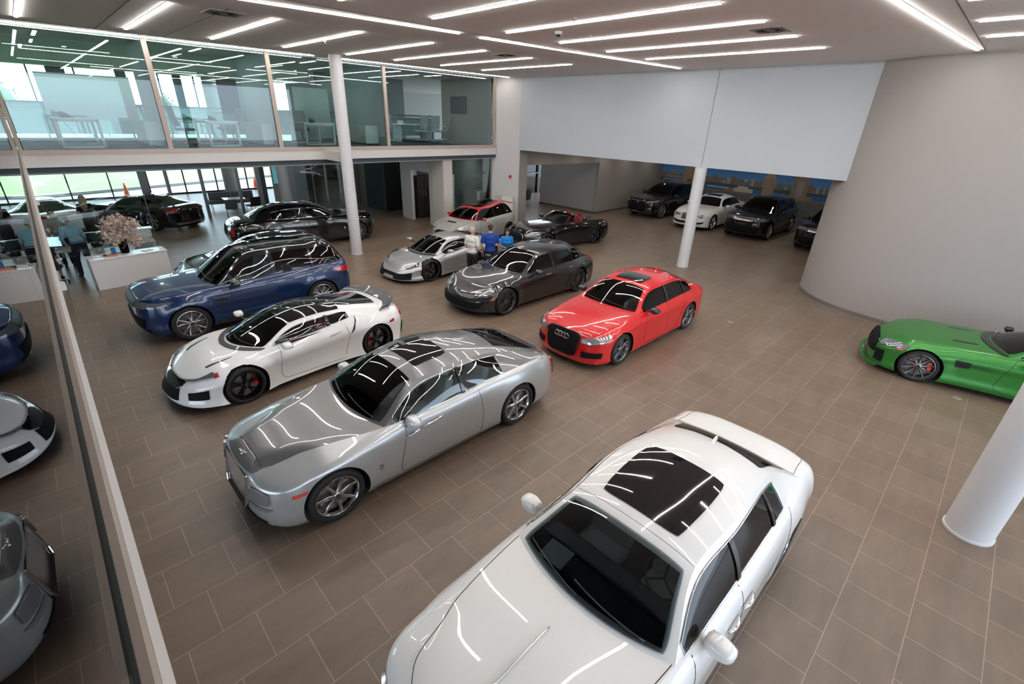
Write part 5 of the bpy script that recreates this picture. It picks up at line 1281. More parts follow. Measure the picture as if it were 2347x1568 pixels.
# -- green grand tourer
def amg_extra(L):
    cs, root, sp = L['cs'], L['root'], L['sp']; fpatch, spatch, hline, fline, hpatch = L['fpatch'], L['spatch'], L['hline'], L['fline'], L['hpatch']
    fpatch('grille', DARKGRILLE, [(0, .62), (.35, .615), (.55, .56)], [(0, .36), (.4, .34), (.62, .36)], .006, .03)
    g_ = MB()
    for y in np.linspace(-.5, .5, 15):
        sg = cs.sy(abs(y)); a = cs.skirt(sg, cs.hz(sg, .60), .014); b = cs.skirt(sg, cs.hz(sg, .37), .014); s_ = 1 if y >= 0 else -1
        g_.tube([(a[0], a[1]*s_, a[2]), (b[0], b[1]*s_, b[2])], .006, 4)
    g_.build('grille_bars', CHROME, root, True)
    lampset(L, 'headlight', [(('y', .64), .64), (('y', .76), .69), (('x', -.24), .72)], [(('y', .66), .56), (('y', .80), .57), (('x', -.30), .64)], .62, (.72,), .04)
    spatch('side_marker', ORANGELAMP, [(('x', -.44), .62), (('x', -.30), .65)], [(('x', -.44), .59), (('x', -.32), .62)], .008, .01)
    spatch('side_intake', DARKGRILLE, [(('y', .66), .45), (('x', -.62), .47)], [(('y', .70), .22), (('x', -.60), .22)], .004, .02)
    fpatch('front_splitter', L['pm'], [(0, .15), (.85, .16)], [(0, .12), (.82, .13)], .05, .06)
    spatch('side_vent', BLACKTRIM, [(('x', .50), .66), (('x', .72), .66)], [(('x', .52), .52), (('x', .72), .54)], .006, .02)
    for z in (.585, .62):
        sl = [(.72, z), (1.05, z-.01)]; L['sline']('vent_strake', BLACKTRIM, sl, .006, .004)
    hpatch('bonnet_vent', BLACKTRIM, .62, .84, .52, .66, .004, sk=-.02, taper=.6); 
    spatch('tail_light', REDLAMP, [(('r', .80), .80), (('r', .45), .82)], [(('r', .80), .74), (('r', .5), .75)], .004, .02)
def spec_amg():
    gn = paint('satin green paint', (.035,.22,.035), .45, .38, flake=.2, coat=.35)
    return base(cowl=(.93,.95), kind='sports_car', wb=2.63, fo=.86, ro=.99, R=.34, rr=.265, wd=.28, style=(10, 'single'), rim=mat('titanium alloy', (.25,.25,.26), .3, .9), caliper=mat('coral caliper', (.7,.10,.06), .3), tr=.82,
        w=[(-.3,.93),(0,.965),(1.2,.92),(2.6,.99),(3.0,.95)], nf=2.7, fl=.66, nr=2.4, rl=.6, hc=.26, dc=.2,
        zt=[(-.86,.64),(-.6,.70),(-.2,.82),(.1,.85),(.8,.87),(1.6,.88),(2.4,.93),(3.0,.90),(3.62,.82)], zb=[(-.86,.13),(-.4,.13),(3.2,.15),(3.62,.30)], zfl=.13,
        F=[(0,.0),(.1,.0),(.3,.02),(.6,.03),(.85,.08),(1,.16)], S=[(0,.02),(.1,.0),(.3,.02),(.55,.02),(.72,.0),(.9,.05),(1,.13)],
        dt=[(-.3,.08),(.2,.08),(1,.04),(1.6,.02),(2.6,.14),(3.3,.08)], flare=(.03,.04),
        zh=[(-.6,.74),(0,.87),(.7,.91)], ph=2.6, zd=[(3.4,.86)], pd=2.4, xA=1.22, xC=3.0, cow=(1.0,.92), rcow=(3.25,.90), ih=1, ir=3,
        roof=[(1.75,1.20,1.76,.54,1.15),(2.1,1.28,2.1,.55,1.20),(2.5,1.20,2.45,.52,1.13)], pr=2.5, bp=.9, bpr=.8, wins=[(1.36,2.1),(2.14,2.5)], ww=(.14,.96),
        paint=gn, glass=(GL_CLEAR, GL_DARK, GL_MID), mirror=dict(p=(1.45,1.02,.93), s=(.09,.11,.065), m=BLACKGLOSS),
        seams=[[(1.32,.87),(1.22,.6),(1.15,.3),(1.22,.2),(2.2,.18)]], interior=dict(rows=(2.0,), seat=mat('black leather', (.02,.02,.022), .5), zs=.42, paper=(.35,.05), pw=.2), extra=amg_extra)

# -- silver wedge supercar
def lambo_extra(L):
    cs, root, sp = L['cs'], L['root'], L['sp']; fpatch, spatch, hline, fline, hpatch = L['fpatch'], L['spatch'], L['hline'], L['fline'], L['hpatch']
    spatch('front_intake', DARKGRILLE, [(('y', .16), .30), (('y', .5), .30), (('y', .80), .36)], [(('y', .30), .145), (('y', .5), .14), (('y', .78), .16)], .004, .03)
    fpatch('nose_intake', DARKGRILLE, [(0, .30), (.18, .30)], [(0, .22), (.24, .22)], .004, .02)
    for sd in (-1, 1):
        Q = []
        for (y, z) in ((.14, .30), (.30, .13), (.72, .14), (.84, .24)):
            sg = cs.sy(y); p = cs.skirt(sg, cs.hz(sg, z), .012); Q.append((p[0], p[1]*sd, p[2]))
        k = MB(); k.tube(Q, .010, 6); k.build('intake_blade', L['pm'], root, True)
    lampset(L, 'headlight', [(('y', .62), .52), (('y', .74), .55), (('x', -.34), .62)], [(('y', .62), .46), (('y', .78), .475), (('x', -.42), .54)], None, m_=mat('headlamp dark', (.05,.055,.06), .06, coat=1.0))
    spatch('side_marker', ORANGELAMP, [(('x', -.46), .42), (('x', -.40), .44)], [(('x', -.46), .37), (('x', -.40), .38)], .006, .01)
    spatch('tail_light', REDLAMP, [(('r', .80), .74), (('r', .45), .74)], [(('r', .80), .70), (('r', .5), .70)], .004, .02)
    spatch('side_intake', DARKGRILLE, [(('x', 1.95), .62), (('x', 2.2), .74)], [(('x', 1.95), .30), (('x', 2.2), .32)], .002, .02)
    for i in range(4): hpatch  # louvres on the engine lid
    for t in (.1, .3, .5, .7, .88):
        u = cs.ur+.06+(cs.ue-cs.ur-.1)*t; Q = [cs.top(np.float64(u), np.float64(abs(b)), .014)*np.array([1, (1 if b >= 0 else -1), 1]) for b in np.linspace(-.62, .62, 15)]
        k = MB(); k.tube([tuple(p) for p in Q], .014, 5); k.build('engine_louvre', BLACKTRIM, root, True)
def spec_lambo():
    sl = paint('silver supercar paint', (.46,.47,.48), .6, .3, flake=.06)
    return base(cowl=(.90,.95), kind='sports_car', wb=2.62, fo=1.0, ro=.84, R=.34, rr=.265, wd=.28, style=(5, 'y'), rim=mat('black alloy', (.02,.02,.022), .2, .8), tr=.80,
        w=[(-.3,.91),(0,.945),(1.0,.90),(1.8,.93),(2.6,.965),(3.0,.93)], nf=2.2, fl=.80, nr=3.2, rl=.4, hcy=.5, dc=.14,
        zt=[(-1.0,.36),(-.7,.46),(-.3,.62),(0,.68),(.4,.73),(1.2,.80),(2.0,.88),(2.6,.90),(3.2,.86),(3.46,.80)], zb=[(-1.0,.11),(-.4,.12),(3.2,.14),(3.46,.3)], zfl=.11,
        F=[(0,.0),(.15,.0),(.4,.05),(.7,.10),(1,.20)], S=[(0,.0),(.1,.0),(.3,.03),(.5,.03),(.7,.01),(.9,.05),(1,.12)], dt=[(-.3,.08),(.2,.08),(1,.06),(1.8,.05),(2.6,.14),(3.2,.08)], flare=(.03,.03),
        zh=[(-.6,.52),(-.2,.67)], ph=2.2, zd=[(3.3,.88)], pd=2.4, xA=.42, xC=2.9, cow=(.10,.74), rcow=(3.0,.92), ih=1, ir=3,
        roof=[(.98,1.10,1.02,.52,1.05),(1.4,1.165,1.4,.54,1.09),(1.95,1.12,1.9,.50,1.04),(2.5,1.02,2.45,.52,.97)], pr=2.6, bp=.91, bpr=.7, wins=[(.60,1.55),(1.58,1.95,BLACKGLOSS)], ww=(.15,.96),
        paint=sl, glass=(GL_MID, BLACKGLOSS, GL_DARK), mirror=dict(p=(.66,1.08,.88), s=(.09,.12,.055), m=sl), seams=[[(.62,.73),(.56,.5),(.52,.25),(1.75,.2)],[(1.75,.84),(1.85,.5),(1.75,.2)]],
        interior=dict(rows=(1.15,), seat=mat('black leather', (.02,.02,.022), .5), zs=.38, paper=None), extra=lambo_extra)

# -- small hatchback with red roof
def mini_extra(L):
    cs, root, sp = L['cs'], L['root'], L['sp']; fpatch, spatch, hline, fline, hpatch = L['fpatch'], L['spatch'], L['hline'], L['fline'], L['hpatch']
    fpatch('grille', DARKGRILLE, [(0, .62), (.25, .62), (.40, .57)], [(0, .36), (.3, .36), (.42, .40)], .006, .03)
    fline('grille_frame', CHROME, [(0, .63), (.27, .63), (.42, .57), (.44, .42), (.32, .35), (0, .35)], .010, off=.01)
    fline('grille_stripe', mat('badge red', (.6,.02,.02), .3), [(0, .50), (.38, .50)], .008, off=.016)
    for sd in (-1, 1):
        sg = cs.sy(.60); P = cs.skirt(sg, cs.hz(sg, .70), .0); N = Vector((-.80, sd*.42, .42)).normalized(); q = N.to_track_quat('Z', 'Y').to_matrix()
        k = MB(); k.lathe([(0, .035), (.05, .032), (.09, .012), (.10, .0), (.10, -.05)], (0, 0, 0), 24); V = [tuple(q @ Vector(v)+Vector((P[0], P[1]*sd, P[2]))) for v in k.V]
        h_ = mk('headlight', V, k.F, HEADLAMP, root, True, sharp=50)
        r = MB(); r.tube([tuple(q @ Vector((.105*math.cos(a), .105*math.sin(a), .004))+Vector((P[0], P[1]*sd, P[2]))) for a in np.linspace(0, 2*math.pi, 25)[:-1]], .010, 6, closed=True); r.build('lamp_ring', CHROME, h_, True)
        r = MB(); r.tube([tuple(q @ Vector((.05*math.cos(a), .05*math.sin(a), .036))+Vector((P[0], P[1]*sd, P[2]))) for a in np.linspace(0, 2*math.pi, 19)[:-1]], .008, 6, closed=True); r.build('lamp_inner_ring', LAMPCLEAR, h_, True)
    hpatch('bonnet_scoop', BLACKTRIM, .45, .56, 0, .28, .01, both=True, c=.05)
    k = MB(); G = []
    for y in np.linspace(-.56, .56, 17): G.append([(3.02-.12*abs(y)**2, y, 1.355-.06*y*y), (3.12-.14*abs(y)**2, y, 1.365-.06*y*y), (3.20-.14*abs(y)**2, y, 1.35-.06*y*y)])
    k.slab(G, .025); k.build('rear_spoiler', sp['paint_roof'], root, True, sharp=45)
    # raised glass roof hatch
    u = cs.uh; P0 = cs.top(np.float64(cs.uh+(cs.ur-cs.uh)*.30), np.float64(0), .03); P1 = cs.top(np.float64(cs.uh+(cs.ur-cs.uh)*.75), np.float64(0), .09)
    k = MB(); k.slab([[(P0[0]+(P1[0]-P0[0])*f, y, P0[2]+(P1[2]-P0[2])*f-.05*y*y) for y in np.linspace(-.42, .42, 9)] for f in np.linspace(0, 1, 5)], .012); k.build('sunroof_hatch', mat('sunroof glass', (.006,.006,.007), .03, coat=1.0), root, True, sharp=45)
    spatch('wheel_arch_trim', BLACKTRIM, [(('x', -.40), .30), (('x', .40), .30)], [(('x', -.40), .2), (('x', .40), .2)], .001, .01) if False else None
    spatch('tail_light', REDLAMP, [(('r', .72), .92), (('r', .56), .92)], [(('r', .74), .68), (('r', .58), .68)], .006, .02)
def spec_mini():
    sl = paint('warm silver paint', (.50,.49,.46), .35, .3, flake=.05); rd = paint('roof red paint', (.55,.012,.015), 0, .25)
    return base(kind='hatchback', wb=2.495, fo=.72, ro=.62, R=.31, rr=.225, wd=.22, style=(5, 'twin'), rim=mat('black alloy', (.02,.02,.022), .2, .8), tr=.745,
        w=[(-.2,.82),(0,.855),(1.2,.865),(2.5,.86),(2.75,.84)], nf=2.6, fl=.52, nr=3.2, rl=.36, hc=.26, dc=.05,
        zt=[(-.72,.70),(-.5,.78),(-.1,.88),(.4,.94),(1.4,.97),(2.5,1.0),(3.115,1.0)], zb=[(-.72,.18),(-.3,.17),(2.8,.18),(3.115,.26)], zfl=.16,
        F=[(0,.04),(.15,.0),(.4,.0),(.7,.02),(.9,.08),(1,.16)], B=[(0,.05),(.3,.0),(.6,.0),(.85,.03),(1,.07)], S=[(0,.02),(.1,.01),(.3,.0),(.6,.0),(.8,.02),(.93,.05),(1,.09)], flare=(.02,.02),
        zh=[(-.5,.82),(0,.93)], ph=2.4, zd=[(3.07,1.0)], pd=2.6, xA=.42, xC=3.02, cow=(.24,.96), rcow=(3.03,1.0), ih=1, ir=3,
        roof=[(.86,1.32,.88,.56,1.27),(1.5,1.405,1.5,.60,1.335),(2.74,1.38,2.70,.58,1.30)], pr=3.0, bp=.93, bpr=.85, sb=.01,
        sunroof=[(.08,.30,.70,0),(.36,.72,.70,0)], wins=[(.56,1.55),(1.60,2.40),(2.43,2.80)], ww=(.08,.97), paint=sl, paint_roof=rd, paint_side=BLACKGLOSS, glass=(GL_MID, GL_DARK, GL_DARK),
        mirror=dict(p=(.72,.96,1.0), s=(.075,.10,.07), m=rd), handles=[(1.42,.82,.14,CHROME)], seams=[[(.66,.94),(.62,.6),(.60,.3),(.7,.22),(1.5,.2)],[(1.58,.97),(1.62,.6),(1.55,.2)]],
        interior=dict(rows=(1.2,2.0), seat=mat('black leather', (.02,.02,.022), .5), zs=.55, paper=None), extra=mini_extra)

# -- black open roadster
def conv_extra(L):
    cs, root, sp = L['cs'], L['root'], L['sp']; fpatch, spatch, hline, fline, hpatch = L['fpatch'], L['spatch'], L['hline'], L['fline'], L['hpatch']
    fpatch('grille', DARKGRILLE, [(0, .64), (.3, .63), (.42, .58)], [(0, .34), (.3, .34), (.42, .40)], .006, .03); fline('grille_frame', CHROME, [(0, .65), (.3, .64), (.44, .58), (.44, .40), (.3, .33), (0, .33)], .010, off=.01)
    lampset(L, 'headlight', [(('y', .58), .66), (('y', .70), .70), (('x', -.30), .76)], [(('y', .60), .58), (('y', .74), .585), (('x', -.40), .66)], .64, (.66,), .04)
    spatch('tail_light', REDLAMP, [(('r', .82), .84), (('r', .45), .84)], [(('r', .82), .78), (('r', .5), .78)], .006, .02)
    # cockpit rim, rear deck behind the seats
    k = MB(); xb = 2.35; G = []
    for f in np.linspace(0, 1, 14):
        x = xb+(cs.rcow[0]-xb)*f; sg = cs.sx(min(x, cs.xC)); S = cs.skirt(sg, 1.0)
        G.append([(x, y*S[1], S[2]+.05*(1-y*y)*(1-.4*f)) for y in np.linspace(-1, 1, 21)])
    k.slab(G, .02); k.build('rear_deck', L['pm'], root, True, sharp=45)
    for sd in (-1, 1):
        k = MB(); Q = []
        for x in np.linspace(cs.xA+.1, xb, 16): S = cs.skirt(cs.sx(x), 1.0); Q.append([(x, sd*S[1], S[2]), (x, sd*(S[1]-.06), S[2]+.008), (x, sd*(S[1]-.12), S[2]-.02)])
        k.slab(Q if sd > 0 else [q[::-1] for q in Q], .015); k.build('door_cap', BLACKTRIM, root, True, sharp=45)
        k = MB(); k.tube([(2.28, sd*.55, .95), (2.27, sd*.52, 1.06), (2.27, sd*.38, 1.10), (2.27, sd*.24, 1.06), (2.28, sd*.22, .95)], .022, 8); k.build('roll_hoop', mat('satin metal', (.5,.5,.5), .3, .9), root, True)
def spec_conv():
    bk = paint('black paint', (.006,.006,.007), 0, .12)
    return base(kind='convertible', wb=2.70, fo=.90, ro=1.02, R=.35, rr=.265, wd=.27, style=(5, 'twin'), rim=mat('black alloy', (.02,.02,.022), .2, .8), tr=.82,
        w=[(-.3,.92),(0,.955),(1.2,.92),(2.7,.97),(3.2,.92)], nf=2.6, fl=.66, nr=2.5, rl=.6, hc=.26, dc=.2,
        zt=[(-.90,.68),(-.6,.74),(-.2,.84),(.1,.87),(.8,.90),(1.6,.92),(2.4,.96),(3.0,.95),(3.72,.86)], zb=[(-.9,.15),(-.4,.14),(3.3,.16),(3.72,.28)], zfl=.14,
        dt=[(-.3,.07),(.2,.07),(1,.03),(1.6,.0),(2.7,.08),(3.4,.06)], flare=(.03,.03), zh=[(-.6,.78),(0,.89),(.6,.93)], ph=2.6, zd=[(3.4,.93)], pd=2.6,
        xA=1.02, xC=3.0, cow=(.84,.94), rcow=(3.1,.98), ih=1, ir=2, roof=[(1.48,1.27,1.50,.58,1.21),(1.9,1.27,1.9,.58,1.2)], bp=.92, open=True, norear=True,
        paint=bk, glass=(GL_CLEAR, GL_DARK, GL_MID), mirror=dict(p=(1.2,1.0,.97), s=(.09,.11,.07), m=bk), seams=[[(1.15,.9),(1.05,.5),(1.1,.2),(2.1,.18)],[(2.15,.93),(2.2,.5),(2.1,.18)]],
        interior=dict(rows=(1.75,), seat=mat('dark red leather', (.16,.01,.015), .5), tub=mat('cabin maroon', (.08,.01,.012), .8), zs=.52, paper=None), extra=conv_extra)

# -- rear-facing and distant cars
def karma_extra(L):
    cs, root, sp = L['cs'], L['root'], L['sp']; fpatch, spatch, hline, fline, hpatch = L['fpatch'], L['spatch'], L['hline'], L['fline'], L['hpatch']
    spatch('tail_light', REDLAMP, [(('r', .92), .84), (('r', .7), .88), (('r', .50), .86)], [(('r', .92), .76), (('r', .72), .76), (('r', .54), .80)], .006, .02)
    spatch('tail_light_bar', LAMPCLEAR, [(('r', .9), .745), (('r', .48), .745)], [(('r', .9), .73), (('r', .5), .73)], .008, .01)
    fpatch('diffuser', mat('satin metal', (.5,.5,.5), .3, .9), [(0, .30), (.7, .33)], [(0, .22), (.66, .24)], .01, .02, rear=True)
    fline('boot_edge', L['pm'], [(0, .96), (.6, .95), (.84, .90)], .012, rear=True)
    k = MB(); k.lathe([(0, -.01), (.045, -.008), (.05, 0)], (cs.xR+.002, 0, .80), 20, 'X'); k.build('badge', CHROME, root, True)
    lampset(L, 'headlight', [(('y', .55), .62), (('x', -.40), .72)], [(('y', .57), .55), (('x', -.42), .66)])
def spec_karma(col):
    bk = paint('black paint', (.006,.006,.007), 0, .12) if col == 'black' else paint('white paint', (.90,.90,.89), 0, .25)
    return base(kind='saloon', wb=3.0, fo=.95, ro=.98, R=.375, rr=.29, wd=.28, style=(5, 'split') if col == 'black' else (10, 'single'), rim=mat('polished alloy', (.62,.62,.62), .12, 1.0), tr=.86,
        w=[(-.3,.95),(0,1.0),(1.4,.95),(3.0,1.0),(3.4,.95)], nf=2.4, fl=.7, nr=2.8, rl=.6, hc=.3, dc=.2,
        zt=[(-.95,.60),(-.5,.74),(0,.86),(.8,.86),(1.6,.87),(2.6,.93),(3.2,.94),(3.98,.88)], zb=[(-.95,.16),(-.4,.15),(3.6,.17),(3.98,.24)], zfl=.15, flare=(.05,.05),
        B=[(0,.02),(.2,.0),(.45,.02),(.7,.03),(.85,.02),(1,.08)], zh=[(-.6,.72),(0,.84),(.5,.87)], ph=2.4, zd=[(3.8,.96)], pd=2.8, xA=.86, xC=3.45, cow=(.70,.90), rcow=(3.50,.98), ih=1, ir=3,
        roof=[(1.50,1.24,1.52,.55,1.19),(2.1,1.32,2.1,.57,1.25),(2.75,1.25,2.7,.52,1.17),(3.2,1.10,3.15,.55,1.04)], pr=2.4, bp=.9, bpr=.86, wins=[(1.0,1.95),(2.0,2.75)], ww=(.14,.95), belt=CHROME if col == 'black' else BLACKTRIM,
        roofpanel=(.0,.9,.85), paint=bk, glass=(GL_MID, BLACKGLOSS, GL_MID), mirror=dict(p=(1.2,1.02,.93), s=(.09,.11,.07), m=bk), handles=[(1.7,.78,.2,CHROME)],
        seams=[[(1.1,.86),(1.0,.5),(1.05,.2),(1.95,.2)],[(1.98,.9),(1.95,.2),(2.5,.3),(2.75,.88)]], interior=dict(rows=(1.7,2.4), seat=mat('black leather', (.02,.02,.022), .5), zs=.45, paper=None), extra=karma_extra)
def lexus_extra(L):
    cs, root, sp = L['cs'], L['root'], L['sp']; fpatch, spatch, hline, fline, hpatch = L['fpatch'], L['spatch'], L['hline'], L['fline'], L['hpatch']
    fpatch('grille', DARKGRILLE, [(0, .88), (.28, .88), (.42, .86)], [(0, .36), (.40, .36), (.60, .37)], .006, .03)
    fline('grille_frame', CHROME, [(0, .90), (.38, .885), (.44, .84), (.34, .70), (.46, .52), (.66, .37), (.60, .33), (0, .33)], .018, off=.014)
    k = MB(); sg = 0.0; p = cs.skirt(0.0, cs.hz(0.0, .80), .03); k.tube([(p[0], .075*math.cos(a), .80+.055*math.sin(a)) for a in np.linspace(0, 2*math.pi, 25)[:-1]], .007, 6, closed=True); k.tube([(p[0], .03, .835), (p[0], .0, .775), (p[0], -.05, .775)], .007, 6); k.build('emblem', CHROME, root, True)
    lampset(L, 'headlight', [(('y', .52), .90), (('y', .72), .93), (('x', -.30), .96)], [(('y', .54), .83), (('y', .74), .84), (('x', -.40), .90)], .88, (.62, .74), .03)
    spatch('fog_light', LAMPCLEAR, [(('y', .72), .56), (('y', .82), .57)], [(('y', .72), .52), (('y', .82), .53)], .006, .01)
    spatch('tail_light', REDLAMP, [(('r', .8), 1.0), (('r', .5), 1.0)], [(('r', .8), .9), (('r', .5), .9)], .006, .02)
def spec_suv(col, kind, extra, **kw):
    d = spec_rrs(); bk = paint(col, (.006,.006,.007) if 'black' in col else (.03,.032,.035), 0 if 'black' in col else .3, .12)
    d.update(paint=bk, paint_roof=bk, paint_side=bk, extra=extra, kind=kind, roofpanel=None, interior=dict(rows=(1.6,2.5), seat=mat('black leather', (.02,.02,.022), .5), zs=.72, paper=kw.pop('paper', None)), glass=(GL_MID, GL_DARK, GL_DARK), wins=[(.86,1.86,GL_MID),(1.92,2.78,GL_DARK),(2.82,3.5,GL_DARK)])
    d['mirror'] = dict(p=(.98,1.06,1.13), s=(.11,.14,.09), m=bk); d['handles'] = [(1.62,.95,.2,bk),(2.55,.97,.2,bk)]
    d.update(kw); return d
def bentley_extra(L):
    cs, root, sp = L['cs'], L['root'], L['sp']; fpatch, spatch, hline, fline, hpatch = L['fpatch'], L['spatch'], L['hline'], L['fline'], L['hpatch']
    fpatch('grille', mat('mesh grille', (.14,.14,.14), .4, .6), [(0, .76), (.2, .76), (.31, .74)], [(0, .50), (.2, .50), (.30, .52)], .008, .03)
    fline('grille_frame', CHROME, [(0, .77), (.28, .765), (.33, .73), (.32, .52), (.26, .49), (0, .49)], .012, off=.01)
    for sd in (-1, 1):
        for yy, r in ((.48, .065), (.66, .085)):
            sg = cs.sy(yy); P = cs.skirt(sg, cs.hz(sg, .68), .0); N = Vector((-.95, sd*(.1 if yy < .5 else .3), .15)).normalized(); q = N.to_track_quat('Z', 'Y').to_matrix()
            k = MB(); k.lathe([(0, .02), (r*.6, .018), (r, .006), (r, -.04)], (0, 0, 0), 20); mk('headlight', [tuple(q @ Vector(v)+Vector((P[0], P[1]*sd, P[2]))) for v in k.V], k.F, HEADLAMP, root, True, sharp=50)
            k = MB(); k.tube([tuple(q @ Vector((r*math.cos(a), r*math.sin(a), .006))+Vector((P[0], P[1]*sd, P[2]))) for a in np.linspace(0, 2*math.pi, 21)[:-1]], .008, 6, closed=True); k.build('lamp_ring', CHROME, root, True)
    fpatch('lower_intake', DARKGRILLE, [(0, .40), (.5, .40), (.80, .44)], [(0, .30), (.5, .30), (.74, .36)], .004, .02)
    fline('bumper_trim', CHROME, [(0, .35), (.5, .35), (.78, .40)], .010, off=.01)
    spatch('tail_light', REDLAMP, [(('r', .8), .9), (('r', .5), .9)], [(('r', .8), .78), (('r', .5), .78)], .006, .02)
def spec_bentley():
    d = spec_audi(); wh = paint('white pearl paint', (.90,.895,.88), 0, .28)
    d.update(kind='saloon', wb=3.065, fo=.88, ro=1.32, R=.37, rr=.28, style=(10, 'single'), rim=mat('polished alloy', (.62,.62,.62), .12, 1.0), tr=.83, hcy=.50,
        w=[(-.3,.93),(0,.97),(1.4,.95),(3.0,.975),(3.7,.92)], nf=2.7, zt=[(-.88,.80),(-.6,.86),(-.2,.93),(0,.95),(.8,1.0),(1.6,1.01),(2.9,1.06),(3.5,1.04),(4.385,.95)], zb=[(-.88,.2),(-.4,.17),(3.6,.18),(4.385,.3)],
        xA=.86, xC=3.6, cow=(.70,1.02), rcow=(3.62,1.10), zh=[(-.6,.89),(0,1.0),(.4,1.02)], zd=[(4.0,1.06)], roof=[(1.46,1.39,1.47,.60,1.335),(2.1,1.475,2.1,.62,1.41),(3.0,1.40,2.95,.59,1.32),(3.35,1.26,3.3,.62,1.20)],
        wins=[(1.05,1.95,GL_MID),(2.0,2.85,GL_MID),(2.88,3.2,GL_MID)], paint=wh, dlo=None, mirror=dict(p=(1.22,1.03,1.04), s=(.10,.12,.08), m=wh), handles=[(1.75,.85,.2,wh),(2.6,.87,.2,wh)],
        seams=[[(1.1,1.0),(1.0,.5),(1.05,.22),(1.95,.2)],[(1.98,1.0),(1.95,.2),(2.5,.3),(2.8,1.0)]], interior=dict(rows=(1.7,2.55), seat=mat('black leather', (.02,.02,.022), .5), zs=.6, paper=(-.3,.06), pw=.12), extra=bentley_extra)
    return d
# ---------------------------------------------------------------- the cars on the floor

build_car(spec_wraith(), (1.80, 1.50, 0), 0.0, 'silver two-tone fastback coupe with upright chrome grille and polished seven-spoke wheels', 'coupe')
build_car(spec_ghost(), (1.80, -2.57, 0), 0.0, 'large white saloon in the foreground with black glass roof and chrome bonnet spear', 'saloon')
build_car(spec_nsx(), (1.76, 5.03, 0), .085, 'white low sports car with black roof, red cabin and grey rear spoiler', 'sports_car')
build_car(spec_rrs(), (1.78, 8.49, 0), 0.0, 'dark blue sport utility vehicle with gloss black roof', 'sport_utility_vehicle')
build_car(spec_pana(), (8.10, 5.15, 0), 0.0, 'dark grey sport estate with mesh-spoke wheels, between the silver wedge car and the red saloon', 'estate_car')
build_car(spec_audi(), (8.07, 1.56, 0), 0.0, 'bright red saloon with four-ring badge on a black grille', 'saloon')
build_car(spec_amg(), (13.06, -3.65, 0), R_(-80), 'green sports car with bonnet vents parked along the curved wall', 'sports_car')
build_car(spec_lambo(), (8.15, 8.6, 0), R_(3), 'silver wedge-shaped supercar with black wheels beside the three people', 'sports_car')
build_car(spec_mini(), (11.77, 11.15, 0), R_(9.3), 'silver hatchback with red roof and red mirrors', 'hatchback')
build_car(spec_conv(), (14.03, 8.94, 0), R_(-8.6), 'black convertible with its roof down and dark red seats', 'convertible')
build_car(spec_ghost('black'), (9.05, 14.75, 0), math.pi-.113, 'long black saloon seen from its tail, passing behind the left white column', 'saloon')
build_car(spec_karma('black'), (2.33, 23.16, 0), R_(-57), 'glossy black low saloon seen from behind near the far window wall', 'saloon')
build_car(spec_karma('white'), (-.7, 24.1, 0), R_(-71), 'white low saloon behind the reception desk at far left', 'saloon')
_d = spec_pana(); _d.update(paint=mat('grey green paint', (.03,.033,.036), .12, .3, coat=1.0), kind='estate_car')
build_car(_d, (2.9, 10.95, 0), 0.0, 'dark grey car mostly hidden behind the dark blue sport utility vehicle', 'estate_car')[0].scale = (.9, .92, .97)
build_car(spec_suv('black paint', 'sport_utility_vehicle', lexus_extra, wb=2.79, fo=.98, ro=1.0), (24.41, 9.95, 0), R_(-6), 'black crossover with large chrome hourglass grille in the far bay', 'sport_utility_vehicle')
build_car(spec_bentley(), (23.6, 6.73, 0), R_(0), 'white saloon with four round headlamps behind the centre column', 'saloon')
build_car(spec_suv('black paint', 'sport_utility_vehicle', rrs_extra, grille_m=mat('bright bar grille', (.5,.5,.5), .2, .9, var=.5, vscale=60), gy=.5, zg=(1.0,.84), chin=1, paper=(-.3,.08), rim=mat('polished alloy', (.62,.62,.62), .12, 1.0), style=(7, 'single')), (23.68, 4.12, 0), 0.0, 'black sport utility vehicle with bright grille, right of the white saloon in the far bay', 'sport_utility_vehicle')
build_car(spec_suv('black paint', 'sport_utility_vehicle', rrs_extra, grille_m=mat('bright bar grille', (.5,.5,.5), .2, .9, var=.5, vscale=60), gy=.5, zg=(.98,.84)), (23.5, .95, 0), 0.0, 'black sport utility vehicle cut off by the curved wall at the far bay', 'sport_utility_vehicle')
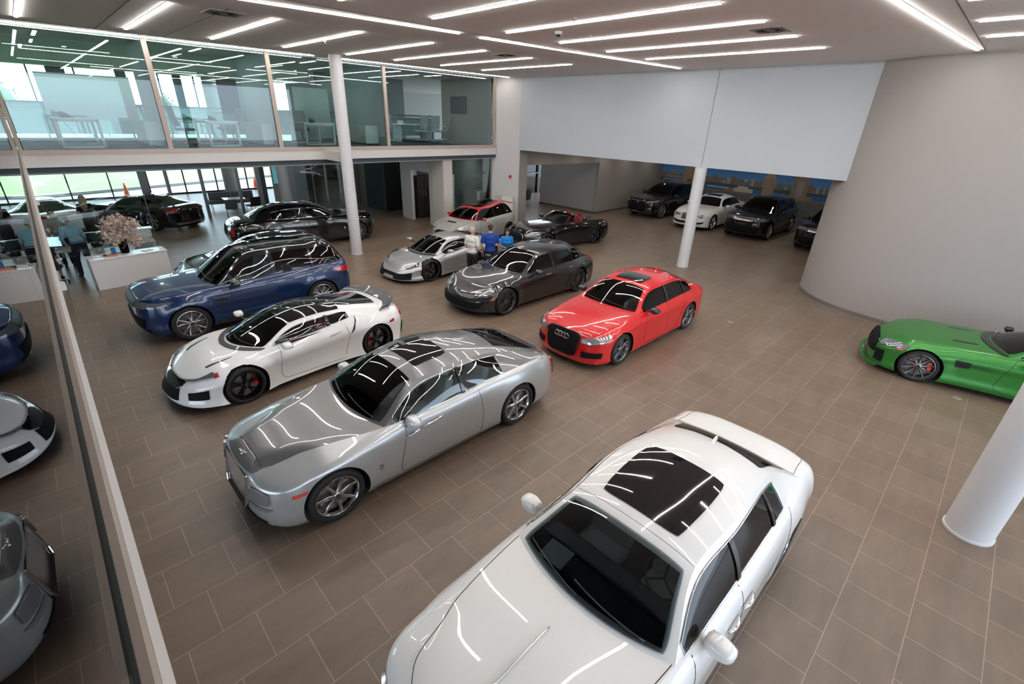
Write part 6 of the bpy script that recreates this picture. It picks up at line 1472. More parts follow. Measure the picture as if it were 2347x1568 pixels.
# ---------------------------------------------------------------- people
def remeshed(name, mb, m, parent, vox=.009, it=6):
    o = mb.build(name, m, None, True); md = o.modifiers.new('r', 'REMESH'); md.mode = 'VOXEL'; md.voxel_size = vox; md.use_smooth_shade = True
    sm = o.modifiers.new('s', 'SMOOTH'); sm.factor = .5; sm.iterations = it
    me = bpy.data.meshes.new_from_object(o.evaluated_get(bpy.context.evaluated_depsgraph_get())); nm = o.name; bpy.data.objects.remove(o)
    me.materials.clear(); me.materials.append(m); me.polygons.foreach_set('use_smooth', [True]*len(me.polygons))
    q = bpy.data.objects.new(name, me); link(q); q.parent = parent; return q
def limb(k, pts, r, n=12):
    k.tube(pts, r, n)
    for p, a in zip(pts, r): k.sph(p, (a, a, a), 12, 8)
def hand(k, w, d, side, curl=.5, palm=Vector((0, 0, -1))):
    """palm and five fingers; w wrist, d pointing direction, side thumb side"""
    d = Vector(d).normalized(); s = Vector(side); s = (s-d*s.dot(d)).normalized(); n = d.cross(s).normalized(); w = Vector(w)
    M = Matrix((d, s, n)).transposed(); k.sph(tuple(w+d*.045), (.052, .040, .017), 12, 8, M)
    for i, (o, ln) in enumerate(((.027, .068), (.009, .078), (-.009, .073), (-.026, .058))):
        p = w+d*.075+s*o; a = 0; P = [p]
        for j in range(3): a += curl*.75; p = p+(d*math.cos(a)+n*math.sin(a))*ln/3; P.append(p)
        limb(k, [tuple(q) for q in P], [.0095, .009, .0085, .007], 8)
    p = w+d*.02+s*.03; P = [p, p+(d*.5+s*.8).normalized()*.032, p+(d*.5+s*.8).normalized()*.032+(d*.9+s*.3+n*.3).normalized()*.03]; limb(k, [tuple(q) for q in P], [.012, .011, .009], 8)
def person(name_label, loc, rz, H=1.75, skin=(.55,.34,.25), hair=(.03,.02,.015), top=None, bottom=None, sleeves='short', female=False, lean=0.0, arms=None, hairstyle='short', legs=None, dress=False, seated=False, headyaw=0.0, headpitch=.15, shoes=(.02,.02,.02), extra=None, shoulder=1.0):
    """faces local +y; built from joint positions, limbs taper, body is one welded surface"""
    root = empty('person', loc, rz, name_label, 'person'); s = H/1.75
    ms = mat('skin %.2f' % skin[0], skin, .5); hw = (.155 if female else .18)*shoulder
    L = Matrix.Rotation(-lean, 3, 'X'); pel = Vector((0, 0, .93))
    if seated: pel = Vector((0, 0, .52))
    def T(v): return tuple((L @ (Vector(v)-Vector((0, 0, .93)))+pel)*s)
    wst = .125 if female else .15
    # joints
    sh = {sd: Vector((sd*hw, 0, 1.43)) for sd in (-1, 1)}
    ar = arms or {-1: [(-.23, -.02, 1.14), (-.24, .10, .90)], 1: [(.23, -.02, 1.14), (.24, .10, .90)]}
    if legs is None:
        legs = {-1: [(-.09, 0, .90), (-.10, .01, .49), (-.10, -.02, .09)], 1: [(.09, 0, .90), (.10, .01, .49), (.10, -.02, .09)]}
    if seated: legs = {sd: [(sd*.09, .02, .52), (sd*.12, .42, .50), (sd*.12, .44, .09)] for sd in (-1, 1)}
    b = MB()
    torso = [((0, 0, .93), (.155, .115, .11)), ((0, .005, 1.08), (wst, .10, .12)), ((0, .0, 1.24), (.16, .115, .13)), ((0, -.005, 1.36), (.17, .105, .10))]
    for c, d in torso: b.sph(T(c), tuple(q*s for q in d), 16, 10, L)
    if female:
        for sd in (-1, 1): b.sph(T((sd*.07, .09, 1.27)), (.06*s, .055*s, .06*s), 10, 8)
    limb(b, [T((0, -.01, 1.42)), T((0, .01, 1.53))], [.062*s, .052*s])
    for sd in (-1, 1):
        limb(b, [T((sd*.05, 0, 1.44)), T(sh[sd])], [.055*s, .055*s])
        e, w = [T(q) if not isinstance(q, Vector) else tuple(q) for q in ar[sd]]
        limb(b, [T(sh[sd]), e, w], [.050*s, .038*s, .026*s])
        d = (Vector(w)-Vector(e)).normalized(); hand(b, w, d, (-sd*.9, .4, 0), .45)
        lg = [tuple(Vector(q)*s) for q in legs[sd]]
        limb(b, [lg[0], tuple((Vector(lg[0])+Vector(lg[1]))/2), lg[1], tuple(Vector(lg[1])*.7+Vector(lg[2])*.3), lg[2]], [.085*s, .073*s, .052*s, .053*s, .036*s])
        b.sph(tuple(Vector(lg[2])+Vector((0, .06, -.045))*s), (.045*s, .12*s, .04*s), 12, 8)
    # head
    hc = Vector(T((0, .025, 1.64))); RH = Matrix.Rotation(headyaw, 3, 'Z') @ Matrix.Rotation(-lean-headpitch, 3, 'X')
    def HP(v): return tuple(hc+RH @ (Vector(v)*s))
    b.sph(HP((0, -.005, .02)), (.077*s, .095*s, .10*s), 20, 14, RH); b.sph(HP((0, .03, -.045)), (.056*s, .06*s, .065*s), 14, 10, RH)
    b.sph(HP((0, .102, -.012)), (.012*s, .018*s, .026*s), 10, 8, RH)
    b.sph(HP((0, .082, -.058)), (.026*s, .012*s, .009*s), 10, 6, RH)
    for sd in (-1, 1): b.sph(HP((sd*.078, -.005, -.005)), (.010*s, .018*s, .030*s), 8, 8, RH)
    remeshed('body', b, ms, root, .0085, 3)
    ew = mat('eye white', (.7,.7,.7), .2); ed = mat('iris dark', (.02,.015,.01), .2)
    for sd in (-1, 1):
        e = MB(); e.sph(HP((sd*.03, .080, .012)), (.012*s, .010*s, .007*s), 10, 6, RH); eo = e.build('eye', ew, root, True); e = MB(); e.sph(HP((sd*.03, .089, .012)), (.005*s, .003*s, .006*s), 8, 6, RH); e.build('iris', ed, eo, True)
        e = MB(); e.tube([HP((sd*.012, .093, .030)), HP((sd*.03, .094, .036)), HP((sd*.048, .083, .030))], .0035*s, 5); e.build('eyebrow', mat('hair %.3f' % hair[0], hair, .7), root, True)
    e = MB(); e.sph(HP((0, .090, -.058)), (.022*s, .006*s, .006*s), 10, 6, RH); e.build('lips', mat('lips', (.40,.14,.12), .5), root, True)
    # hair
    h = MB(); hm = mat('hair %.3f' % hair[0], hair, .7, bump=.4, vscale=60)
    if hairstyle == 'short':
        h.sph(HP((0, -.018, .042)), (.079*s, .095*s, .085*s), 20, 12, RH); h.sph(HP((0, -.06, -.01)), (.062*s, .045*s, .06*s), 14, 10, RH)
    else:
        h.sph(HP((0, -.018, .040)), (.092*s, .104*s, .098*s), 20, 12, RH); h.sph(HP((0, -.065, -.05)), (.095*s, .06*s, .11*s), 16, 10, RH)
        for sd in (-1, 1): limb(h, [HP((sd*.07, -.02, .03)), HP((sd*.085, -.03, -.07)), HP((sd*.08, -.04, -.17))], [.03*s, .034*s, .028*s])
        limb(h, [HP((0, -.08, 0)), HP((0, -.10, -.12)), HP((0, -.10, -.26)), HP((0, -.09, -.36))], [.085*s, .105*s, .10*s, .06*s])
    V = []
    for v in h.V:   # keep the face clear
        q = RH.transposed() @ (Vector(v)-hc)/s
        if q.y > .045 and q.z < .072: q.y = .045
        if hairstyle == 'short' and q.z < -.03 and q.y > -.02: q.y = -.02
        V.append(tuple(hc+RH @ q*s))
    h.V = V; remeshed('hair', h, hm, root, .008, 4)
    # upper garment
    if not dress:
        g = MB(); e = .014
        for c, d in torso: g.sph(T(c), tuple(q*s+e for q in d), 18, 12, L)
        g.sph(T((0, 0, 1.0)), (.168*s, .13*s, .12*s), 16, 10, L)
        if female:
            for sd in (-1, 1): g.sph(T((sd*.07, .09, 1.27)), (.07*s, .065*s, .07*s), 10, 8)
        limb(g, [T((0, -.012, 1.41)), T((0, -.004, 1.475))], [.085*s, .062*s])
        for sd in (-1, 1):
            e_, w = [T(q) for q in ar[sd]]; S_h = T(sh[sd]); limb(g, [T((sd*.05, 0, 1.43)), S_h], [.07*s, .067*s])
            if sleeves == 'short': m_ = tuple(Vector(S_h)*.35+Vector(e_)*.65); limb(g, [S_h, m_], [.066*s, .060*s])
            else: wq = tuple(Vector(e_)*.12+Vector(w)*.88); limb(g, [S_h, e_, wq], [.066*s, .055*s, .040*s])
        remeshed('shirt', g, top, root, .011, 5)
    # lower garment
    g = MB()
    if dress:
        for c, d in torso: g.sph(T(c), tuple(q*s+.014 for q in d), 18, 12, L)
        for sd in (-1, 1): g.sph(T((sd*.07, .09, 1.27)), (.07*s, .065*s, .07*s), 10, 8); e_, w = [T(q) for q in ar[sd]]; limb(g, [T((sd*.05, 0, 1.43)), T(sh[sd]), tuple(Vector(T(sh[sd]))*.4+Vector(e_)*.6)], [.066*s, .063*s, .052*s])
        if seated: limb(g, [(0, .05*s, .55*s), (0, .40*s, .53*s)], [.19*s, .15*s])
        else: limb(g, [(0, 0, .95*s), (0, 0, .75*s), (0, 0, .50*s)], [.17*s, .18*s, .15*s])
        remeshed('dress', g, bottom, root, .011, 5)
    else:
        g.sph(tuple(pel*s), (.172*s, .135*s, .12*s), 16, 10)
        for sd in (-1, 1):
            lg = [tuple(Vector(q)*s) for q in legs[sd]]; limb(g, [lg[0], tuple((Vector(lg[0])+Vector(lg[1]))/2), lg[1], tuple((Vector(lg[1])+Vector(lg[2]))/2), lg[2]], [.102*s, .092*s, .072*s, .066*s, .058*s])
        remeshed('trousers', g, bottom, root, .011, 4)
        w = MB(); w.tube([T((.165*math.cos(a), .125*math.sin(a), .99)) for a in np.linspace(0, 2*math.pi, 25)[:-1]], .012*s, 6, closed=True); w.build('belt', mat('belt leather', (.02,.015,.01), .4), root, True)
    for sd in (-1, 1):
        lg = tuple(Vector(legs[sd][2])*s); k = MB(); k.sph((lg[0], lg[1]+.055*s, .045*s), (.052*s, .135*s, .045*s), 16, 10); k.sph((lg[0], lg[1], .07*s), (.048*s, .06*s, .06*s), 12, 8)
        k.V = [(x, y, max(z, .002)) for x, y, z in k.V]; k.build('shoe', mat('shoe %.2f' % shoes[0], shoes, .35), root, True)
    if extra: extra(root, T, s)
    return root
def cloth(n, c): return mat('cloth '+n, c, .85, var=.05, vscale=12, bump=.15)
def lanyard(root, T, s):
    k = MB(); k.tube([T((-.06, .03, 1.48)), T((-.05, .125, 1.36)), T((0, .15, 1.15))], .004, 5); k.tube([T((.06, .03, 1.48)), T((.05, .125, 1.36)), T((0, .15, 1.15))], .004, 5); k.tube([T((-.06, .03, 1.48)), T((0, -.075, 1.485)), T((.06, .03, 1.48))], .005, 5); k.build('lanyard', cloth('black', (.01,.01,.012)), root, True)
person('grey-haired man in white shirt and black trousers standing by the silver car, seen from behind', (9.04, 6.74, 0), R_(-75), 1.74, hair=(.45,.40,.33), top=cloth('white', (.72,.70,.66)), bottom=cloth('black', (.012,.012,.014)), arms={-1: [(-.22, -.03, 1.15), (-.17, .17, 1.05)], 1: [(.22, -.03, 1.15), (.20, .16, 1.02)]}, extra=lanyard, headpitch=.35, headyaw=R_(-15))
person('man in royal blue polo shirt standing with his back turned, between two people', (9.55, 6.50, 0), R_(-38), 1.79, hair=(.035,.022,.016), top=cloth('royal blue', (.01,.05,.28)), bottom=cloth('black', (.012,.012,.014)), headpitch=.2, shoulder=1.08, arms={-1: [(-.25, -.02, 1.16), (-.23, .06, .92)], 1: [(.25, -.02, 1.16), (.25, .06, .92)]})
person('dark-haired woman in bright blue top looking down at her hands', (10.36, 6.62, 0), R_(140), 1.55, skin=(.50,.30,.22), hair=(.02,.012,.01), top=cloth('sky blue', (.01,.22,.65)), bottom=cloth('navy', (.012,.014,.03)), female=True, hairstyle='long', headpitch=.45, arms={-1: [(-.20, .03, 1.16), (-.05, .22, 1.10)], 1: [(.20, .03, 1.16), (.06, .23, 1.12)]})
person('dark-haired man in grey polo shirt standing behind the reception desk, facing the room', (.22, 15.92, 0), R_(178), 1.75, skin=(.50,.32,.23), hair=(.015,.012,.01), top=cloth('grey', (.28,.26,.24)), bottom=cloth('navy', (.012,.014,.03)), headpitch=.3, arms={-1: [(-.27, .04, 1.17), (-.20, .22, 1.05)], 1: [(.27, .04, 1.17), (.16, .22, 1.05)]}, shoulder=1.05)
person('man in pale blue shirt and navy trousers leaning over the reception desk, back turned', (.55, 14.38, 0), R_(18), 1.78, hair=(.03,.022,.018), top=cloth('pale blue', (.30,.48,.58)), bottom=cloth('navy', (.012,.014,.03)), sleeves='long', lean=.42, headpitch=-.05, headyaw=R_(20), arms={-1: [(-.26, .12, 1.16), (-.16, .34, 1.06)], 1: [(.26, .14, 1.16), (.18, .36, 1.06)]}, legs={-1: [(-.09, 0, .90), (-.12, .10, .50), (-.14, .10, .09)], 1: [(.09, 0, .90), (.10, -.04, .49), (.12, -.16, .09)]})
person('long-haired blonde woman in black dress seen from behind beyond the desk', (1.14, 18.6, 0), R_(-10), 1.74, hair=(.42,.27,.15), bottom=cloth('black', (.012,.012,.014)), female=True, dress=True, hairstyle='long', headpitch=.1, arms={-1: [(-.24, .06, 1.16), (-.10, .24, 1.12)], 1: [(.24, .06, 1.16), (.10, .26, 1.30)]}, shoes=(.25,.15,.10))
person('person in black seated on an office chair, half hidden behind the sill', (-.22, 14.03, 0), R_(-8), 1.68, skin=(.40,.24,.17), hair=(.012,.01,.01), bottom=cloth('black', (.012,.012,.014)), female=True, dress=True, seated=True, hairstyle='long', lean=.05, headpitch=.1, arms={-1: [(-.22, .08, 1.16), (-.14, .34, 1.10)], 1: [(.22, .08, 1.16), (.14, .34, 1.10)]})
# ---------------------------------------------------------------- furniture
WLAM = mat('white laminate', (.70,.68,.66), .4); WTOP = mat('white counter top', (.80,.80,.80), .25, coat=.4); STEEL = mat('steel leg', (.55,.56,.57), .3, .8); MESHG = mat('grey mesh fabric', (.16,.16,.165), .8)
# front counter
r = empty('reception_counter', (1.47, 12.98, 0), R_(5), 'white angled reception counter carrying the vase of flowers', 'counter')
k = MB(); k.box((0, .0, .405), (1.78, .52, .81)); k.build('counter_body', WLAM, r); k = MB(); k.rbox((0, 0, .83), (1.80, .56, .04), .006, 2); k.build('counter_top', WTOP, r)
CZ = .85
pane('window_40', (.12, 13.36), (2.30, 13.50), CZ, 2.97, .01, GLASSC, 'structure')
k = MB(); k.box((2.31, 13.50, (CZ+2.97)/2), (.02, .02, 2.97-CZ)); S_('trim_95', k, MULL)
# inner desk with raised ledge
r = empty('reception_desk', (1.05, 14.95, 0), R_(1), 'long pale reception desk with raised ledge behind the counter', 'desk')
k = MB(); k.box((0, 0, .735), (2.7, .72, .03)); k.build('desk_top', mat('pale wood laminate', (.50,.46,.42), .4), r)
k = MB(); k.box((.05, .46, 1.03), (2.8, .30, .04)); k.build('ledge', WTOP, r)
k = MB(); k.box((.6, .40, .89), (1.6, .03, .28)); k.build('ledge_panel', WLAM, r)
for x in (-1.25, 1.3): k = MB(); k.box((x, .1, .36), (.04, .6, .72)); k.build('side_panel', WLAM, r)
k = MB(); k.box((1.05, .05, .36), (.45, .55, .70)); k.build('drawer_unit', mat('grey laminate', (.30,.30,.30), .5), r)
def monitor(loc, rz, w, h, label, m_scr, par=None):
    r = empty('monitor', loc, rz, label, 'monitor'); k = MB(); k.box((0, 0, .012), (.22, .16, .015)); k.build('base', DARKW, r, False); k = MB(); k.box((0, 0, .10), (.04, .03, .2)); k.build('stand', DARKW, r); k = MB(); k.rbox((0, -.02, .10+h/2), (w, .03, h), .008, 2); k.build('casing', DARKW, r); k = MB(); k.box((0, -.037, .10+h/2), (w-.03, .003, h-.03)); k.build('screen', m_scr, r); return r
SCR = mat('screen glowing', (.5,.7,.8), .2, emit=(.45,.75,.9), es=1.2)
monitor((.0, 14.95, .75), R_(-20), .48, .30, 'lit monitor at the left end of the reception desk', SCR)
monitor((1.35, 14.72, .75), R_(178), .5, .32, 'black monitor seen from behind, beside the flowers', SCR)
monitor((1.02, 14.95, .75), R_(170), .46, .28, 'monitor on the reception desk beside the man in pale blue', mat('screen off', (.01,.012,.016), .08, coat=1.0))
def phone(loc, rz, label):
    r = empty('desk_phone', loc, rz, label, 'telephone'); k = MB(); k.add([(-.1, -.1, 0), (.1, -.1, 0), (.1, .1, 0), (-.1, .1, 0), (-.1, -.1, .02), (.1, -.1, .02), (.1, .1, .10), (-.1, .1, .10)], [(3,2,1,0),(4,5,6,7),(0,1,5,4),(1,2,6,5),(2,3,7,6),(3,0,4,7)]); k.build('phone_base', DARKW, r); k = MB(); k.tube([(-.07, -.09, .05), (-.075, -.05, .09), (-.075, .05, .13), (-.07, .10, .12)], [.022, .012, .012, .022], 8); k.build('handset', DARKW, r, True); return r
phone((.95, 14.75, .75), .2, 'dark telephone on the reception desk behind the man in pale blue')
def small_box(name, c, d, rz, m, label, cat):
    k = MB(); k.rbox((0, 0, d[2]/2), d, .004, 2); o = k.build(name, m, None, loc=c, rot=(0, 0, rz)); return tag(o, label, cat)
small_box('paper_tray', (1.6, 15.0, .75), (.3, .34, .10), .1, mat('tray grey', (.12,.12,.12), .5), 'dark letter tray at the middle of the reception desk', 'tray')
small_box('notebook', (1.85, 14.8, .75), (.22, .30, .02), .3, mat('notebook brown', (.15,.12,.10), .6), 'flat dark notebook on the reception desk', 'notebook')
small_box('sheet_stack', (.85, 15.42, 1.05), (.30, .21, .012), .1, mat('paper', (.8,.8,.78), .7), 'white papers on the ledge in front of the man in grey', 'papers')
small_box('computer_mouse', (2.0, 14.75, .75), (.06, .10, .03), .3, DARKW, 'small black mouse near the right end of the reception desk', 'mouse')
small_box('sheet_stack', (.80, 12.98, CZ), (.26, .18, .03), .35, mat('paper', (.8,.8,.78), .7), 'crumpled white papers at the left end of the counter', 'papers')
small_box('small_black_case', (.98, 12.92, CZ), (.08, .08, .05), .35, DARKW, 'small black case between white papers and orange leaflets', 'case')
small_box('brochure', (1.12, 12.86, CZ), (.28, .19, .03), -.2, mat('orange card', (.65,.22,.12), .5), 'orange leaflets lying on the counter', 'brochure')
small_box('brochure', (1.20, 13.10, CZ), (.10, .05, .17), .4, mat('blue card', (.05,.22,.50), .5), 'upright blue leaflet holder on the counter left of the vase', 'brochure holder')
small_box('tablet', (1.95, 12.98, CZ), (.26, .18, .012), .5, mat('tablet grey', (.16,.17,.18), .2), 'flat grey tablet lying at the right end of the counter', 'tablet')
# vase of blossom
r = empty('flower_vase', (1.45, 13.04, CZ), 0, 'glass vase filled with pale pink and cream blossom on the white counter', 'vase')
k = MB(); k.lathe([(0, .004), (.095, .004), (.105, .02), (.110, .36), (.104, .36), (.10, .02), (0, .012)], n=28); k.build('glass', glassmat('vase glass', (.93,.96,.97), .02, 1.35), r, True)
k = MB(); rnd = random.Random(11); st = []
for i in range(46):
    a = rnd.uniform(0, 6.283); q = rnd.uniform(.05, .40); z = rnd.uniform(.45, 1.0)-q*.5; p = (q*math.cos(a), q*math.sin(a), z); st.append(p); k.tube([(.03*math.cos(a+2), .03*math.sin(a+2), .02), (.05*math.cos(a), .05*math.sin(a), .24), (p[0]*.6, p[1]*.6, .24+(z-.24)*.6), p], [.003, .003, .0025, .002], 4)
k.build('stems', mat('twig brown', (.09,.06,.04), .8), r, True)
for nm, col, n0, sz in (('blossom_cream', (.62,.52,.43), 900, .050), ('blossom_pink', (.52,.36,.32), 800, .042), ('hydrangea_green', (.42,.46,.28), 260, .045)):
    k = MB()
    for i in range(n0):
        p = Vector(rnd.choice(st)); p += Vector((rnd.gauss(0, .065), rnd.gauss(0, .065), rnd.gauss(0, .06)))
        if 'green' in nm: p = Vector((-.16+rnd.gauss(0, .07), -.08+rnd.gauss(0, .06), .50+rnd.gauss(0, .06)))
        M = Euler((rnd.uniform(0, 6), rnd.uniform(0, 6), rnd.uniform(0, 6))).to_matrix(); s = sz*rnd.uniform(.7, 1.3)
        for j in range(4):
            a = j*math.pi/2; V = [(0, 0, 0), (s*.7*math.cos(a-.5), s*.7*math.sin(a-.5), s*.2), (s*math.cos(a), s*math.sin(a), s*.3), (s*.7*math.cos(a+.5), s*.7*math.sin(a+.5), s*.2)]
            k.add([tuple(M @ Vector(v)+p) for v in V], [(0, 1, 2, 3)])
    o = k.build(nm, mat(nm, col, .7, var=.15, vscale=20), r); o['kind'] = 'stuff'
# office chair and task chairs
def task_chair(loc, rz, label, group=None, seatm=None, fr=None):
    seatm = seatm or MESHG; fr = fr or mat('chair frame grey', (.28,.28,.28), .5)
    r = empty('office_chair', loc, rz, label, 'chair', group)
    k = MB(); k.rbox((0, .02, .46), (.50, .48, .07), .03, 4); k.build('seat', seatm, r, True, sharp=50)
    k = MB(); k.slab([[(x, -.22-.05*math.sin(f*3)-.10*f**2+.03*(abs(x)/.22)**2, .56+.56*f) for x in np.linspace(-.22, .22, 7)] for f in np.linspace(0, 1, 9)], .025); k.build('backrest', seatm, r, True, sharp=50)
    k = MB(); k.tube([(0, -.24, .44), (0, -.29, .56), (0, -.30, .8)], .02, 8); k.build('back_frame', fr, r, True)
    for sd in (-1, 1): k = MB(); k.tube([(sd*.20, 0, .44), (sd*.28, 0, .47), (sd*.28, .0, .66)], .014, 8); k.box((sd*.28, .03, .67), (.06, .24, .025)); k.build('armrest', fr, r)
    k = MB(); k.cyl((0, 0, .10), (0, 0, .44), .028, .022, 12); k.build('gas_stem', DARKW, r, True)
    for i in range(5):
        a = 2*math.pi*i/5+.3; k = MB(); k.tube([(0, 0, .12), (.28*math.cos(a), .28*math.sin(a), .075)], [.022, .014], 8); lg = k.build('leg', fr, r, True); k = MB(); k.cyl((.28*math.cos(a)-.018*math.sin(a), .28*math.sin(a)+.018*math.cos(a), .03), (.28*math.cos(a)+.018*math.sin(a), .28*math.sin(a)-.018*math.cos(a), .03), .03, .03, 12); k.build('castor', DARKW, lg, True)
    return r
task_chair((-.22, 14.0, 0), R_(-8), 'black office chair under the seated person at the reception desk', None, mat('black mesh', (.02,.02,.022), .7), STEEL)
task_chair((4.02, 14.85, ZF), R_(-80), 'grey office chair left of the frame desk in the second office')
task_chair((5.62, 15.75, ZF), R_(95), 'grey office chair right of the frame desk in the second office')
task_chair((8.15, 16.0, ZF), R_(170), 'office chair behind the frame desk in the third office, near the round column')
LG = mat('pale mesh', (.30,.33,.34), .7); LF = mat('pale chair frame', (.50,.53,.53), .4)
cc = [task_chair((13.45, 15.75, ZF), R_(8), 'pale mesh conference chair, left of the two seen from behind', 'conference chairs', LG, LF)]
cc.append(dup(cc[0], (14.15, 15.8, ZF), R_(-5), 'pale mesh conference chair, right of the two seen from behind'))
cc.append(dup(cc[0], (15.05, 16.3, ZF), R_(80), 'pale mesh conference chair at the right end of the conference table'))
cc.append(dup(cc[0], (11.85, 15.9, ZF), R_(-40), 'pale mesh conference chair at the left end of the conference table beside the beige post'))
cc.append(dup(cc[0], (13.1, 17.25, ZF), R_(175), 'pale mesh conference chair on the far side of the conference table'))
r = empty('conference_table', (13.45, 16.5, ZF), 0, 'long white conference table in the upstairs glass room', 'table'); k = MB(); k.rbox((0, 0, .725), (3.0, .95, .03), .01, 2); k.build('table_top', WTOP, r)
for x in (-.9, .9): k = MB(); k.box((x, 0, .355), (.45, .45, .71)); k.build('pedestal', mat('pale blue laminate', (.35,.42,.46), .4), r)
small_box('carton', (12.85, 16.45, ZF+.74), (.22, .16, .14), .1, mat('carton pale', (.55,.60,.60), .6), 'small pale box on the conference table', 'box')
def frame_desk(x0, x1, y0, y1, label):
    r = empty('office_desk', ((x0+x1)/2, (y0+y1)/2, ZF), 0, label, 'desk'); w, d = x1-x0, y1-y0; wm = mat('white desk frame', (.60,.60,.59), .4)
    k = MB(); k.box((0, 0, .725), (w+.04, d, .03)); k.build('desk_top', WTOP, r)
    for sy in (-1, 1):
        k = MB(); y = sy*(d/2-.04)
        for sx in (-1, 1): k.box((sx*(w/2-.03), y, .355), (.06, .06, .71))
        k.box((0, y, .03), (w-.06, .06, .06)); k.box((0, y, .68), (w-.06, .06, .06)); k.build('leg_frame', wm, r)
    k = MB(); k.tube([(-w*.3, -.2, .70), (-w*.1, -.1, .3), (w*.1, 0, .02)], .005, 5); k.build('cable', DARKW, r, True)
    return r
frame_desk(.95, 1.86, 13.85, 15.4, 'white frame desk in the first office, before the frosted panel'); frame_desk(4.42, 5.30, 13.85, 15.4, 'white frame desk between two chairs in the second office'); frame_desk(7.55, 8.65, 14.2, 15.6, 'white frame desk in the third office behind the round column')
phone((1.25, 14.3, ZF+.74), R_(60), 'black telephone on the desk of the first office'); phone((4.75, 14.4, ZF+.74), R_(60), 'black telephone on the desk of the second office'); phone((8.1, 14.8, ZF+.74), R_(60), 'black telephone on the desk of the third office')
def cabinet(x0, x1, y0, y1, label):
    r = empty('credenza', ((x0+x1)/2, (y0+y1)/2, ZF), 0, label, 'cabinet'); w, d = x1-x0, y1-y0; k = MB(); k.box((0, 0, .38), (w, d, .62)); k.build('cabinet_body', mat('pale green laminate', (.52,.56,.52), .45), r)
    for i in range(2): k = MB(); k.box((-w/2-.008, (i-.5)*d*.5, .38), (.016, d*.48, .58)); dr = k.build('door', mat('pale green laminate', (.52,.56,.52), .45), r); h = MB(); h.box((-w/2-.022, (i-.5)*d*.5+.2, .55), (.012, .10, .012)); h.build('handle', STEEL, dr)
    for sx in (-1, 1):
        for sy in (-1, 1): k = MB(); k.box((sx*(w/2-.03), sy*(d/2-.03), .035), (.05, .05, .07)); k.build('foot', DARKW, r)
cabinet(2.84, 3.18, 13.75, 15.5, 'low pale cabinet against the partition of the first office'); cabinet(5.96, 6.28, 13.75, 15.5, 'low pale cabinet against the partition of the second office'); cabinet(9.7, 10.22, 13.85, 16.2, 'low pale cabinet against the partition of the third office')
# lounge
FAB = mat('grey upholstery', (.20,.21,.21), .85, bump=.2, vscale=60)
r = empty('lounge_sofa', (7.25, 24.0, 0), R_(-6), 'long grey lounge sofa in front of the far window', 'sofa'); k = MB()
k.rbox((0, 0, .36), (2.3, .72, .16), .05, 4); k.build('seat', FAB, r, True, sharp=50)
for x in (-.55, .50): k = MB(); k.rbox((x, .26, .60), (1.0, .14, .38), .05, 4); k.build('backrest', FAB, r, True, sharp=50)
for x in (-1.0, 1.0):
    for y in (-.28, .28): k = MB(); k.cyl((x, y, 0), (x, y, .29), .015, n=8); k.build('leg', STEEL, r, True)
r = empty('coffee_table', (6.95, 22.7, 0), R_(-6), 'small white square table before the grey sofa', 'table'); k = MB(); k.rbox((0, 0, .66), (.95, .75, .03), .01, 2); k.build('table_top', WTOP, r); k = MB(); k.cyl((0, 0, 0), (0, 0, .65), .03, n=10); k.build('pedestal', STEEL, r, True); k = MB(); k.box((0, 0, .01), (.5, .5, .02)); k.build('base', STEEL, r)
def side_chair(loc, rz, label, m_):
    r = empty('side_chair', loc, rz, label, 'chair'); k = MB(); k.rbox((0, 0, .45), (.5, .48, .06), .025, 4); k.build('seat', m_, r, True, sharp=50); k = MB(); k.slab([[(x, -.24-.06*f, .47+.40*f) for x in np.linspace(-.25, .25, 6)] for f in np.linspace(0, 1, 4)], .03); k.build('backrest', m_, r, True, sharp=50)
    for sx in (-1, 1):
        for sy in (-1, 1): k = MB(); k.cyl((sx*.21, sy*.2, 0), (sx*.2, sy*.19, .43), .012, n=8); k.build('leg', STEEL, r, True)
side_chair((6.42, 21.3, 0), R_(-10), 'grey chair on steel legs beside the lounge table', mat('grey seat', (.13,.15,.15), .7)); side_chair((7.45, 21.6, 0), R_(15), 'black chair right of the lounge table', mat('black seat', (.015,.015,.018), .7))
side_chair((14.1, 14.7, 0), R_(200), 'grey chair inside the glass office behind the small red-roofed car', mat('grey seat', (.13,.15,.15), .7))
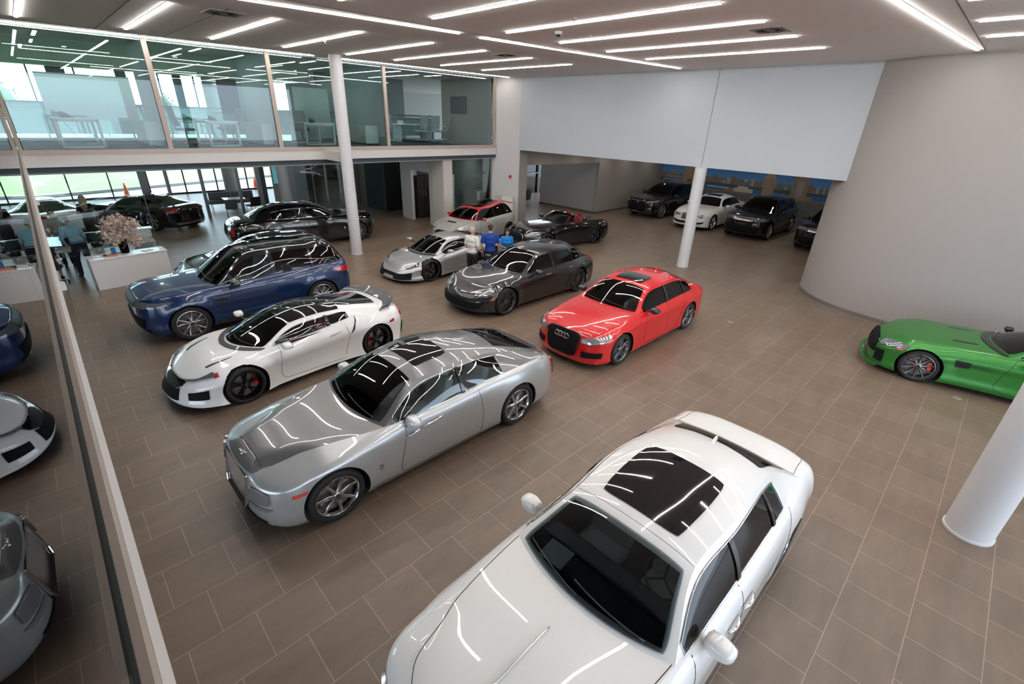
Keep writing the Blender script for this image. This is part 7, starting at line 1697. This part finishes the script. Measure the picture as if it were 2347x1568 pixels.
side_chair((15.0, 17.9, 0), R_(100), 'black chair seen through the opening in the white wall', mat('black seat', (.015,.015,.018), .7))
r = empty('bookcase', (14.35, 15.6, 0), 0, 'pale shelving unit inside the glass office', 'bookcase'); k = MB(); k.box((.35, 0, 1.05), (.7, .4, 2.1)); k.build('cabinet_body', WLAM, r)
for z in (.3, .7, 1.1, 1.5): k = MB(); k.box((-.12, 0, z), (.24, .38, .02)); k.build('shelf', WLAM, r)
r = empty('storage_cabinet', (13.9, 16.6, 0), 0, 'dark cabinet seen through the opening in the white wall', 'cabinet'); k = MB(); k.box((0, 0, 1.0), (.8, .5, 2.0)); k.build('cabinet_body', mat('dark brown cabinet', (.03,.026,.024), .4), r)
for x in (-.2, .2): k = MB(); k.box((x, -.26, 1.0), (.38, .02, 1.9)); d_ = k.build('door', mat('dark brown cabinet', (.03,.026,.024), .4), r); h = MB(); h.box((x*.3, -.28, 1.2), (.02, .02, .25)); h.build('handle', STEEL, d_)
r = empty('armchair', (21.6, 17.0, 0), R_(20), 'black armchair by the bright window beyond the far bay', 'armchair'); k = MB(); k.rbox((0, 0, .32), (.8, .75, .3), .05, 4); k.build('seat', cloth('black', (.012,.012,.014)), r, True, sharp=50); k = MB(); k.rbox((0, -.32, .6), (.8, .14, .5), .05, 4); k.build('backrest', cloth('black', (.012,.012,.014)), r, True, sharp=50)
for sd in (-1, 1): k = MB(); k.rbox((sd*.38, 0, .45), (.1, .7, .4), .04, 4); k.build('armrest', cloth('black', (.012,.012,.014)), r, True, sharp=50)
for sx in (-1, 1):
    for sy in (-1, 1): k = MB(); k.cyl((sx*.33, sy*.3, 0), (sx*.33, sy*.3, .18), .02, n=8); k.build('leg', STEEL, r, True)
# floor outlet covers
for (x, y, l) in ((12.35, .08, 'small round floor box between the red saloon and the curved wall'), (12.0, -4.55, 'small round floor box in front of the green car')):
    k = MB(); k.lathe([(0, .004), (.07, .004), (.075, 0)], (x, y, 0), 20); tag(k.build('floor_box', mat('floor box metal', (.45,.42,.40), .35, .5), None, True), l, 'floor box')
